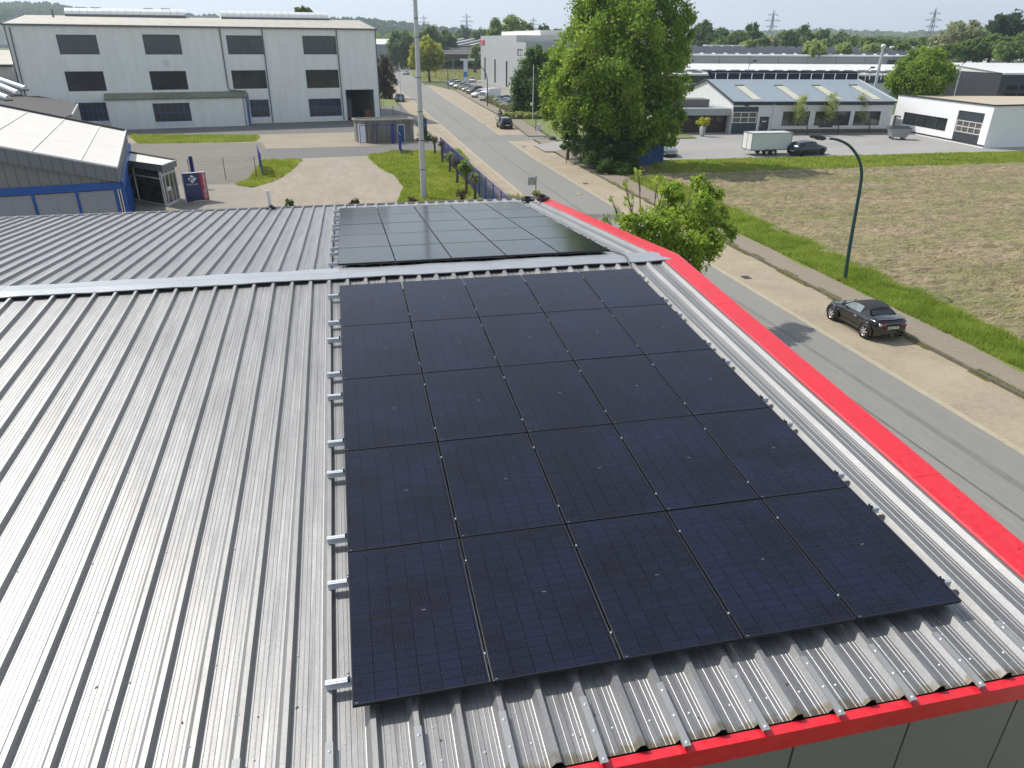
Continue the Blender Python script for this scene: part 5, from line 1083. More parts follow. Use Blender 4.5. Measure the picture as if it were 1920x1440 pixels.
farbox(1440,420,rad(-8),1426,1446,76,12,'left red tiled farmhouse among the far trees',M_BRN,M_TILE,71,'farmhouse'); farbox(1456,430,rad(-8),1444,1466,83,12,'right red tiled farmhouse among the far trees',M_BRN,M_TILE,77,'farmhouse')
# ================================================================ street lamps
M_LAMP=mat('lamp_green_paint',(.010,.060,.055),.4,n1=(6,.4,(.015,.08,.07)))
def curvelamp(px,py,pts,head,r,label,m,ang=0):
    P=G(px,py); F=Frame(P,ang=ang); t=empty('street_lamp',F.w(0,0),F.a,label,'street lamp','curved street lamps'); q=[F.uz(x,y) for x,y in pts]; q=[(0,0)]+q
    V3=[(u,0,z) for u,z in q]
    # smooth
    out=[]
    for i in range(len(V3)-1):
        p0=Vector(V3[max(i-1,0)]);p1=Vector(V3[i]);p2=Vector(V3[i+1]);p3=Vector(V3[min(i+2,len(V3)-1)])
        for k in range(5):
            s=k/5; out.append(.5*((2*p1)+(p2-p0)*s+(2*p0-5*p1+4*p2-p3)*s*s+(3*p1-p0-3*p2+p3)*s**3))
    out.append(Vector(V3[-1])); n=len(out)
    b=MB(); b.tube(out,[r*(1-.45*i/n) for i in range(n)],12); b.build('pole',m,t)
    e=out[-1]; h0=F.uz(*head[0]); h1=F.uz(*head[1]); A=Vector((h0[0],0,h0[1])); Z_=Vector((h1[0],0,h1[1])); d=(Z_-A)
    b=MB(); b.bar(e,A+d*.1,.05,.05,1); b.tube([A,A+d*.15,A+d*.5,A+d*.9,Z_],[.05,.10,.12,.07,.02],10); b.build('lamp_head',[M_DGREY,M_GALV],t); b=MB(); b.bar(A+d*.35-Vector((0,0,.09)),A+d*.85-Vector((0,0,.07)),.13,.03); b.build('lens',M_WHITE,t)
    return t
t=curvelamp(1583,531,[(1589,490),(1597,440),(1606,390),(1613,350),(1615.5,325),(1612,303),(1602,284),(1588,270),(1570,262),(1556,260)],((1548,260),(1518,255)),.095,'dark green curved street lamp on the grass verge by the field',M_LAMP)
b=MB(); b.box(-.12,-.12,1.95,-.05,.05,2.2); b.build('number_tag',M_WHITE,t); b=MB(); b.box(-.105,-.02,1.5,-.09,.05,1.57); b.build('inspection_door',M_DGREY,t)
curvelamp(914,200,[(914,170),(913.5,150),(911,138),(905,128),(899,123.5)],((899,123.5),(893,122)),.10,'dark curved street lamp in the planting bed beside the parked cars',M_DGREY)
P=G(840.5,168); t=empty('street_lamp',P,0,'thin dark lamp post at the far end of the planting bed','street lamp'); zt=ZAT(839.5,121,P); b=MB(); b.tube([(0,0,0),(0,0,zt)],.09,8); b.build('pole',M_DGREY,t); b=MB(); b.box(-.6,-.12,zt-.06,.1,.12,zt+.05); b.build('lamp_head',M_DGREY,t)
# flagpoles, sign posts right of the street
for px,py,tx,ty,lab in ((850.5,154,849.5,110,'white flagpole at the far side of the parking lot, leftmost'),(907,186,906,128,'white flagpole in the planting bed just left of the curved lamp'),(998.5,232,1000.5,121,'tall white pole with a small camera box in front of the dark maple')):
    t,h=post('flagpole',px,py,tx,ty,.07,M_POLE,lab,'flagpole',.7,'flagpoles')
b=MB(); b.box(-.32,-.15,2.55,-.05,.15,2.85); b.build('camera_box',M_WHITE,t)
t,h=post('flagpole',876,158,876.5,110,.07,M_POLE,'white flagpole with crossbar and narrow blue and white banner','flagpole',.8,'flagpoles')
b=MB(); b.box(-1.9,-.05,h-.5,2.2,.05,h); b.build('crossbar',M_POLE,t); b=MB(); [b.add([(-.9,0,h-.5-k*.7),(.25,.05*math.sin(k),h-.5-k*.7),(.25-.02*k,.05*math.sin(k+1),h-1.2-k*.7),(-.9-.03*k,.1,h-1.2-k*.7)],[(0,1,2,3)],int(k in (4,5))) for k in range(8)]; b.build('banner',[mat('banner_cloth',(.60,.66,.74),.8),mat('banner_blue',(.06,.2,.5),.8)],t)
t,h=post('signpost',1004.5,246,1004.5,219,.06,mat('rusty_post',(.10,.055,.03),.8),'rusty brown signpost on the lawn left of the big tree','signpost'); b=MB(); b.box(.05,-.2,h-2.3,.7,.2,h-.9); b.build('meter_box',M_WHITE,t)
P=G(938,216); t=empty('litter_bin',G(957,222),0,'dark litter bin behind the parked black hatchback','bin'); b=MB(); b.lathe([(.0,.0),(.28,0),(.34,.9),(.36,.95),(.3,1.05),(0,1.08)],14); b.build('bin_body',M_BLACK,t); b=MB(); b.box(-.4,-.4,1.08,.4,.4,1.13); b.build('lid',M_DGREY,t)
P=G(1036,264); t=empty('boulder',P,0,'small dark boulder on the lawn left of the big tree','boulder'); b=MB(); rg=random.Random(3); b.lathe([(0,.55),(.28,.5),(.45,.3),(.5,.0)],9); o=b.build('stone',mat('dark_stone',(.05,.05,.04),.9,bump=.6,bscale=6),t)
# ================================================================ containers, skip, planter, trailer
def container(A,Bp,h,dep,label,m):
    F=Frame(A,Bp); Lw=F.loc(Bp)[0]; t=empty('shipping_container',F.w(0,0),F.a,label,'container'); b=MB()
    def corr(p,q,n):
        p=Vector(p);q=Vector(q); d=(q-p)/n; nn=Vector((d.y,-d.x,0)).normalized()*.05; pts=[]
        for k in range(n): pts+=[p+d*(k),p+d*(k+.2)+nn,p+d*(k+.5)+nn,p+d*(k+.7)]
        pts.append(q); vs=[(*x.xy,.12) for x in pts]+[(*x.xy,h-.12) for x in pts]; m_=len(pts); b.add(vs,[(i,i+1,m_+i+1,m_+i) for i in range(m_-1)])
    corr((0,0,0),(Lw,0,0),max(4,int(Lw/.28))); corr((Lw,0,0),(Lw,dep,0),int(dep/.3)); corr((0,dep,0),(0,0,0),int(dep/.3)); b.quad((0,0,h-.05),(Lw,0,h-.05),(Lw,dep,h-.05),(0,dep,h-.05)); b.build('wall',m,t)
    b=MB()
    for u in (0,Lw): 
        for v in (0,dep): b.box(u-.08,v-.08,0,u+.08,v+.08,h)
    b.box(0,-.06,h-.14,Lw,.06,h); b.box(0,-.06,0,Lw,.06,.14); b.build('frame',m,t); return t
M_CB=mat('container_blue',(.010,.10,.30),.45,n1=(1.5,.5,(.02,.07,.19)),n2=(5,.3,(.05,.12,.22)))
container(G(1198,308),G(1241,306),2.5,5.5,'blue corrugated shipping container half hidden under the big tree',M_CB)
container(G(1166,275),G(1196,272),2.5,4,'dark blue container with pale roof deep behind the big tree',mat('container_dark',(.010,.04,.12),.5))
FQ=Frame(G(1668,262),G(1697,262)); lq_=FQ.loc(G(1697,262))[0]; t=empty('waste_skip',FQ.w(0,0),FQ.a-.25,'grey wheeled steel skip with dark lid beside the white building','skip')
b=MB(); L_=lq_; b.add([(.2,0,.35),(L_-.1,0,.35),(L_-.1,1.5,.35),(.2,1.5,.35),(-.2,-.15,1.35),(L_+.35,-.15,1.35),(L_+.35,1.65,1.35),(-.2,1.65,1.35)],[(3,2,1,0),(0,1,5,4),(1,2,6,5),(2,3,7,6),(3,0,4,7)]); b.build('body',mat('skip_grey',(.30,.32,.33),.5,.2,n1=(2,.5,(.22,.23,.23))),t)
b=MB(); b.add([(-.3,-.2,1.36),(L_+.4,-.2,1.36),(L_+.4,1.7,1.36),(-.3,1.7,1.36),(.1,.3,1.68),(L_-.1,.3,1.68),(L_-.1,1.2,1.62),(.1,1.2,1.62)],[(0,1,5,4),(1,2,6,5),(2,3,7,6),(3,0,4,7),(4,5,6,7)]); b.build('lid',M_DGREY,t)
for u,v in ((.35,.2),(L_-.3,.2),(.35,1.3),(L_-.3,1.3)): b=MB(); b.lathe([(0,-.06),(.16,-.06),(.16,.06),(0,.06)],12,axis='y',origin=(u,v,.17)); b.box(u-.05,v-.1,.17,u+.05,v-.07,.4,1); b.build('caster',[M_RUBBER,M_WHITE],t)
PP=G(1316,256); t=empty('planter',PP,0,'tall pale tapered planter holding a yellow leaved shrub','planter'); b=MB(); b.lathe([(.30,0),(.52,1.25),(.46,1.25),(.42,1.1),(0,1.1)],4); b.build('pot',mat('zinc_planter',(.33,.35,.36),.5),t)
# trailer
FT=Frame(G(1412,292.5),G(1470,291)); t=empty('box_trailer',FT.w(0,0),FT.a,'white twin axle box trailer parked on the forecourt behind the dark estate car','trailer')
lt=FT.uz(1480,285)[0]; ht=FT.uz(1420,250)[1]; z0=.62; l0_=FT.uz(1404,285)[0]+.15
b=MB(); b.box(l0_,-.05,z0,lt,1.85,ht); b.build('box',mat('trailer_grp',(.58,.62,.60),.4,n1=(1,.3,(.52,.56,.54))),t,bevel=.02)
b=MB(); 
for z in (z0,ht): b.bar((l0_,-.07,z),(lt,-.07,z),.05,.08); b.bar((l0_,1.87,z),(lt,1.87,z),.05,.08); b.bar((l0_-.02,-.05,z),(l0_-.02,1.85,z),.05,.08); b.bar((lt+.02,-.05,z),(lt+.02,1.85,z),.05,.08)
for u in (l0_,lt): b.bar((u,-.07,z0),(u,-.07,ht),.06,.05); b.bar((u,1.87,z0),(u,1.87,ht),.06,.05)
b.bar((l0_-.03,.9,z0),(l0_-.03,.9,ht),.03,.03); b.build('edge_rail',mat('aluminium_edge',(.30,.31,.31),.4,.5),t)
b=MB(); b.quad((l0_-.012,1.8,z0+.05),(l0_-.012,0,z0+.05),(l0_-.012,0,ht-.05),(l0_-.012,1.8,ht-.05)); b.build('rear_door',mat('trailer_white',(.74,.74,.70),.4),t)
b=MB(); b.bar((l0_,.3,z0-.08),(lt+.9,.8,z0-.14),.08,.1); b.bar((l0_,1.5,z0-.08),(lt+.9,1.0,z0-.14),.08,.1); b.bar((lt+.6,.9,z0-.14),(lt+1.7,.9,z0-.14),.08,.08); b.tube([(lt+.9,.9,.25),(lt+.9,.9,1.1)],.035,8); b.build('drawbar',M_GALV,t)
def wheel(par,x,y,r=.31,w=.2,side=-1,spokes=6,rimm=None,name='wheel'):
    b=MB(); b.lathe([(r*.62,-w/2),(r*.93,-w/2),(r,-w*.36),(r,w*.36),(r*.93,w/2),(r*.62,w/2)],28,axis='y',origin=(x,y,r)); wh=b.build(name,M_RUBBER,par)
    b=MB(); yo=y+side*w*.44; b.lathe([(r*.66,0),(r*.60,side*-.015),(r*.58,side*-.05)],28,axis='y',origin=(x,yo,r)); b.lathe([(r*.16,side*.01),(0,side*.02)],12,axis='y',origin=(x,yo,r)); b.lathe([(r*.62,side*-.07),(0,side*-.07)],20,1,axis='y',origin=(x,yo,r))
    for k in range(spokes): a=2*math.pi*k/spokes; b.bar((x+math.cos(a)*r*.1,yo-side*.005,r+math.sin(a)*r*.1),(x+math.cos(a)*r*.63,yo-side*.01,r+math.sin(a)*r*.63),r*.20,.03,up=(0,1,0))
    b.build('rim',[rimm or MATS['alloy'],M_BLACK],wh); return wh
mat('alloy',(.62,.63,.65),.25,.8)
um=(l0_+lt)/2
for du in (-.42,.38):
    for v,s in ((-.02,-1),(1.82,1)): wheel(t,um+du,v,.31,.18,s,8)
b=MB(); 
for du in (-.42,.38): b.lathe([(.36,-.12),(.38,-.12),(.38,.10),(.36,.10)],20,axis='y',origin=(um+du,-.02,.33))
b.build('mudguard',M_RUBBER,t)
# pylons on the horizon
def pylon(px,yt,yb,D,label):
    P=AT(px,D); zt=ZAT(px,yt,P); t=empty('power_pylon',P,0,label,'pylon','power pylons on the horizon'); b=MB(); w=zt*.10; m_=zt*.028; th=D*.00042
    for sx in (-1,1):
        for sy in (-1,1): b.bar((sx*w,sy*w,0),(sx*m_,sy*m_,zt*.62),th,th); b.bar((sx*m_,sy*m_,zt*.62),(0,0,zt),th,th)
    n=9
    for k in range(n):
        f0=k/n; f1=(k+1)/n; a=w+(m_-w)*min(f0/.62,1) if f0<.62 else m_*(1-f0)/.38; c=w+(m_-w)*min(f1/.62,1) if f1<.62 else m_*(1-f1)/.38
        for sy in (-1,1): b.bar((-a,sy*a,zt*f0),(c,sy*c,zt*f1),th*.6,th*.6); b.bar((a,sy*a,zt*f0),(-c,sy*c,zt*f1),th*.6,th*.6)
    b.build('lattice_tower',mat('pylon_steel',(.16,.18,.20),.6),t)
    for f,wd in ((.62,.17),(.75,.22),(.88,.14)): b=MB(); b.bar((-zt*wd,0,zt*f),(zt*wd,0,zt*f),th*1.2,th*1.2); b.bar((-zt*wd,0,zt*f),(0,0,zt*(f+.05)),th*.7,th*.7); b.bar((zt*wd,0,zt*f),(0,0,zt*(f+.05)),th*.7,th*.7); b.build('cross_arm',MATS['pylon_steel'],t)
pylon(1441,18,60,900,'nearest tall lattice pylon above the trees right of the big tree'); pylon(1738,14,62,820,'tallest lattice pylon above the warehouses on the right'); pylon(876,24,52,1500,'small faint lattice pylon above the wooded hill left of the grey office'); pylon(797,27,52,1700,'faintest lattice pylon just right of the grey mast'); pylon(999,32,60,1700,'small faint lattice pylon between the grey office and big tree')
# ================================================================ vehicles
M_CGLASS=mat('car_glass',(.02,.028,.03),.05,spec=.7); M_TAIL=mat('tail_lamp',(.35,.01,.012),.15,coat=.6); M_HEAD=mat('head_lamp',(.55,.58,.60),.08,.4,coat=.6); M_PLATE=mat('number_plate',(.62,.62,.58),.4); M_TRIMB=mat('black_trim',(.015,.015,.016),.45)
def paint(name,c,metal=.3): return mat(name,c,.28,metal,coat=.35)
# station: x, z bottom, belt height, half width, top height, top half width ; s/g flags: screen, glass side
CARS={
'hatch':dict(L=3.9,W=.83,r=.30,wb=(-1.22,1.22),st=[(-1.95,.40,.62,.60,.66,.45),(-1.88,.24,.86,.74,.92,.62),(-1.80,.20,.92,.81,1.05,.64),(-1.55,.18,.93,.83,1.38,.62),(-1.2,.18,.92,.84,1.45,.62),(-.35,.18,.90,.84,1.47,.62),(.25,.18,.89,.84,1.42,.60),(.95,.18,.88,.82,.92,.66),(1.55,.20,.80,.80,.84,.60),(1.85,.24,.66,.72,.70,.52),(1.97,.36,.52,.55,.54,.40)],cab=(2,6),rear=(2,3)),
'estate':dict(L=4.8,W=.90,r=.32,wb=(-1.38,1.45),st=[(-2.38,.42,.66,.66,.70,.5),(-2.30,.24,.90,.80,.96,.66),(-2.18,.20,.96,.88,1.08,.68),(-1.85,.18,.97,.90,1.38,.62),(-1.3,.18,.96,.91,1.45,.62),(-.3,.18,.94,.91,1.48,.62),(.35,.18,.93,.91,1.42,.60),(1.05,.18,.92,.89,.97,.70),(1.8,.20,.84,.87,.89,.66),(2.25,.24,.70,.78,.74,.56),(2.42,.36,.54,.60,.56,.44)],cab=(2,6),rear=(2,3)),
'suv':dict(L=4.5,W=.90,r=.35,wb=(-1.3,1.35),st=[(-2.22,.46,.72,.70,.76,.5),(-2.15,.30,1.0,.82,1.04,.68),(-2.08,.26,1.06,.88,1.20,.70),(-1.8,.26,1.06,.90,1.62,.66),(-1.1,.26,1.05,.91,1.70,.66),(-.2,.26,1.04,.91,1.70,.66),(.3,.26,1.03,.91,1.62,.64),(.95,.26,1.02,.89,1.07,.72),(1.7,.28,.96,.87,1.0,.68),(2.12,.32,.80,.80,.84,.58),(2.25,.42,.62,.62,.64,.46)],cab=(2,6),rear=(2,3)),
'saloon':dict(L=4.6,W=.88,r=.31,wb=(-1.33,1.38),st=[(-2.28,.40,.64,.64,.68,.5),(-2.2,.24,.90,.78,.94,.64),(-1.75,.18,.95,.86,.99,.68),(-1.1,.18,.95,.88,1.32,.60),(-.6,.18,.94,.89,1.42,.60),(-.2,.18,.93,.89,1.43,.60),(.35,.18,.92,.89,1.38,.58),(1.05,.18,.90,.87,.95,.68),(1.75,.20,.82,.85,.87,.64),(2.15,.24,.68,.76,.72,.54),(2.32,.36,.52,.58,.54,.42)],cab=(2,6),rear=(2,3)),
}
def loft(st,ring,mi_fn):
    """ring(s)-> list of (y,z) half outline; mirrored; returns verts, faces, mats"""
    vs=[];n=None;fs=[];ms=[]
    for s in st:
        h=ring(s); full=[(s[0],y,z) for y,z in h]+[(s[0],-y,z) for y,z in reversed(h[:-1])]
        full=full if h[0][0]!=0 else full[:-1]
        n=len(full); vs+=full
    half=len(ring(st[0]))
    for i in range(len(st)-1):
        for k in range(n):
            a=i*n+k;b=i*n+(k+1)%n; kk=k if k<half-1 else n-1-k
            fs.append((a,b,b+n,a+n)); ms.append(mi_fn(i,kk))
    fs.append(tuple(range(n-1,-1,-1))); ms.append(mi_fn(0,0)); fs.append(tuple(range((len(st)-1)*n,len(st)*n))); ms.append(mi_fn(0,0))
    return vs,fs,ms
def carring(s):
    x,z0,zb,w,zt,wt=s; d=zb-z0
    return [(0,z0),(w*.86,z0),(w*.965,z0+d*.22),(w,z0+d*.55),(w*.975,zb-.05),(w*.93,zb),(wt,zt-.02),(wt*.72,zt+.02),(0,zt+.035)]
def make_car(kind,pm,name='parked_car',details=True):
    c=CARS[kind]; t=empty(name); st=c['st']; a0,a1=c['cab']
    def mi(i,k):
        if a0<=i<=a1 and k==5: return 1
        if i==a1 and k in (6,7): return 1
        if i==c['rear'][0] and k in (6,7): return 1
        return 0
    vs,fs,ms=loft(st,carring,mi)
    b=MB(); b.add(vs,[f for f,m_ in zip(fs,ms) if m_==0],0,True); b.add(vs,[fs[0]],0) if 0 else None
    # pillars
    for i in (a0+1,a0+3,a1):
        s=st[i]; r=carring(s)
        for sg in (1,-1): b.bar((s[0],sg*(r[5][0]+.005),r[5][1]),(s[0],sg*(r[6][0]+.012),r[6][1]),.05,.03)
    body=b.build('body',[pm],t)
    m=body.modifiers.new('n','WEIGHTED_NORMAL') if 0 else None
    g=MB(); g.add(vs,[f for f,m_ in zip(fs,ms) if m_==1],0,True); g.build('windows',M_CGLASS,t)
    W=c['W']
    for x in c['wb']:
        for sg in (-1,1):
            b=MB(); r=c['r']; b.lathe([(0,sg*.012),(r+.055,sg*.012),(r+.06,-sg*.05)],22,axis='y',origin=(x,sg*W*1.0,r+.02)); b.build('wheel_arch',M_BLACK,t)
            wheel(t,x,sg*(W-.085),r,.19,sg,6)
    # lamps and plates
    xr=st[1][0]-.015; zr=st[1][2]-.16
    for sg in (-1,1):
        b=MB(); b.box(xr-.0,sg*st[1][3]*.66-.11,zr-.10,xr+.10,sg*st[1][3]*.66+.17*sg*.6+.0 if 0 else sg*st[1][3]*.66+.11,zr+.12); 
        b.box(xr+.02,sg*(st[1][3]*.96)-.03,zr-.08,xr+.14,sg*(st[1][3]*.96)+.03,zr+.12); b.build('tail_light',M_TAIL,t,bevel=.015)
        s=st[-2]; b=MB(); b.box(s[0]-.14,sg*s[3]*.80-.15,s[2]-.12,s[0]+.055,sg*s[3]*.80+.15,s[2]+.0); b.build('headlight',M_HEAD,t,bevel=.02)
        s=st[a1]; b=MB(); b.box(s[0]+.25,sg*(W+.10)-.09,s[2]+.03,s[0]+.36,sg*(W+.10)+.07,s[2]+.16); b.build('door_mirror',pm,t,bevel=.02)
    b=MB(); b.box(st[0][0]-.03,-.26,.50,st[0][0]+.0,.26,.61); b.build('number_plate',M_PLATE,t); b=MB(); b.box(st[-1][0]-.0,-.26,.40,st[-1][0]+.03,.26,.51); b.build('number_plate',M_PLATE,t)
    b=MB(); b.box(st[-1][0]-.02,-.42,.53,st[-1][0]+.012,.42,.60); b.build('grille',M_TRIMB,t); b=MB(); b.box(st[-1][0]-.05,-.5,.26,st[-1][0]+.008,.5,.38); b.build('air_intake',M_TRIMB,t); b=MB(); b.box(st[0][0]-.005,-.5,.28,st[0][0]+.05,.5,.42); b.build('bumper_trim',M_TRIMB,t)
    b=MB(); 
    for sg in (-1,1): b.box(c['wb'][0]+.4,sg*(W+.002)-.012,.20,c['wb'][1]-.4,sg*(W+.002)+.012,.30)
    b.build('sill_trim',M_TRIMB,t)
    return t
def place(t,x,y,heading,label,cat='car',group=None,z=0.03):
    t.location=(x,y,z); t.rotation_euler=(0,0,rad(heading)); return tag(t,label,cat,group)
P_BLK=mat('paint_black',(.005,.005,.006),.15,0,coat=.8); P_DKB=paint('paint_dark_blue',(.02,.03,.045)); P_SIL=paint('paint_silver',(.42,.44,.46),.6); P_WHT=paint('paint_white',(.72,.73,.74),0); P_LBL=paint('paint_light_blue',(.28,.36,.42),.5); P_GRY=paint('paint_grey',(.12,.14,.16),.5); P_STB=paint('paint_steel_blue',(.10,.15,.20),.5)
ph=G(950,243); place(make_car('hatch',P_BLK),ph.x+.1,ph.y+1.9,90,'black hatchback with red tail lamps parked on the right verge strip behind the cyclist',group='cars parked along the street')
place(make_car('hatch',P_STB),11.6,139.2,90,'blue grey hatchback parked on the left verge beyond the white hall',group='cars parked along the street')
q=G(745,134.5); place(make_car('suv',P_GRY),q.x+.3,q.y+2,86,'small grey car parked at the far bend of the street',group='cars parked along the street')
q=G(757,140.5); place(make_car('estate',P_WHT),q.x+.9,q.y+2,74,'white estate car parked on the meadow edge at the far bend',group='cars parked along the street')
q=G(888,155); place(make_car('hatch',P_WHT),q.x,q.y+2,-100,'white car facing the street alone in front of the grey office',group='cars in the parking lot')
rowc=[('saloon',P_DKB,848,159,'farthest dark blue car at the end of the parked row'),('hatch',P_WHT,852,162.5,'white hatchback, second from the far end of the parked row'),('saloon',P_SIL,862,166,'silver saloon, third from the far end of the parked row'),('saloon',P_LBL,872,169,'pale blue saloon, fourth from the far end of the parked row'),('estate',P_SIL,879,172.5,'silver estate, fifth from the far end, beside the black off-roader'),('suv',P_BLK,887,177,'black off-roader in the middle of the parked row'),
 ('suv',P_WHT,897,184,'white off-roader behind the hedge left of the curved lamp'),('estate',P_SIL,936,194.5,'silver estate car with dark windows right of the curved lamp'),('saloon',P_LBL,944,200,'pale blue saloon in the bay beside the silver estate'),('hatch',P_SIL,950,203.5,'silver hatchback half behind the brown hedge near the maple'),('hatch',P_STB,959,204,'teal grey hatchback under the dark maple')]
for k,(kd,pm,px,py,lab) in enumerate(rowc):
    q=G(px,py); place(make_car(kd,pm),q.x+.6,q.y+1.2,218+((k*37)%9)-4,lab,group='cars in the parking lot')
# white box van between the off-roader and the lamp
q=G(914,190); t=empty('box_van'); b=MB(); b.box(-2.2,-1.0,.45,1.3,1.0,2.35); b.add([(1.3,-.95,.4),(2.5,-.95,.4),(2.55,-.95,1.0),(2.0,-.95,1.75),(1.3,-.95,1.9),(1.3,.95,.4),(2.5,.95,.4),(2.55,.95,1.0),(2.0,.95,1.75),(1.3,.95,1.9)],[(0,1,2,3,4),(9,8,7,6,5),(1,6,7,2),(2,7,8,3),(3,8,9,4),(0,5,6,1)]); b.build('body',P_WHT,t,bevel=.04)
b=MB(); b.add([(2.545,-.85,1.05),(2.545,.85,1.05),(2.04,.85,1.72),(2.04,-.85,1.72)],[(0,1,2,3)]); b.build('windscreen',M_CGLASS,t)
for x in (-1.4,1.7): 
    for sg in (-1,1): wheel(t,x,sg*.9,.33,.2,sg)
place(t,q.x+.8,q.y+1.2,216,'white box van in the lot just behind the curved lamp post','van','cars in the parking lot')
q=G(1256,296); place(make_car('estate',P_SIL),q.x+.3,q.y+2.3,-97,'silver car facing the street beside the blue container under the tree',group='cars on the forecourt')
q=G(1519,293.5); place(make_car('estate',P_DKB),q.x+.35,q.y+1.25,17,'black estate car parked in front of the white box trailer',group='cars on the forecourt')
# ---------------------------------------------------------------- black two-seat roadster, modelled closer
def roadster():
    t=empty('roadster'); W=.80; r=.305
    # x,z0,zb,w,zt,wt
    st=[(-1.70,.38,.60,.50,.63,.36),(-1.66,.26,.80,.64,.84,.50),(-1.52,.20,.86,.75,.915,.56),(-1.28,.18,.875,.80,.935,.60),(-1.05,.17,.88,.82,.945,.60),(-.80,.17,.86,.81,.95,.60),(-.50,.17,.84,.775,.94,.60),(-.1,.17,.83,.76,.92,.6),(.35,.17,.825,.755,.90,.6),(.62,.17,.82,.765,.865,.60),(.90,.17,.79,.80,.835,.56),(1.18,.18,.77,.82,.80,.52),(1.42,.20,.71,.78,.735,.46),(1.60,.24,.60,.66,.62,.38),(1.70,.34,.50,.46,.51,.26)]
    def ring(s):
        x,z0,zb,w,zt,wt=s; d=zb-z0
        return [(0,z0),(w*.82,z0),(w*.93,z0+d*.12),(w*.955,z0+d*.35),(w,z0+d*.62),(w*.985,z0+d*.82),(w*.93,zb-.012),(w*.84,zb+(zt-zb)*.35),(wt*.8,zt-.004),(0,zt+.012)]
    # refine along the length for smooth panels
    R=[]; 
    for i in range(len(st)-1):
        p=[st[max(i-1,0)],st[i],st[i+1],st[min(i+2,len(st)-1)]]
        for k in range(3):
            s=k/3; R.append(tuple(.5*((2*b_)+(c_-a_)*s+(2*a_-5*b_+4*c_-d_)*s*s+(3*b_-a_-3*c_+d_)*s**3) for a_,b_,c_,d_ in zip(*p)))
    R.append(st[-1]); vs,fs,ms=loft(R,ring,lambda i,k:0)
    b=MB(); b.add(vs,fs,0,True); b.build('body',P_BLK,t)
    # fender flares
    b=MB()
    for x in (-1.08,1.12):
        for sg in (-1,1):
            n=18; pts=[(x+math.cos(math.pi*(k/n*1.1-.05))*(r+.075),sg*(W+.0),.305+math.sin(math.pi*(k/n*1.1-.05))*(r+.075)) for k in range(n+1)]; b.tube(pts,[.02+.035*math.sin(math.pi*k/n) for k in range(n+1)],8)
    b.build('fender',P_BLK,t)
    for x in (-1.08,1.12):
        for sg in (-1,1):
            b=MB(); b.lathe([(0,sg*.008),(r+.06,sg*.008)],28,axis='y',origin=(x,sg*W*1.005,r+.01)); b.build('wheel_arch',M_BLACK,t); wheel(t,x,sg*(W-.055),r,.2,sg,6)
    # soft top: roof shell with side glass, windscreen and heated rear window
    A=[(.62,.60,.87),(.18,.55,1.165),(-.15,.545,1.195),(-.50,.53,1.185),(-.72,.50,1.13),(-1.02,.56,.94)]
    def arch(x,w,z,f=1): return [(x,-w-.07,.86),(x,-w,z-.02),(x,-w*.6,z+.015),(x,0,z+.025),(x,w*.6,z+.015),(x,w,z-.02),(x,w+.07,.86)]
    rows=[arch(*a) for a in A[1:5]]
    b=MB(); n=5
    vs=[p for r_ in rows for p in r_[1:6]]; b.add(vs,[(i*5+k,i*5+k+1,(i+1)*5+k+1,(i+1)*5+k) for i in range(3) for k in range(4)],0,True)
    # rear quarters
    for sg in (-1,1): b.add([(-.50,sg*.53,1.165),(-.72,sg*.50,1.11),(-1.02,sg*.62,.91),(-.66,sg*.69,.86),(-.46,sg*.67,.86)],[(0,1,2,3,4)],0)
    b.add([(-.72,-.50,1.11),(-.72,-.3,1.145),(-.72,0,1.155),(-.72,.3,1.145),(-.72,.5,1.11),(-.79,.47,1.07),(-.79,-.47,1.07)],[(0,1,2,3,4,5,6)],0)
    b.build('soft_top',mat('soft_top_fabric',(.020,.021,.026),.75,bump=.2,bscale=90),t)
    b=MB(); b.add([(-.79,-.46,1.075),(-.79,.46,1.075),(-1.03,.54,.945),(-1.03,-.54,.945)],[(0,1,2,3)]); b.build('rear_window',M_CGLASS,t)
    b=MB(); b.bar((-.785,-.47,1.08),(-.785,.47,1.08),.03,.03); b.bar((-1.035,-.56,.94),(-1.035,.56,.94),.04,.04); b.bar((-.785,-.47,1.08),(-1.035,-.56,.94),.03,.03); b.bar((-.785,.47,1.08),(-1.035,.56,.94),.03,.03); b.build('window_surround',P_BLK,t)
    M_SG=mat('tinted_side_glass',(.14,.17,.17),.06,n1=(2,.7,(.30,.34,.34)),spec=.7)
    for sg in (-1,1): b=MB(); b.add([(.60,sg*.665,.865),(.16,sg*.555,1.14),(-.15,sg*.55,1.17),(-.48,sg*.54,1.155),(-.44,sg*.67,.865)],[(0,1,2,3,4)]); b.build('side_window',M_SG,t)
    b=MB(); b.add([(.64,-.62,.87),(.64,.62,.87),(.18,.54,1.15),(.18,0,1.185),(.18,-.54,1.15)],[(0,1,2,3,4)]); b.build('windscreen',M_SG,t)
    b=MB(); 
    for sg in (-1,1): b.bar((.66,sg*.64,.865),(.17,sg*.55,1.15),.035,.035)
    b.bar((.18,-.55,1.15),(.18,.55,1.15),.04,.04); b.build('windscreen_frame',P_BLK,t)
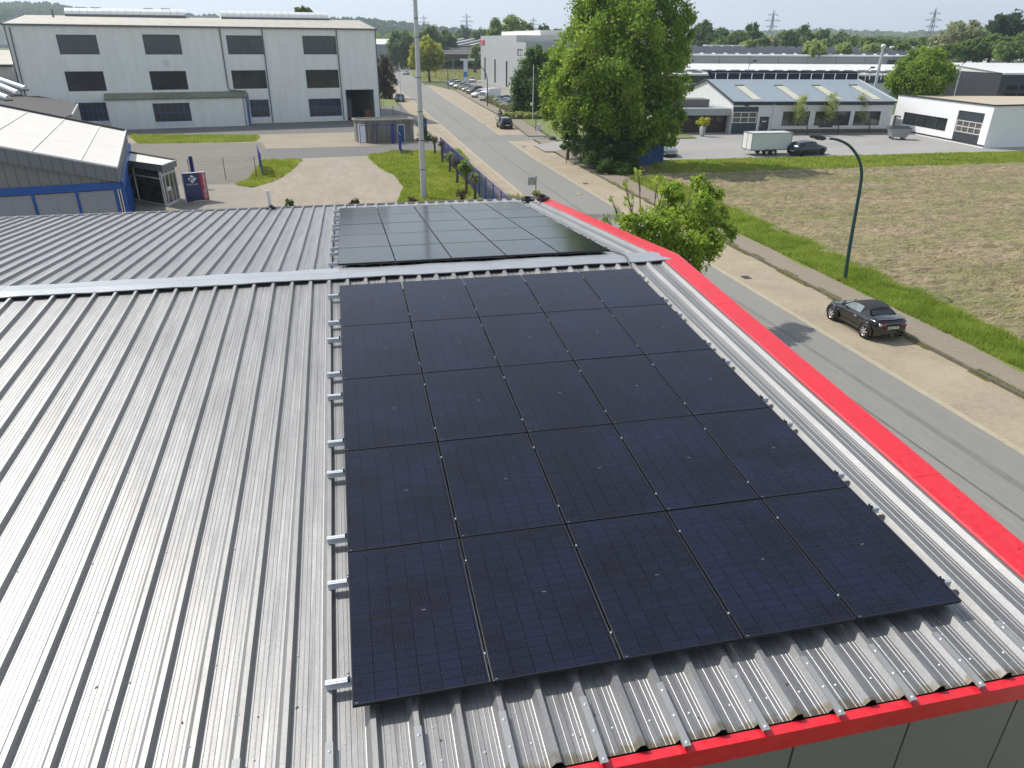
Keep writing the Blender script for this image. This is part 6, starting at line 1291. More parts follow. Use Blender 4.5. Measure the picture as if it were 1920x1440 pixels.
    for sg in (-1,1):
        b=MB()
        for k,yy in enumerate((.60,.49,.39)): b.lathe([(0,-.035),(.055,-.03),(.066,.01),(.06,.06)],14,0 if k else 1,axis='x',origin=(-1.665-.006*k,sg*yy,.745-.01*k))
        b.build('tail_light',[M_TAIL,M_HEAD],t)
        b=MB(); b.lathe([(0,.10),(.05,.09),(.075,.02)],14,axis='x',origin=(1.46,sg*.56,.66)); b.lathe([(0,.08),(.04,.07),(.055,.02)],14,axis='x',origin=(1.50,sg*.42,.62)); b.build('headlight',M_HEAD,t)
        b=MB(); b.box(.47,sg*.80-.07,.90,.57,sg*.80+.07,1.0); b.bar((.52,sg*.68,.88),(.52,sg*.78,.93),.03,.03); b.build('door_mirror',P_BLK,t,bevel=.02)
        b=MB(); b.bar((.62,sg*.782,.55),(.62,sg*.772,.80),.006,.006); b.bar((-.50,sg*.795,.42),(-.50,sg*.785,.84),.006,.006); b.bar((.62,sg*.776,.40),(-.5,sg*.79,.40),.006,.006); b.build('door_gap',M_BLACK,t)
        b=MB(); b.lathe([(0,0),(.025,0)],10,axis='y',origin=(.78,sg*.806,.63)); b.box(-.4,sg*.79-.015,.70,-.26,sg*.79+.015,.73); b.build('indicator',M_HEAD,t)
        b=MB(); b.bar((.72,sg*.79,.26),(-.68,sg*.80,.26),.03,.05); b.build('side_skirt',M_TRIMB,t)
    b=MB(); b.box(-1.712,-.26,.56,-1.70,.26,.67); b.build('number_plate',M_PLATE,t); text_obj('ME-RC 72',.105,M_BLACK,t,loc=(-1.715,.245,.58),rot=(rad(90),0,rad(-90)),depth=.001)
    b=MB(); b.box(-1.69,-.36,.24,-1.66,.36,.36); b.build('rear_diffuser',M_TRIMB,t); b=MB(); b.lathe([(.05,-.05),(.05,.02),(.042,.02),(.042,-.05)],14,axis='x',origin=(-1.71,0,.29)); b.build('exhaust',M_GALV,t)
    b=MB(); b.bar((-1.50,-.62,.93),(-1.58,0,.935),.05,.012); b.bar((-1.50,.62,.93),(-1.58,0,.935),.05,.012); b.build('boot_lip',P_BLK,t)
    b=MB(); 
    for yy in (-.25,.22): b.bar((.60,yy,.90),(.50,yy+.3,.95),.02,.015)
    b.build('wiper',M_BLACK,t)
    return t
place(roadster(),21.42,10.86,90,'small black two seat roadster with soft top and silver wheels parked on the right verge',z=.026)
# ================================================================ cyclist
def skinbody(name,verts,edges,radii,m,parent,root=0,sub=2):
    me=bpy.data.meshes.new(name); me.from_pydata(verts,edges,[]); me.materials.append(m); o=bpy.data.objects.new(name,me); COL.objects.link(o); o.parent=parent
    sk=o.modifiers.new('skin','SKIN'); sk.use_smooth_shade=True
    if not me.skin_vertices: 
        bpy.context.view_layer.objects.active=o
    for i,r in enumerate(radii):
        me.skin_vertices[0].data[i].radius=(r,r) if not hasattr(r,'__len__') else r
    me.skin_vertices[0].data[root].use_root=True
    s=o.modifiers.new('sub','SUBSURF'); s.levels=sub; s.render_levels=sub
    dg=bpy.context.evaluated_depsgraph_get(); m2=bpy.data.meshes.new_from_object(o.evaluated_get(dg)); o.modifiers.clear(); o.data=m2
    for p in m2.polygons: p.use_smooth=True
    return o
q=G(938,225.5)
BK=empty('bicycle',(q.x,q.y,.03),rad(205),'red rimmed bicycle ridden out of the side street','bicycle')
b=MB(); 
for a_,c_ in (((-.42,0,.34),(-.05,0,.30)),((-.05,0,.30),(-.20,0,.80)),((-.20,0,.78),(.38,0,.82)),((.38,0,.80),(-.05,0,.30)),((-.42,0,.34),(-.18,0,.74)),((.38,0,.92),(.56,0,.34))): b.tube([a_,c_],.022,8)
b.build('frame',mat('bike_frame',(.05,.05,.06),.4),BK)
for x in (-.45,.58):
    b=MB(); b.lathe([(.31,-.018),(.34,0),(.31,.018),(.295,0),(.31,-.018)],28,axis='y',origin=(x,0,.34)); w_=b.build('wheel',M_RUBBER,BK); b=MB(); b.lathe([(.30,-.012),(.30,.012)],28,axis='y',origin=(x,0,.34)); [b.bar((x,0,.34),(x+.3*math.cos(k*.785),0,.34+.3*math.sin(k*.785)),.004,.004) for k in range(8)]; b.build('rim',mat('red_rim',(.5,.05,.04),.4),w_)
b=MB(); b.tube([(.38,0,.92),(.36,0,1.02)],.018,8); b.tube([(.30,-.28,1.02),(.38,-.2,1.04),(.38,.2,1.04),(.30,.28,1.02)],.014,8); b.build('handlebar',M_DGREY,BK); b=MB(); b.box(-.34,-.08,.84,-.08,.08,.88); b.build('saddle',M_RUBBER,BK,bevel=.03)
PR=empty('person',(q.x,q.y,.03),rad(205),'cyclist in dark purple jacket and blue jeans leaning over the handlebar','person')
V_=[(-.20,0,.98),(-.12,0,1.18),(.0,0,1.38),(.06,0,1.50),(.10,0,1.60),(.13,0,1.70),(.13,0,1.78),
 (.02,.17,1.43),(.16,.24,1.20),(.31,.25,1.06),(.02,-.17,1.43),(.16,-.24,1.20),(.31,-.25,1.06),
 (-.18,.10,.93),(.16,.12,.80),(.02,.12,.42),(.06,.12,.30),(.18,.12,.26),(-.18,-.10,.93),(.20,-.12,.98),(.02,-.12,.66),(.0,-.12,.52),(.12,-.12,.48)]
E_=[(0,1),(1,2),(2,3),(3,4),(4,5),(5,6),(2,7),(7,8),(8,9),(2,10),(10,11),(11,12),(0,13),(13,14),(14,15),(15,16),(16,17),(0,18),(18,19),(19,20),(20,21),(21,22)]
R_=[.14,.13,.14,.06,.055,.10,.085,.062,.047,.034,.062,.047,.034,.09,.075,.05,.045,.035,.09,.075,.05,.045,.035]
skinbody('body',V_,E_,R_,mat('jacket_purple',(.055,.035,.075),.8),PR)
skinbody('trousers',[(-.20,0,.96),(-.18,.10,.93),(.16,.12,.80),(.03,.12,.44),(-.18,-.10,.93),(.20,-.12,.98),(.03,-.12,.68)],[(0,1),(1,2),(2,3),(0,4),(4,5),(5,6)],[.155,.11,.088,.062,.11,.088,.062],mat('jeans_blue',(.03,.06,.13),.8),PR)
b=MB(); M_SKIN=mat('skin',(.45,.26,.18),.6); b.lathe([(0,-.11),(.06,-.095),(.085,-.04),(.09,.02),(.08,.08),(.04,.115),(0,.12)],16,origin=(.16,0,1.72)); b.lathe([(0,.0),(.014,0),(.0,.03)],6,axis='x',origin=(.245,0,1.71)); b.build('face',M_SKIN,PR)
b=MB(); b.lathe([(.098,-.05),(.104,.02),(.09,.09),(.05,.13),(0,.14)],16,origin=(.135,0,1.73)); b.build('hair',mat('dark_hair',(.03,.018,.012),.7),PR)
for sg in (-1,1):
    V2=[(.30,sg*.25,1.05),(.345,sg*.255,1.045)]; E2=[(0,1)]; R2=[.026,.03]
    for k in range(4): i=len(V2); y=sg*(.225+.02*k); V2+=[(.38,y,1.055),(.40,y,1.035),(.385,y,1.015)]; E2+=[(1,i),(i,i+1),(i+1,i+2)]; R2+=[.009,.009,.008]
    i=len(V2); V2+=[(.35,sg*.22,1.03),(.37,sg*.205,1.02)]; E2+=[(1,i),(i,i+1)]; R2+=[.011,.009]
    skinbody('hand',V2,E2,R2,M_SKIN,PR,1,1)
    b=MB(); z=(.26,.46)[sg<0]; x=(.13,.07)[sg<0]; b.box(x-.08,sg*.12-.045,z-.05,x+.17,sg*.12+.045,z+.03); b.build('shoe',M_TRIMB,PR,bevel=.025)
# ================================================================ trees and shrubs
M_BARK=mat('bark',(.075,.058,.040),.95,n1=(3,.7,(.13,.11,.085)),bump=.8,bscale=12,bdist=.03,stretch=(2,2,.4))
LG=dict(
 fresh=leafmat('leaf_fresh',(.085,.165,.020),(.180,.300,.032),(.340,.450,.062),.28),
 maple=leafmat('leaf_maple',(0.130,0.234,0.026),(0.260,0.390,0.044),(0.494,0.572,0.104),.6),
 dark=leafmat('leaf_dark',(0.038,0.091,0.018),(0.075,0.155,0.026),(0.151,0.246,0.042),.3),
 yellow=leafmat('leaf_yellow',(0.302,0.339,0.038),(0.490,0.510,0.056),(0.620,0.620,0.113),.35),
 red=leafmat('leaf_dark_red',(0.038,0.042,0.018),(0.085,0.066,0.029),(0.160,0.122,0.047),.5),
 far=leafmat('leaf_far',(0.066,0.122,0.030),(0.122,0.198,0.046),(0.208,0.293,0.075),.08),
 farlight=leafmat('leaf_far_light',(0.151,0.226,0.056),(0.246,0.330,0.094),(0.377,0.443,0.170),.08),
 fargrey=leafmat('leaf_far_grey',(0.189,0.226,0.104),(0.302,0.330,0.170),(0.452,0.461,0.282),.08),
 conif=leafmat('leaf_conifer',(0.018,0.053,0.018),(0.038,0.085,0.026),(0.066,0.122,0.038),.3),
 olive=leafmat('leaf_olive',(0.208,0.264,0.075),(0.339,0.395,0.133),(0.546,0.585,0.246),.9),
 ivy=leafmat('leaf_ivy',(0.022,0.060,0.016),(0.053,0.109,0.022),(0.104,0.179,0.038),.8))
def leafcloud(lobes,n,size,seed,clump=.30,sub=9,shell=.55,up=.35,thin=0):
    g=nprand(seed); L=np.array([[c.x,c.y,c.z,r] for c,r in lobes]); w=L[:,3]**2.0*np.where(L[:,3]<thin,.16,1); w/=w.sum(); li=g.choice(len(L),n,p=w)
    # each lobe holds sub-clumps
    S=[]
    for c in L:
        k=sub; d=g.normal(size=(k,3)); d/=np.linalg.norm(d,axis=1,keepdims=True); rr=c[3]*(shell+(1-shell)*g.random((k,1))**.5); S.append(c[:3]+d*rr*np.array([1,1,.85]))
    S=np.array(S); si=g.integers(0,sub,n); C=S[li,si]; r=L[li,3]
    off=g.normal(size=(n,3))*(r[:,None]*clump*.62); P=C+off
    core=g.random(n)<.07; d=g.normal(size=(n,3)); d/=np.linalg.norm(d,axis=1,keepdims=True); P[core]=(L[li,:3]+d*(r*g.random(n)**.4)[:,None])[core]
    out=P-L[li,:3]; out/=np.maximum(np.linalg.norm(out,axis=1,keepdims=True),1e-6); N=out*.7+g.normal(size=(n,3))*.75+np.array([0,0,up]); N/=np.linalg.norm(N,axis=1,keepdims=True)
    a=np.cross(N,g.normal(size=(n,3))); a/=np.maximum(np.linalg.norm(a,axis=1,keepdims=True),1e-6); b=np.cross(N,a); s=size*g.uniform(.55,1.25,n)[:,None]
    v=np.stack([P-a*s,P-b*s*.62,P+a*s,P+b*s*.62],1)
    v[:,1]+=N*s*.18; v[:,3]+=N*s*.18
    return v.reshape(-1,3)
def tree(name,label,base,lobes,n,size,lm,tr=.2,seed=1,cat='tree',group=None,limbs=True,fork=.35,clump=.30,sub=9,shell=.55,twigs=0,bark=None,thin=0):
    """lobes: (Vector centre in world, radius)"""
    base=Vector((base[0],base[1],base[2] if len(base)>2 else 0)); t=empty(name,base,0,label,cat,group); lb=[(c-base,r) for c,r in lobes]
    rg=random.Random(seed)
    if tr:
        b=MB(); top=sum((c for c,r in lb),Vector())/len(lb); zmin=min(c.z-r for c,r in lb); fz=max(.4,zmin+(top.z-zmin)*fork); fk=Vector((top.x*.25,top.y*.25,fz))
        b.tube([(0,0,-.1),(fk.x*.3,fk.y*.3,fz*.5),fk],[tr*1.25,tr,tr*.8],10)
        if limbs:
            for c,r in lb:
                m_=fk.lerp(c,.5)+Vector((rg.uniform(-.2,.2),rg.uniform(-.2,.2),-abs(c.z-fk.z)*.05))*r
                b.tube([fk,m_,c],[tr*.55,tr*.32,tr*.10],6)
                for _ in range(3):
                    e=c+Vector((rg.gauss(0,1),rg.gauss(0,1),rg.gauss(.3,.8))).normalized()*r*.95; b.tube([m_.lerp(c,.6),e],[tr*.14,tr*.03],4)
        for _ in range(twigs):
            c,r=rg.choice(lb); e=c+Vector((rg.gauss(0,.8),rg.gauss(0,.8),rg.uniform(.5,1.2))).normalized()*r*rg.uniform(1.1,1.7); mid=c.lerp(e,.5)+Vector((rg.uniform(-.1,.1),rg.uniform(-.1,.1),.05)); b.tube([c,mid,e],[tr*.13,tr*.09,tr*.03],5)
            for _2 in range(2): b.tube([mid,mid+(e-c).normalized()*r*.4+Vector((rg.uniform(-.3,.3),rg.uniform(-.3,.3),.1))*r],[tr*.06,tr*.02],4)
        b.build('trunk',bark or M_BARK,t)
    v=leafcloud(lb,n,size,seed,clump,sub,shell,thin=thin); npmesh('crown',v,np.arange(len(v)).reshape(-1,4),lm,t)
    return t
def lobe_px(px,py,rpx,D,dd=0):
    """a lobe seen at px,py with apparent radius rpx, at horizontal distance D+dd"""
    P=AT(px,D+dd); z=ZAT(px,py,P); d=(Vector((P.x,P.y,z))-CAM).length; return (Vector((P.x,P.y,z)),rpx*d/FPX)
# the big tree group left of the forecourt
DB_=(G(1165,312).xy-CAM.xy).length
L_=[(1150,0,60,0),(1200,-30,55,2),(1130,-20,45,-2),(1245,20,42,1),(1090,40,38,0),(1120,70,55,-3),(1180,60,60,-4),(1240,75,48,-1),(1075,95,38,1),(1060,135,36,-1),(1110,130,55,-4),(1175,130,60,-5),(1235,135,50,-3),(1268,110,28,1),(1045,175,32,0),(1085,185,48,-4),(1150,190,55,-5),(1210,195,50,-4),(1255,185,34,-1),(1038,205,22,1),(1075,225,34,-2),(1125,240,38,-3),(1185,240,42,-4),(1240,240,34,-3),(1275,222,22,0),(1265,255,26,-3),(1215,262,30,-4),(1282,60,20,2),(1285,35,12,3),(1170,-80,50,0),(1225,-70,40,1),(1115,-70,35,0),(1290,160,18,2)]
tree('broadleaf_tree','huge fresh green broadleaf tree reaching out of the top of the frame',AT(1172,DB_+2),[lobe_px(a,c,r*.92,DB_+4,dd) for a,c,r,dd in L_],112000,.16,LG['fresh'],.42,11,sub=22,clump=.23,shell=.55,fork=.25,twigs=25)
# ivy hedge, red shrub and trunks at its foot
def shrub(name,label,lobes,n,size,lm,seed,cat='shrub',base=None,tr=.03,group=None,**k):
    b=base or Vector((lobes[0][0].x,lobes[0][0].y,0)); return tree(name,label,b,lobes,n,size,lm,tr,seed,cat,group,**k)
H_=[(1095,275,16,0),(1115,285,20,-1),(1140,292,24,-1),(1165,300,26,-2),(1190,308,24,-2),(1150,318,18,-4),(1178,322,18,-4),(1205,320,14,-3),(1120,300,14,-3),(1130,262,22,0),(1165,270,26,0),(1190,280,22,0)]
shrub('ivy_hedge','dense dark ivy hedge under the big tree beside the dirt verge',[lobe_px(a,c,r,DB_-1,dd) for a,c,r,dd in H_],34000,.09,LG['ivy'],12,'hedge',base=AT(1160,DB_-3),tr=.08,sub=14)
shrub('red_leaved_shrub','dark red leaved shrub at the left foot of the big tree',[lobe_px(a,c,r,DB_+3,0) for a,c,r in ((1072,248,14),(1085,252,12),(1068,238,8))],2600,.11,LG['red'],13,base=AT(1073,DB_+3),tr=.12)
shrub('low_shrub','small green shrub by the light driveway left of the ivy hedge',[lobe_px(a,c,r,DB_+1,0) for a,c,r in ((1070,272,8),(1080,277,8),(1062,276,5))],1500,.10,LG['dark'],14,base=AT(1070,DB_+1))
# foreground maple between roof edge and street
DM=30.0
M_=[(1215,325,6,1),(1192,345,5,0),(1168,372,5,0),(1200,372,8,0),(1180,400,13,0),(1205,412,18,-1),(1235,392,13,0),(1262,352,10,1),(1285,362,12,1),(1250,340,7,2),(1275,392,18,1),(1255,418,26,-1),(1230,440,22,-1),(1300,415,28,0),(1335,385,22,1),(1345,412,24,1),(1365,440,20,0),(1392,428,14,1),(1325,450,26,-1),(1285,460,26,-1),(1352,462,18,0),(1312,488,24,-1),(1285,500,18,-1),(1325,512,16,-1),(1300,520,12,-1),(1378,400,16,2),(1330,350,12,2),(1352,365,12,2),(1212,458,14,0),(1160,405,6,0),(1152,424,5,0),(1250,468,20,0),(1400,440,9,1),(1370,466,13,0),(1345,495,13,0),(1300,528,13,-1),(1335,520,13,0)]
tree('maple_tree','light green maple with bare twigs beside the red roof edge',AT(1232,DM),[lobe_px(a+8+(a-1270)*.10,c+6+(c-400)*.10,r*1.12 if r>12 else r*1.5,DM,dd) for a,c,r,dd in M_],25000,.080,LG['maple'],.11,21,sub=9,clump=.34,shell=.45,fork=.2,twigs=90,thin=.36)
# dark maple by the parking lot
DD=(G(1000,222).xy-CAM.xy).length
K_=[(1005,105,16,0),(1015,120,20,0),(995,130,20,0),(1020,145,24,0),(985,155,22,0),(1010,165,28,-1),(975,180,18,0),(1000,192,26,-1),(1030,185,22,0),(980,200,16,0),(1035,210,18,0),(1050,160,18,1)]
tree('dark_maple','dark green maple between the grey office and the big tree',AT(1008,DD),[lobe_px(a,c,r,DD+3,dd) for a,c,r,dd in K_],26000,.20,LG['dark'],.3,31,sub=12,fork=.1)
# clipped brown hedge at the parking corner
HC=[lobe_px(px,217,7,(G(px,224).xy-CAM.xy).length) for px in range(948,1052,7)]
shrub('clipped_hedge','brownish clipped hedge along the side street',HC,9000,.12,LG['olive'],33,'hedge',tr=.03,shell=.3)
HC=[lobe_px(px,118,5,300) for px in range(792,905,6)]
shrub('dark_hedge','straight dark green hedge behind the meadow',HC,9000,.45,LG['conif'],34,'hedge',tr=.1,shell=.3)
# red-brown column shrub beside the white hall
DR=(G(722,186).xy-CAM.xy).length
shrub('copper_shrub','tall dark copper shrub behind two flagpoles at the white hall corner',[lobe_px(a,c,r,DR+2,0) for a,c,r in ((715,115,10),(722,130,12),(716,140,12),(726,152,12),(714,165,12),(722,172,12),(706,130,8),(708,150,10),(716,182,8))],12000,.16,LG['red'],35,base=AT(717,DR+2),tr=.15,sub=12)
shrub('climbing_shrub','tall green climbing shrub at the right wall of the concrete hut',[lobe_px(a,c,r,92,0) for a,c,r in ((786,222,6),(784,236,7),(787,250,8),(793,258,8),(800,262,6),(782,262,7))],3500,.09,LG['dark'],36,base=AT(787,92),tr=.05)
# shrubs peeping over our far eave
for px,py,r,D,lm,lab,sd in ((642,379,7,46,'red','small dark bud tipped shrub peeping over the far eave above the first panels',41),(762,375,8,46,'red','brown shrub peeping over the far eave left of the mast foot',42),(507,380,6,46,'dark','little green shrub behind the white vent pipe',43)):
    shrub('low_shrub',lab,[lobe_px(px,py,r,D),lobe_px(px-2,py+6,r,D),lobe_px(px+2,py+12,r*1.2,D)],900,.07,LG[lm],sd,base=AT(px,D),group='shrubs along the far eave')
shrub('low_shrub','pale green large leaved shrub behind the black cable coils',[lobe_px(a,c,r,49.5) for a,c,r in ((1012,362,7),(1019,368,7),(1012,372,8),(1008,380,8))],700,.10,LG['olive'],44,base=AT(1013,49.5),group='shrubs along the far eave')
# pollarded trees
def pollard(px,py,tx,ty,hr,lm,lab,seed,lean=0,nl=500):
    P=G(px,py); h=ZAT(tx,ty,P); r=hr*(P-CAM).length/FPX; t=empty('pollarded_tree',P,0,lab,'tree','pollarded trees along the blue fence'); rg=random.Random(seed)
    b=MB(); b.tube([(0,0,0),(.05,0,h*.5),(0,.05,h)],[.13,.10,.12],8)
    for k in range(14):
        d=Vector((rg.gauss(0,1),rg.gauss(0,1),rg.uniform(-.1,1.2))).normalized(); e=Vector((0,.05,h))+d*r*rg.uniform(.55,.95); b.tube([(0,.05,h-.05),Vector((0,.05,h)).lerp(e,.6),e],[.06,.05,.075],6)
    b.build('trunk',M_BARK,t)
    v=leafcloud([(Vector((0,.05,h+.05)),r)],nl,.07,seed,.3,12,.75); npmesh('crown',v,np.arange(len(v)).reshape(-1,4),LG[lm],t)
for a in ((815,291,813,263,7,'red','farthest pollarded tree with knobbly brown head by the lawn corner',51,0,260),(829,306,825,271,5,'red','second pollarded tree, small brown head, from the far end of the lawn',52,0,200),(843,323,839,294,8,'olive','third pollarded tree from the far end, with sparse reddish green head',53,0,350),(857,344,852,308,9,'red','fourth pollarded tree with dense brown knobbly head',54,0,400),(874,366,871,316,11,'fresh','bushiest pollarded tree with a round green head',55,0,1800),(890,385,886,335,8,'olive','nearest pollarded tree in front of the blue mesh fence',56,0,450),(866,392,866,366,10,'red','cut pollard stump with dark twiggy head just above the far eave',57,0,260)): pollard(*a)
# three young trees at the workshop, planter shrub, round tree
for px,py,ty,lab,sd in ((1513,253,176,'young tree with thin crown, leftmost in front of the workshop',61),(1571.5,252,172,'young tree with thin crown, middle of three before the workshop',62),(1630,250,174,'young tree with thin crown, rightmost of three before the workshop',63)):
    D=(G(px,py).xy-CAM.xy).length; dx=px+7
    tree('young_tree',lab,G(px,py),[lobe_px(dx+(-3 if k%2 else 3),ty+8+k*9,7 if k in (0,) else 10,D) for k in range(5)],1500,.10,LG['olive'],.07,sd,group='young trees in front of the workshop',sub=6,clump=.5,shell=.2,fork=.05,twigs=8)
pz_=ZAT(1316,234,PP); tree('yellow_shrub','bright yellow leaved shrub growing in the tall planter',(PP.x,PP.y,1.1),[(Vector((PP.x-.35,PP.y,1.75)),.5),(Vector((PP.x+.35,PP.y,1.8)),.5),(Vector((PP.x,PP.y+.2,1.95)),.5)],1400,.09,LG['yellow'],.04,64,'shrub')
DRT=126
tree('round_tree','round fresh green tree between the workshop roof and dark warehouse',AT(1735,DRT),[lobe_px(a,c,r,DRT,dd) for a,c,r,dd in ((1735,115,22,0),(1712,130,22,0),(1758,128,22,0),(1698,148,18,0),(1775,148,20,0),(1735,145,30,-2),(1720,165,20,0),(1755,168,24,0),(1738,180,20,0))],26000,.20,LG['fresh'],.25,65,sub=13)
# yellow-green trees on the street meadow and dark ones behind
DY=(G(805,153).xy-CAM.xy).length
tree('street_tree','yellow green three stemmed tree on the meadow corner behind the mast',AT(803,DY),[lobe_px(a,c,r,DY,0) for a,c,r in ((800,85,14),(785,98,14),(815,98,13),(775,112,11),(800,108,16),(822,112,9),(790,120,11),(810,122,10))],9000,.36,LG['yellow'] if 0 else leafmat('leaf_yellow_green',(.20,.26,.03),(.34,.38,.05),(.50,.50,.09),.25),.35,71,sub=10,fork=.0)
for px,D,L_,n,lm,lab,sd in ((752,330,((752,75,16),(738,90,14),(765,88,16),(750,100,16),(735,104,9),(768,106,14),(752,114,14)),9000,'far','dense dark tree at the far bend left of the mast',72),(805,340,((805,62,12),(815,72,12),(795,72,10),(822,84,10),(808,84,12)),6000,'far','dark treetop directly behind the yellow green street tree',73),(838,345,((836,72,11),(846,82,10),(828,84,10),(840,92,9)),5000,'far','rounded green tree right of the mast',74),(890,290,((890,100,8),(889,110,8),(893,92,6)),2500,'farlight','small tree at the left edge of the grey office',75)):
    tree('distant_tree',lab,AT(px,D),[lobe_px(a,c,r,D,0) for a,c,r in L_],n,.55,LG[lm],.5,sd,group='trees beyond the street',sub=10)
# individual trees along the horizon
FT_=[(932,38,26,300,'farlight'),(960,32,34,310,'farlight'),(985,46,22,330,'far'),(905,55,24,420,'far'),(870,50,26,520,'far'),(1020,46,22,380,'far'),(1045,55,18,420,'far'),
(1318,42,30,330,'far'),(1345,54,22,330,'far'),(1378,58,26,320,'far'),(1405,46,24,340,'far'),(1352,70,22,290,'far'),(1428,70,20,300,'far'),(1402,78,18,270,'farlight'),(1460,62,20,380,'fargrey'),(1478,60,26,330,'far'),(1508,50,30,350,'far'),(1535,58,22,360,'far'),(1530,78,26,250,'farlight'),(1482,70,12,300,'conif'),(1575,62,22,420,'far'),(1600,70,24,320,'far'),(1628,72,24,300,'far'),(1654,75,20,300,'far'),(1584,84,18,260,'farlight'),(1640,84,22,270,'farlight'),(1680,78,20,330,'far'),(1708,78,18,330,'far'),(1728,74,18,360,'far'),(1752,78,20,330,'far'),(1692,84,16,280,'far'),(1800,44,42,280,'fargrey'),(1770,66,24,300,'far'),(1846,60,26,290,'far'),(1875,28,40,290,'conif'),(1912,50,30,300,'far'),(1930,66,40,250,'far'),(1860,72,34,240,'far'),(1815,82,28,240,'far'),(1900,82,30,230,'far'),(1780,86,20,230,'far'),(1960,40,50,300,'far')]
NAMEW={'far':'mid green','farlight':'light green','fargrey':'pale grey green','conif':'very dark green'}
side=lambda px:('behind the grey office' if px<1100 else 'just right of the big tree' if px<1420 else 'behind the left half of the solar warehouse' if px<1600 else 'behind the white flue' if px<1700 else 'above the round tree' if px<1790 else 'at the right edge')
cnt={}
for k,(px,ty,wd,D,lm) in enumerate(FT_):
    rg=random.Random(100+k); yb=104; H=yb-ty; lobes=[]
    for q_ in range(9):
        f=rg.random(); y=ty+wd*.38+(H-wd*.6)*f*.75; w_=wd*(.55 if f<.25 else .8); lobes.append(lobe_px(px+rg.uniform(-1,1)*w_*.8,y,wd*rg.uniform(.30,.46),D,rg.uniform(-4,4)))
    lobes.append(lobe_px(px,ty+wd*.36,wd*.36,D))
    lab=f'{NAMEW[lm]} tree {side(px)}'; cnt[lab]=cnt.get(lab,0)+1
    tree('distant_tree',lab,AT(px,D),lobes,int(1500+wd*110),.30+D*.0011,LG[lm],.45,200+k,group='trees along the horizon: '+lab,sub=9,limbs=False)
tree('conifer','tip of a dark conifer behind the barrel rooflights of the white hall',AT(576,190),[lobe_px(a,c,r,190) for a,c,r in ((576,22,7),(568,24,6),(585,24,6),(576,34,12),(576,60,16))],3000,.5,LG['far'],.4,81)
# woods on the hills (uncountable)
def wood(label,pts,n,size,seed,lm,band=16,dd=220):
    g=nprand(seed); xs=[p[0] for p in pts]; V=[]; 
    X=g.uniform(min(xs),max(xs),n); Yt=np.interp(X,xs,[p[1] for p in pts]); Dm=np.interp(X,xs,[p[2] for p in pts]); f=g.random(n)**1.3; hump=vnoise(X/7.0,X*0+seed,3)*5+vnoise(X/2.5,X*0,4)*3
    Yp=Yt+f*band-hump*(1-f); C=np.zeros((n,3))
    for i in range(n):
        P=AT(X[i],Dm[i]-f[i]*dd); C[i]=(P.x,P.y,ZAT(X[i],Yp[i],P))
    a=g.normal(size=(n,3)); a/=np.linalg.norm(a,axis=1,keepdims=True); b=np.cross(a,g.normal(size=(n,3))); b/=np.linalg.norm(b,axis=1,keepdims=True); s=size*g.uniform(.5,1.4,n)[:,None]
    v=np.stack([C-a*s,C-b*s,C+a*s,C+b*s],1).reshape(-1,3); tag(npmesh('wood',v,np.arange(len(v)).reshape(-1,4),lm),label,'wood',kind='stuff')
wood('wooded hillside above the left roofs',[(-60,10,1500),(0,12,1500),(60,14,1500),(110,14,1500),(200,28,1500),(330,34,1500),(430,38,1500)],9000,4.5,301,LG['conif'],26,500)
wood('dark wood behind the white hall ridge and the mast',[(430,40,1300),(640,40,1300),(700,42,1300),(780,52,1300),(860,60,1300),(930,66,1400)],12000,3.6,302,LG['conif'],34,600)
wood('far wood line on the right horizon',[(880,64,1900),(1000,62,1900),(1200,66,2000),(1400,64,2000),(1560,62,2000),(1700,66,2000),(1930,64,2000)],11000,5,303,LG['far'],16,700)
wood('low woods in front of the right horizon',[(930,78,700),(1100,80,700),(1300,78,650),(1500,80,600),(1700,80,600),(1930,80,600)],12000,2.4,304,LG['far'],18,250)
wood('tree belt between the left hill and the street',[(690,72,700),(760,70,700),(850,72,700),(930,76,650)],6000,2.6,305,LG['far'],22,250)
# ================================================================ light, sky, camera
EL=rad(49); AZ=rad(136)       # sun direction: azimuth counter-clockwise from +X
sd=Vector((math.cos(AZ)*math.cos(EL),math.sin(AZ)*math.cos(EL),math.sin(EL)))
sun=bpy.data.lights.new('sun','SUN'); sun.energy=3.3; sun.angle=rad(.55); sun.color=(1,.955,.89)
so=bpy.data.objects.new('sun',sun); COL.objects.link(so); so.rotation_euler=(-sd).to_track_quat('-Z','Y').to_euler(); so.location=sd*50
w=bpy.data.worlds.new('World'); SC.world=w; w.use_nodes=True; nt=w.node_tree
sk=nt.nodes.new('ShaderNodeTexSky'); sk.sky_type='NISHITA'; sk.sun_disc=False; sk.sun_elevation=EL; sk.sun_rotation=rad(90)-AZ
sk.air_density=1.0; sk.dust_density=.8; sk.ozone_density=1.6; sk.altitude=50
hs=nt.nodes.new('ShaderNodeHueSaturation'); hs.inputs['Saturation'].default_value=.55; nt.links.new(sk.outputs[0],hs.inputs['Color'])
tc=nt.nodes.new('ShaderNodeTexCoord'); sx=nt.nodes.new('ShaderNodeSeparateXYZ'); nt.links.new(tc.outputs['Generated'],sx.inputs[0])
mr=nt.nodes.new('ShaderNodeMapRange'); mr.inputs['From Min'].default_value=0; mr.inputs['From Max'].default_value=.36; mr.inputs['To Min'].default_value=.95; mr.inputs['To Max'].default_value=.0; nt.links.new(sx.outputs['Z'],mr.inputs['Value'])
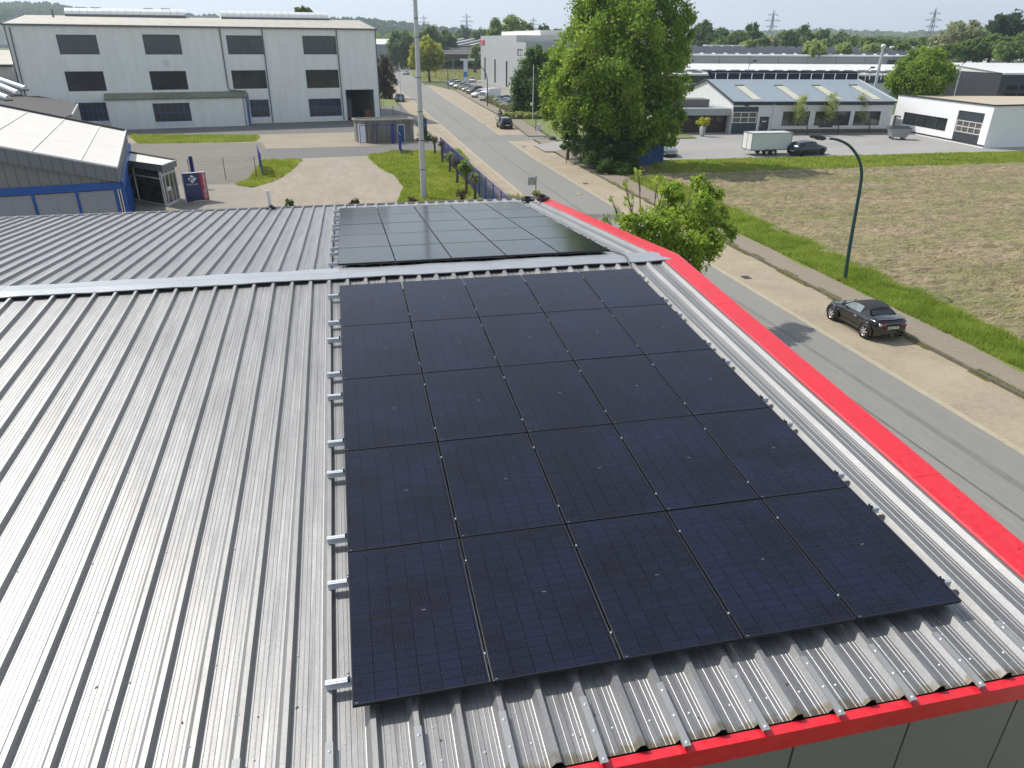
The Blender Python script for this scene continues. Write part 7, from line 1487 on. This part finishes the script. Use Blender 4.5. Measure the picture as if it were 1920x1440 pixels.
cn=nt.nodes.new('ShaderNodeTexNoise'); cn.inputs['Scale'].default_value=3.0; cn.inputs['Detail'].default_value=5; mpn=nt.nodes.new('ShaderNodeMapping'); mpn.inputs['Scale'].default_value=(1,1,7); nt.links.new(tc.outputs['Generated'],mpn.inputs[0]); nt.links.new(mpn.outputs[0],cn.inputs['Vector'])
hz=nt.nodes.new('ShaderNodeMix'); hz.data_type='RGBA'; hz.inputs['A'].default_value=(3.85,4.45,4.95,1); hz.inputs['B'].default_value=(4.9,5.3,5.55,1); nt.links.new(cn.outputs['Fac'],hz.inputs['Factor'])
mxs=nt.nodes.new('ShaderNodeMix'); mxs.data_type='RGBA'; nt.links.new(mr.outputs[0],mxs.inputs['Factor']); nt.links.new(hs.outputs[0],mxs.inputs['A']); nt.links.new(hz.outputs['Result'],mxs.inputs['B'])
nt.links.new(mxs.outputs['Result'],nt.nodes['Background'].inputs[0]); nt.nodes['Background'].inputs[1].default_value=.15
cam=bpy.data.cameras.new('camera'); co=bpy.data.objects.new('camera',cam); COL.objects.link(co)
cam.sensor_width=36; cam.lens=36*FPX/1920; cam.clip_start=.1; cam.clip_end=9000
mw=Matrix((RV,UV,-_f)).transposed().to_4x4(); mw.translation=CAM; co.matrix_world=mw
SC.camera=co
SC.view_settings.view_transform='Standard'; SC.view_settings.look='None'; SC.view_settings.gamma=1; SC.view_settings.exposure=.38
SC.render.engine='CYCLES'
SC.cycles.max_bounces=8; SC.cycles.transparent_max_bounces=12

# ================================================================ the air between here and the hills
b=MB(); b.box(-3300,-330,-2.2,3700,3700,168); hz_=b.build('haze',[]); tag(hz_,'thin bluish summer haze in the air','haze',kind='stuff')
hm=bpy.data.materials.new('haze_air'); hm.use_nodes=True; n_=hm.node_tree; n_.nodes.remove(n_.nodes['Principled BSDF']); pv_=n_.nodes.new('ShaderNodeVolumePrincipled'); pv_.inputs['Density'].default_value=.00028; pv_.inputs['Color'].default_value=(.80,.89,1,1); pv_.inputs['Anisotropy'].default_value=.35
n_.links.new(pv_.outputs[0],[q for q in n_.nodes if q.type=='OUTPUT_MATERIAL'][0].inputs['Volume']); hz_.data.materials.append(hm)
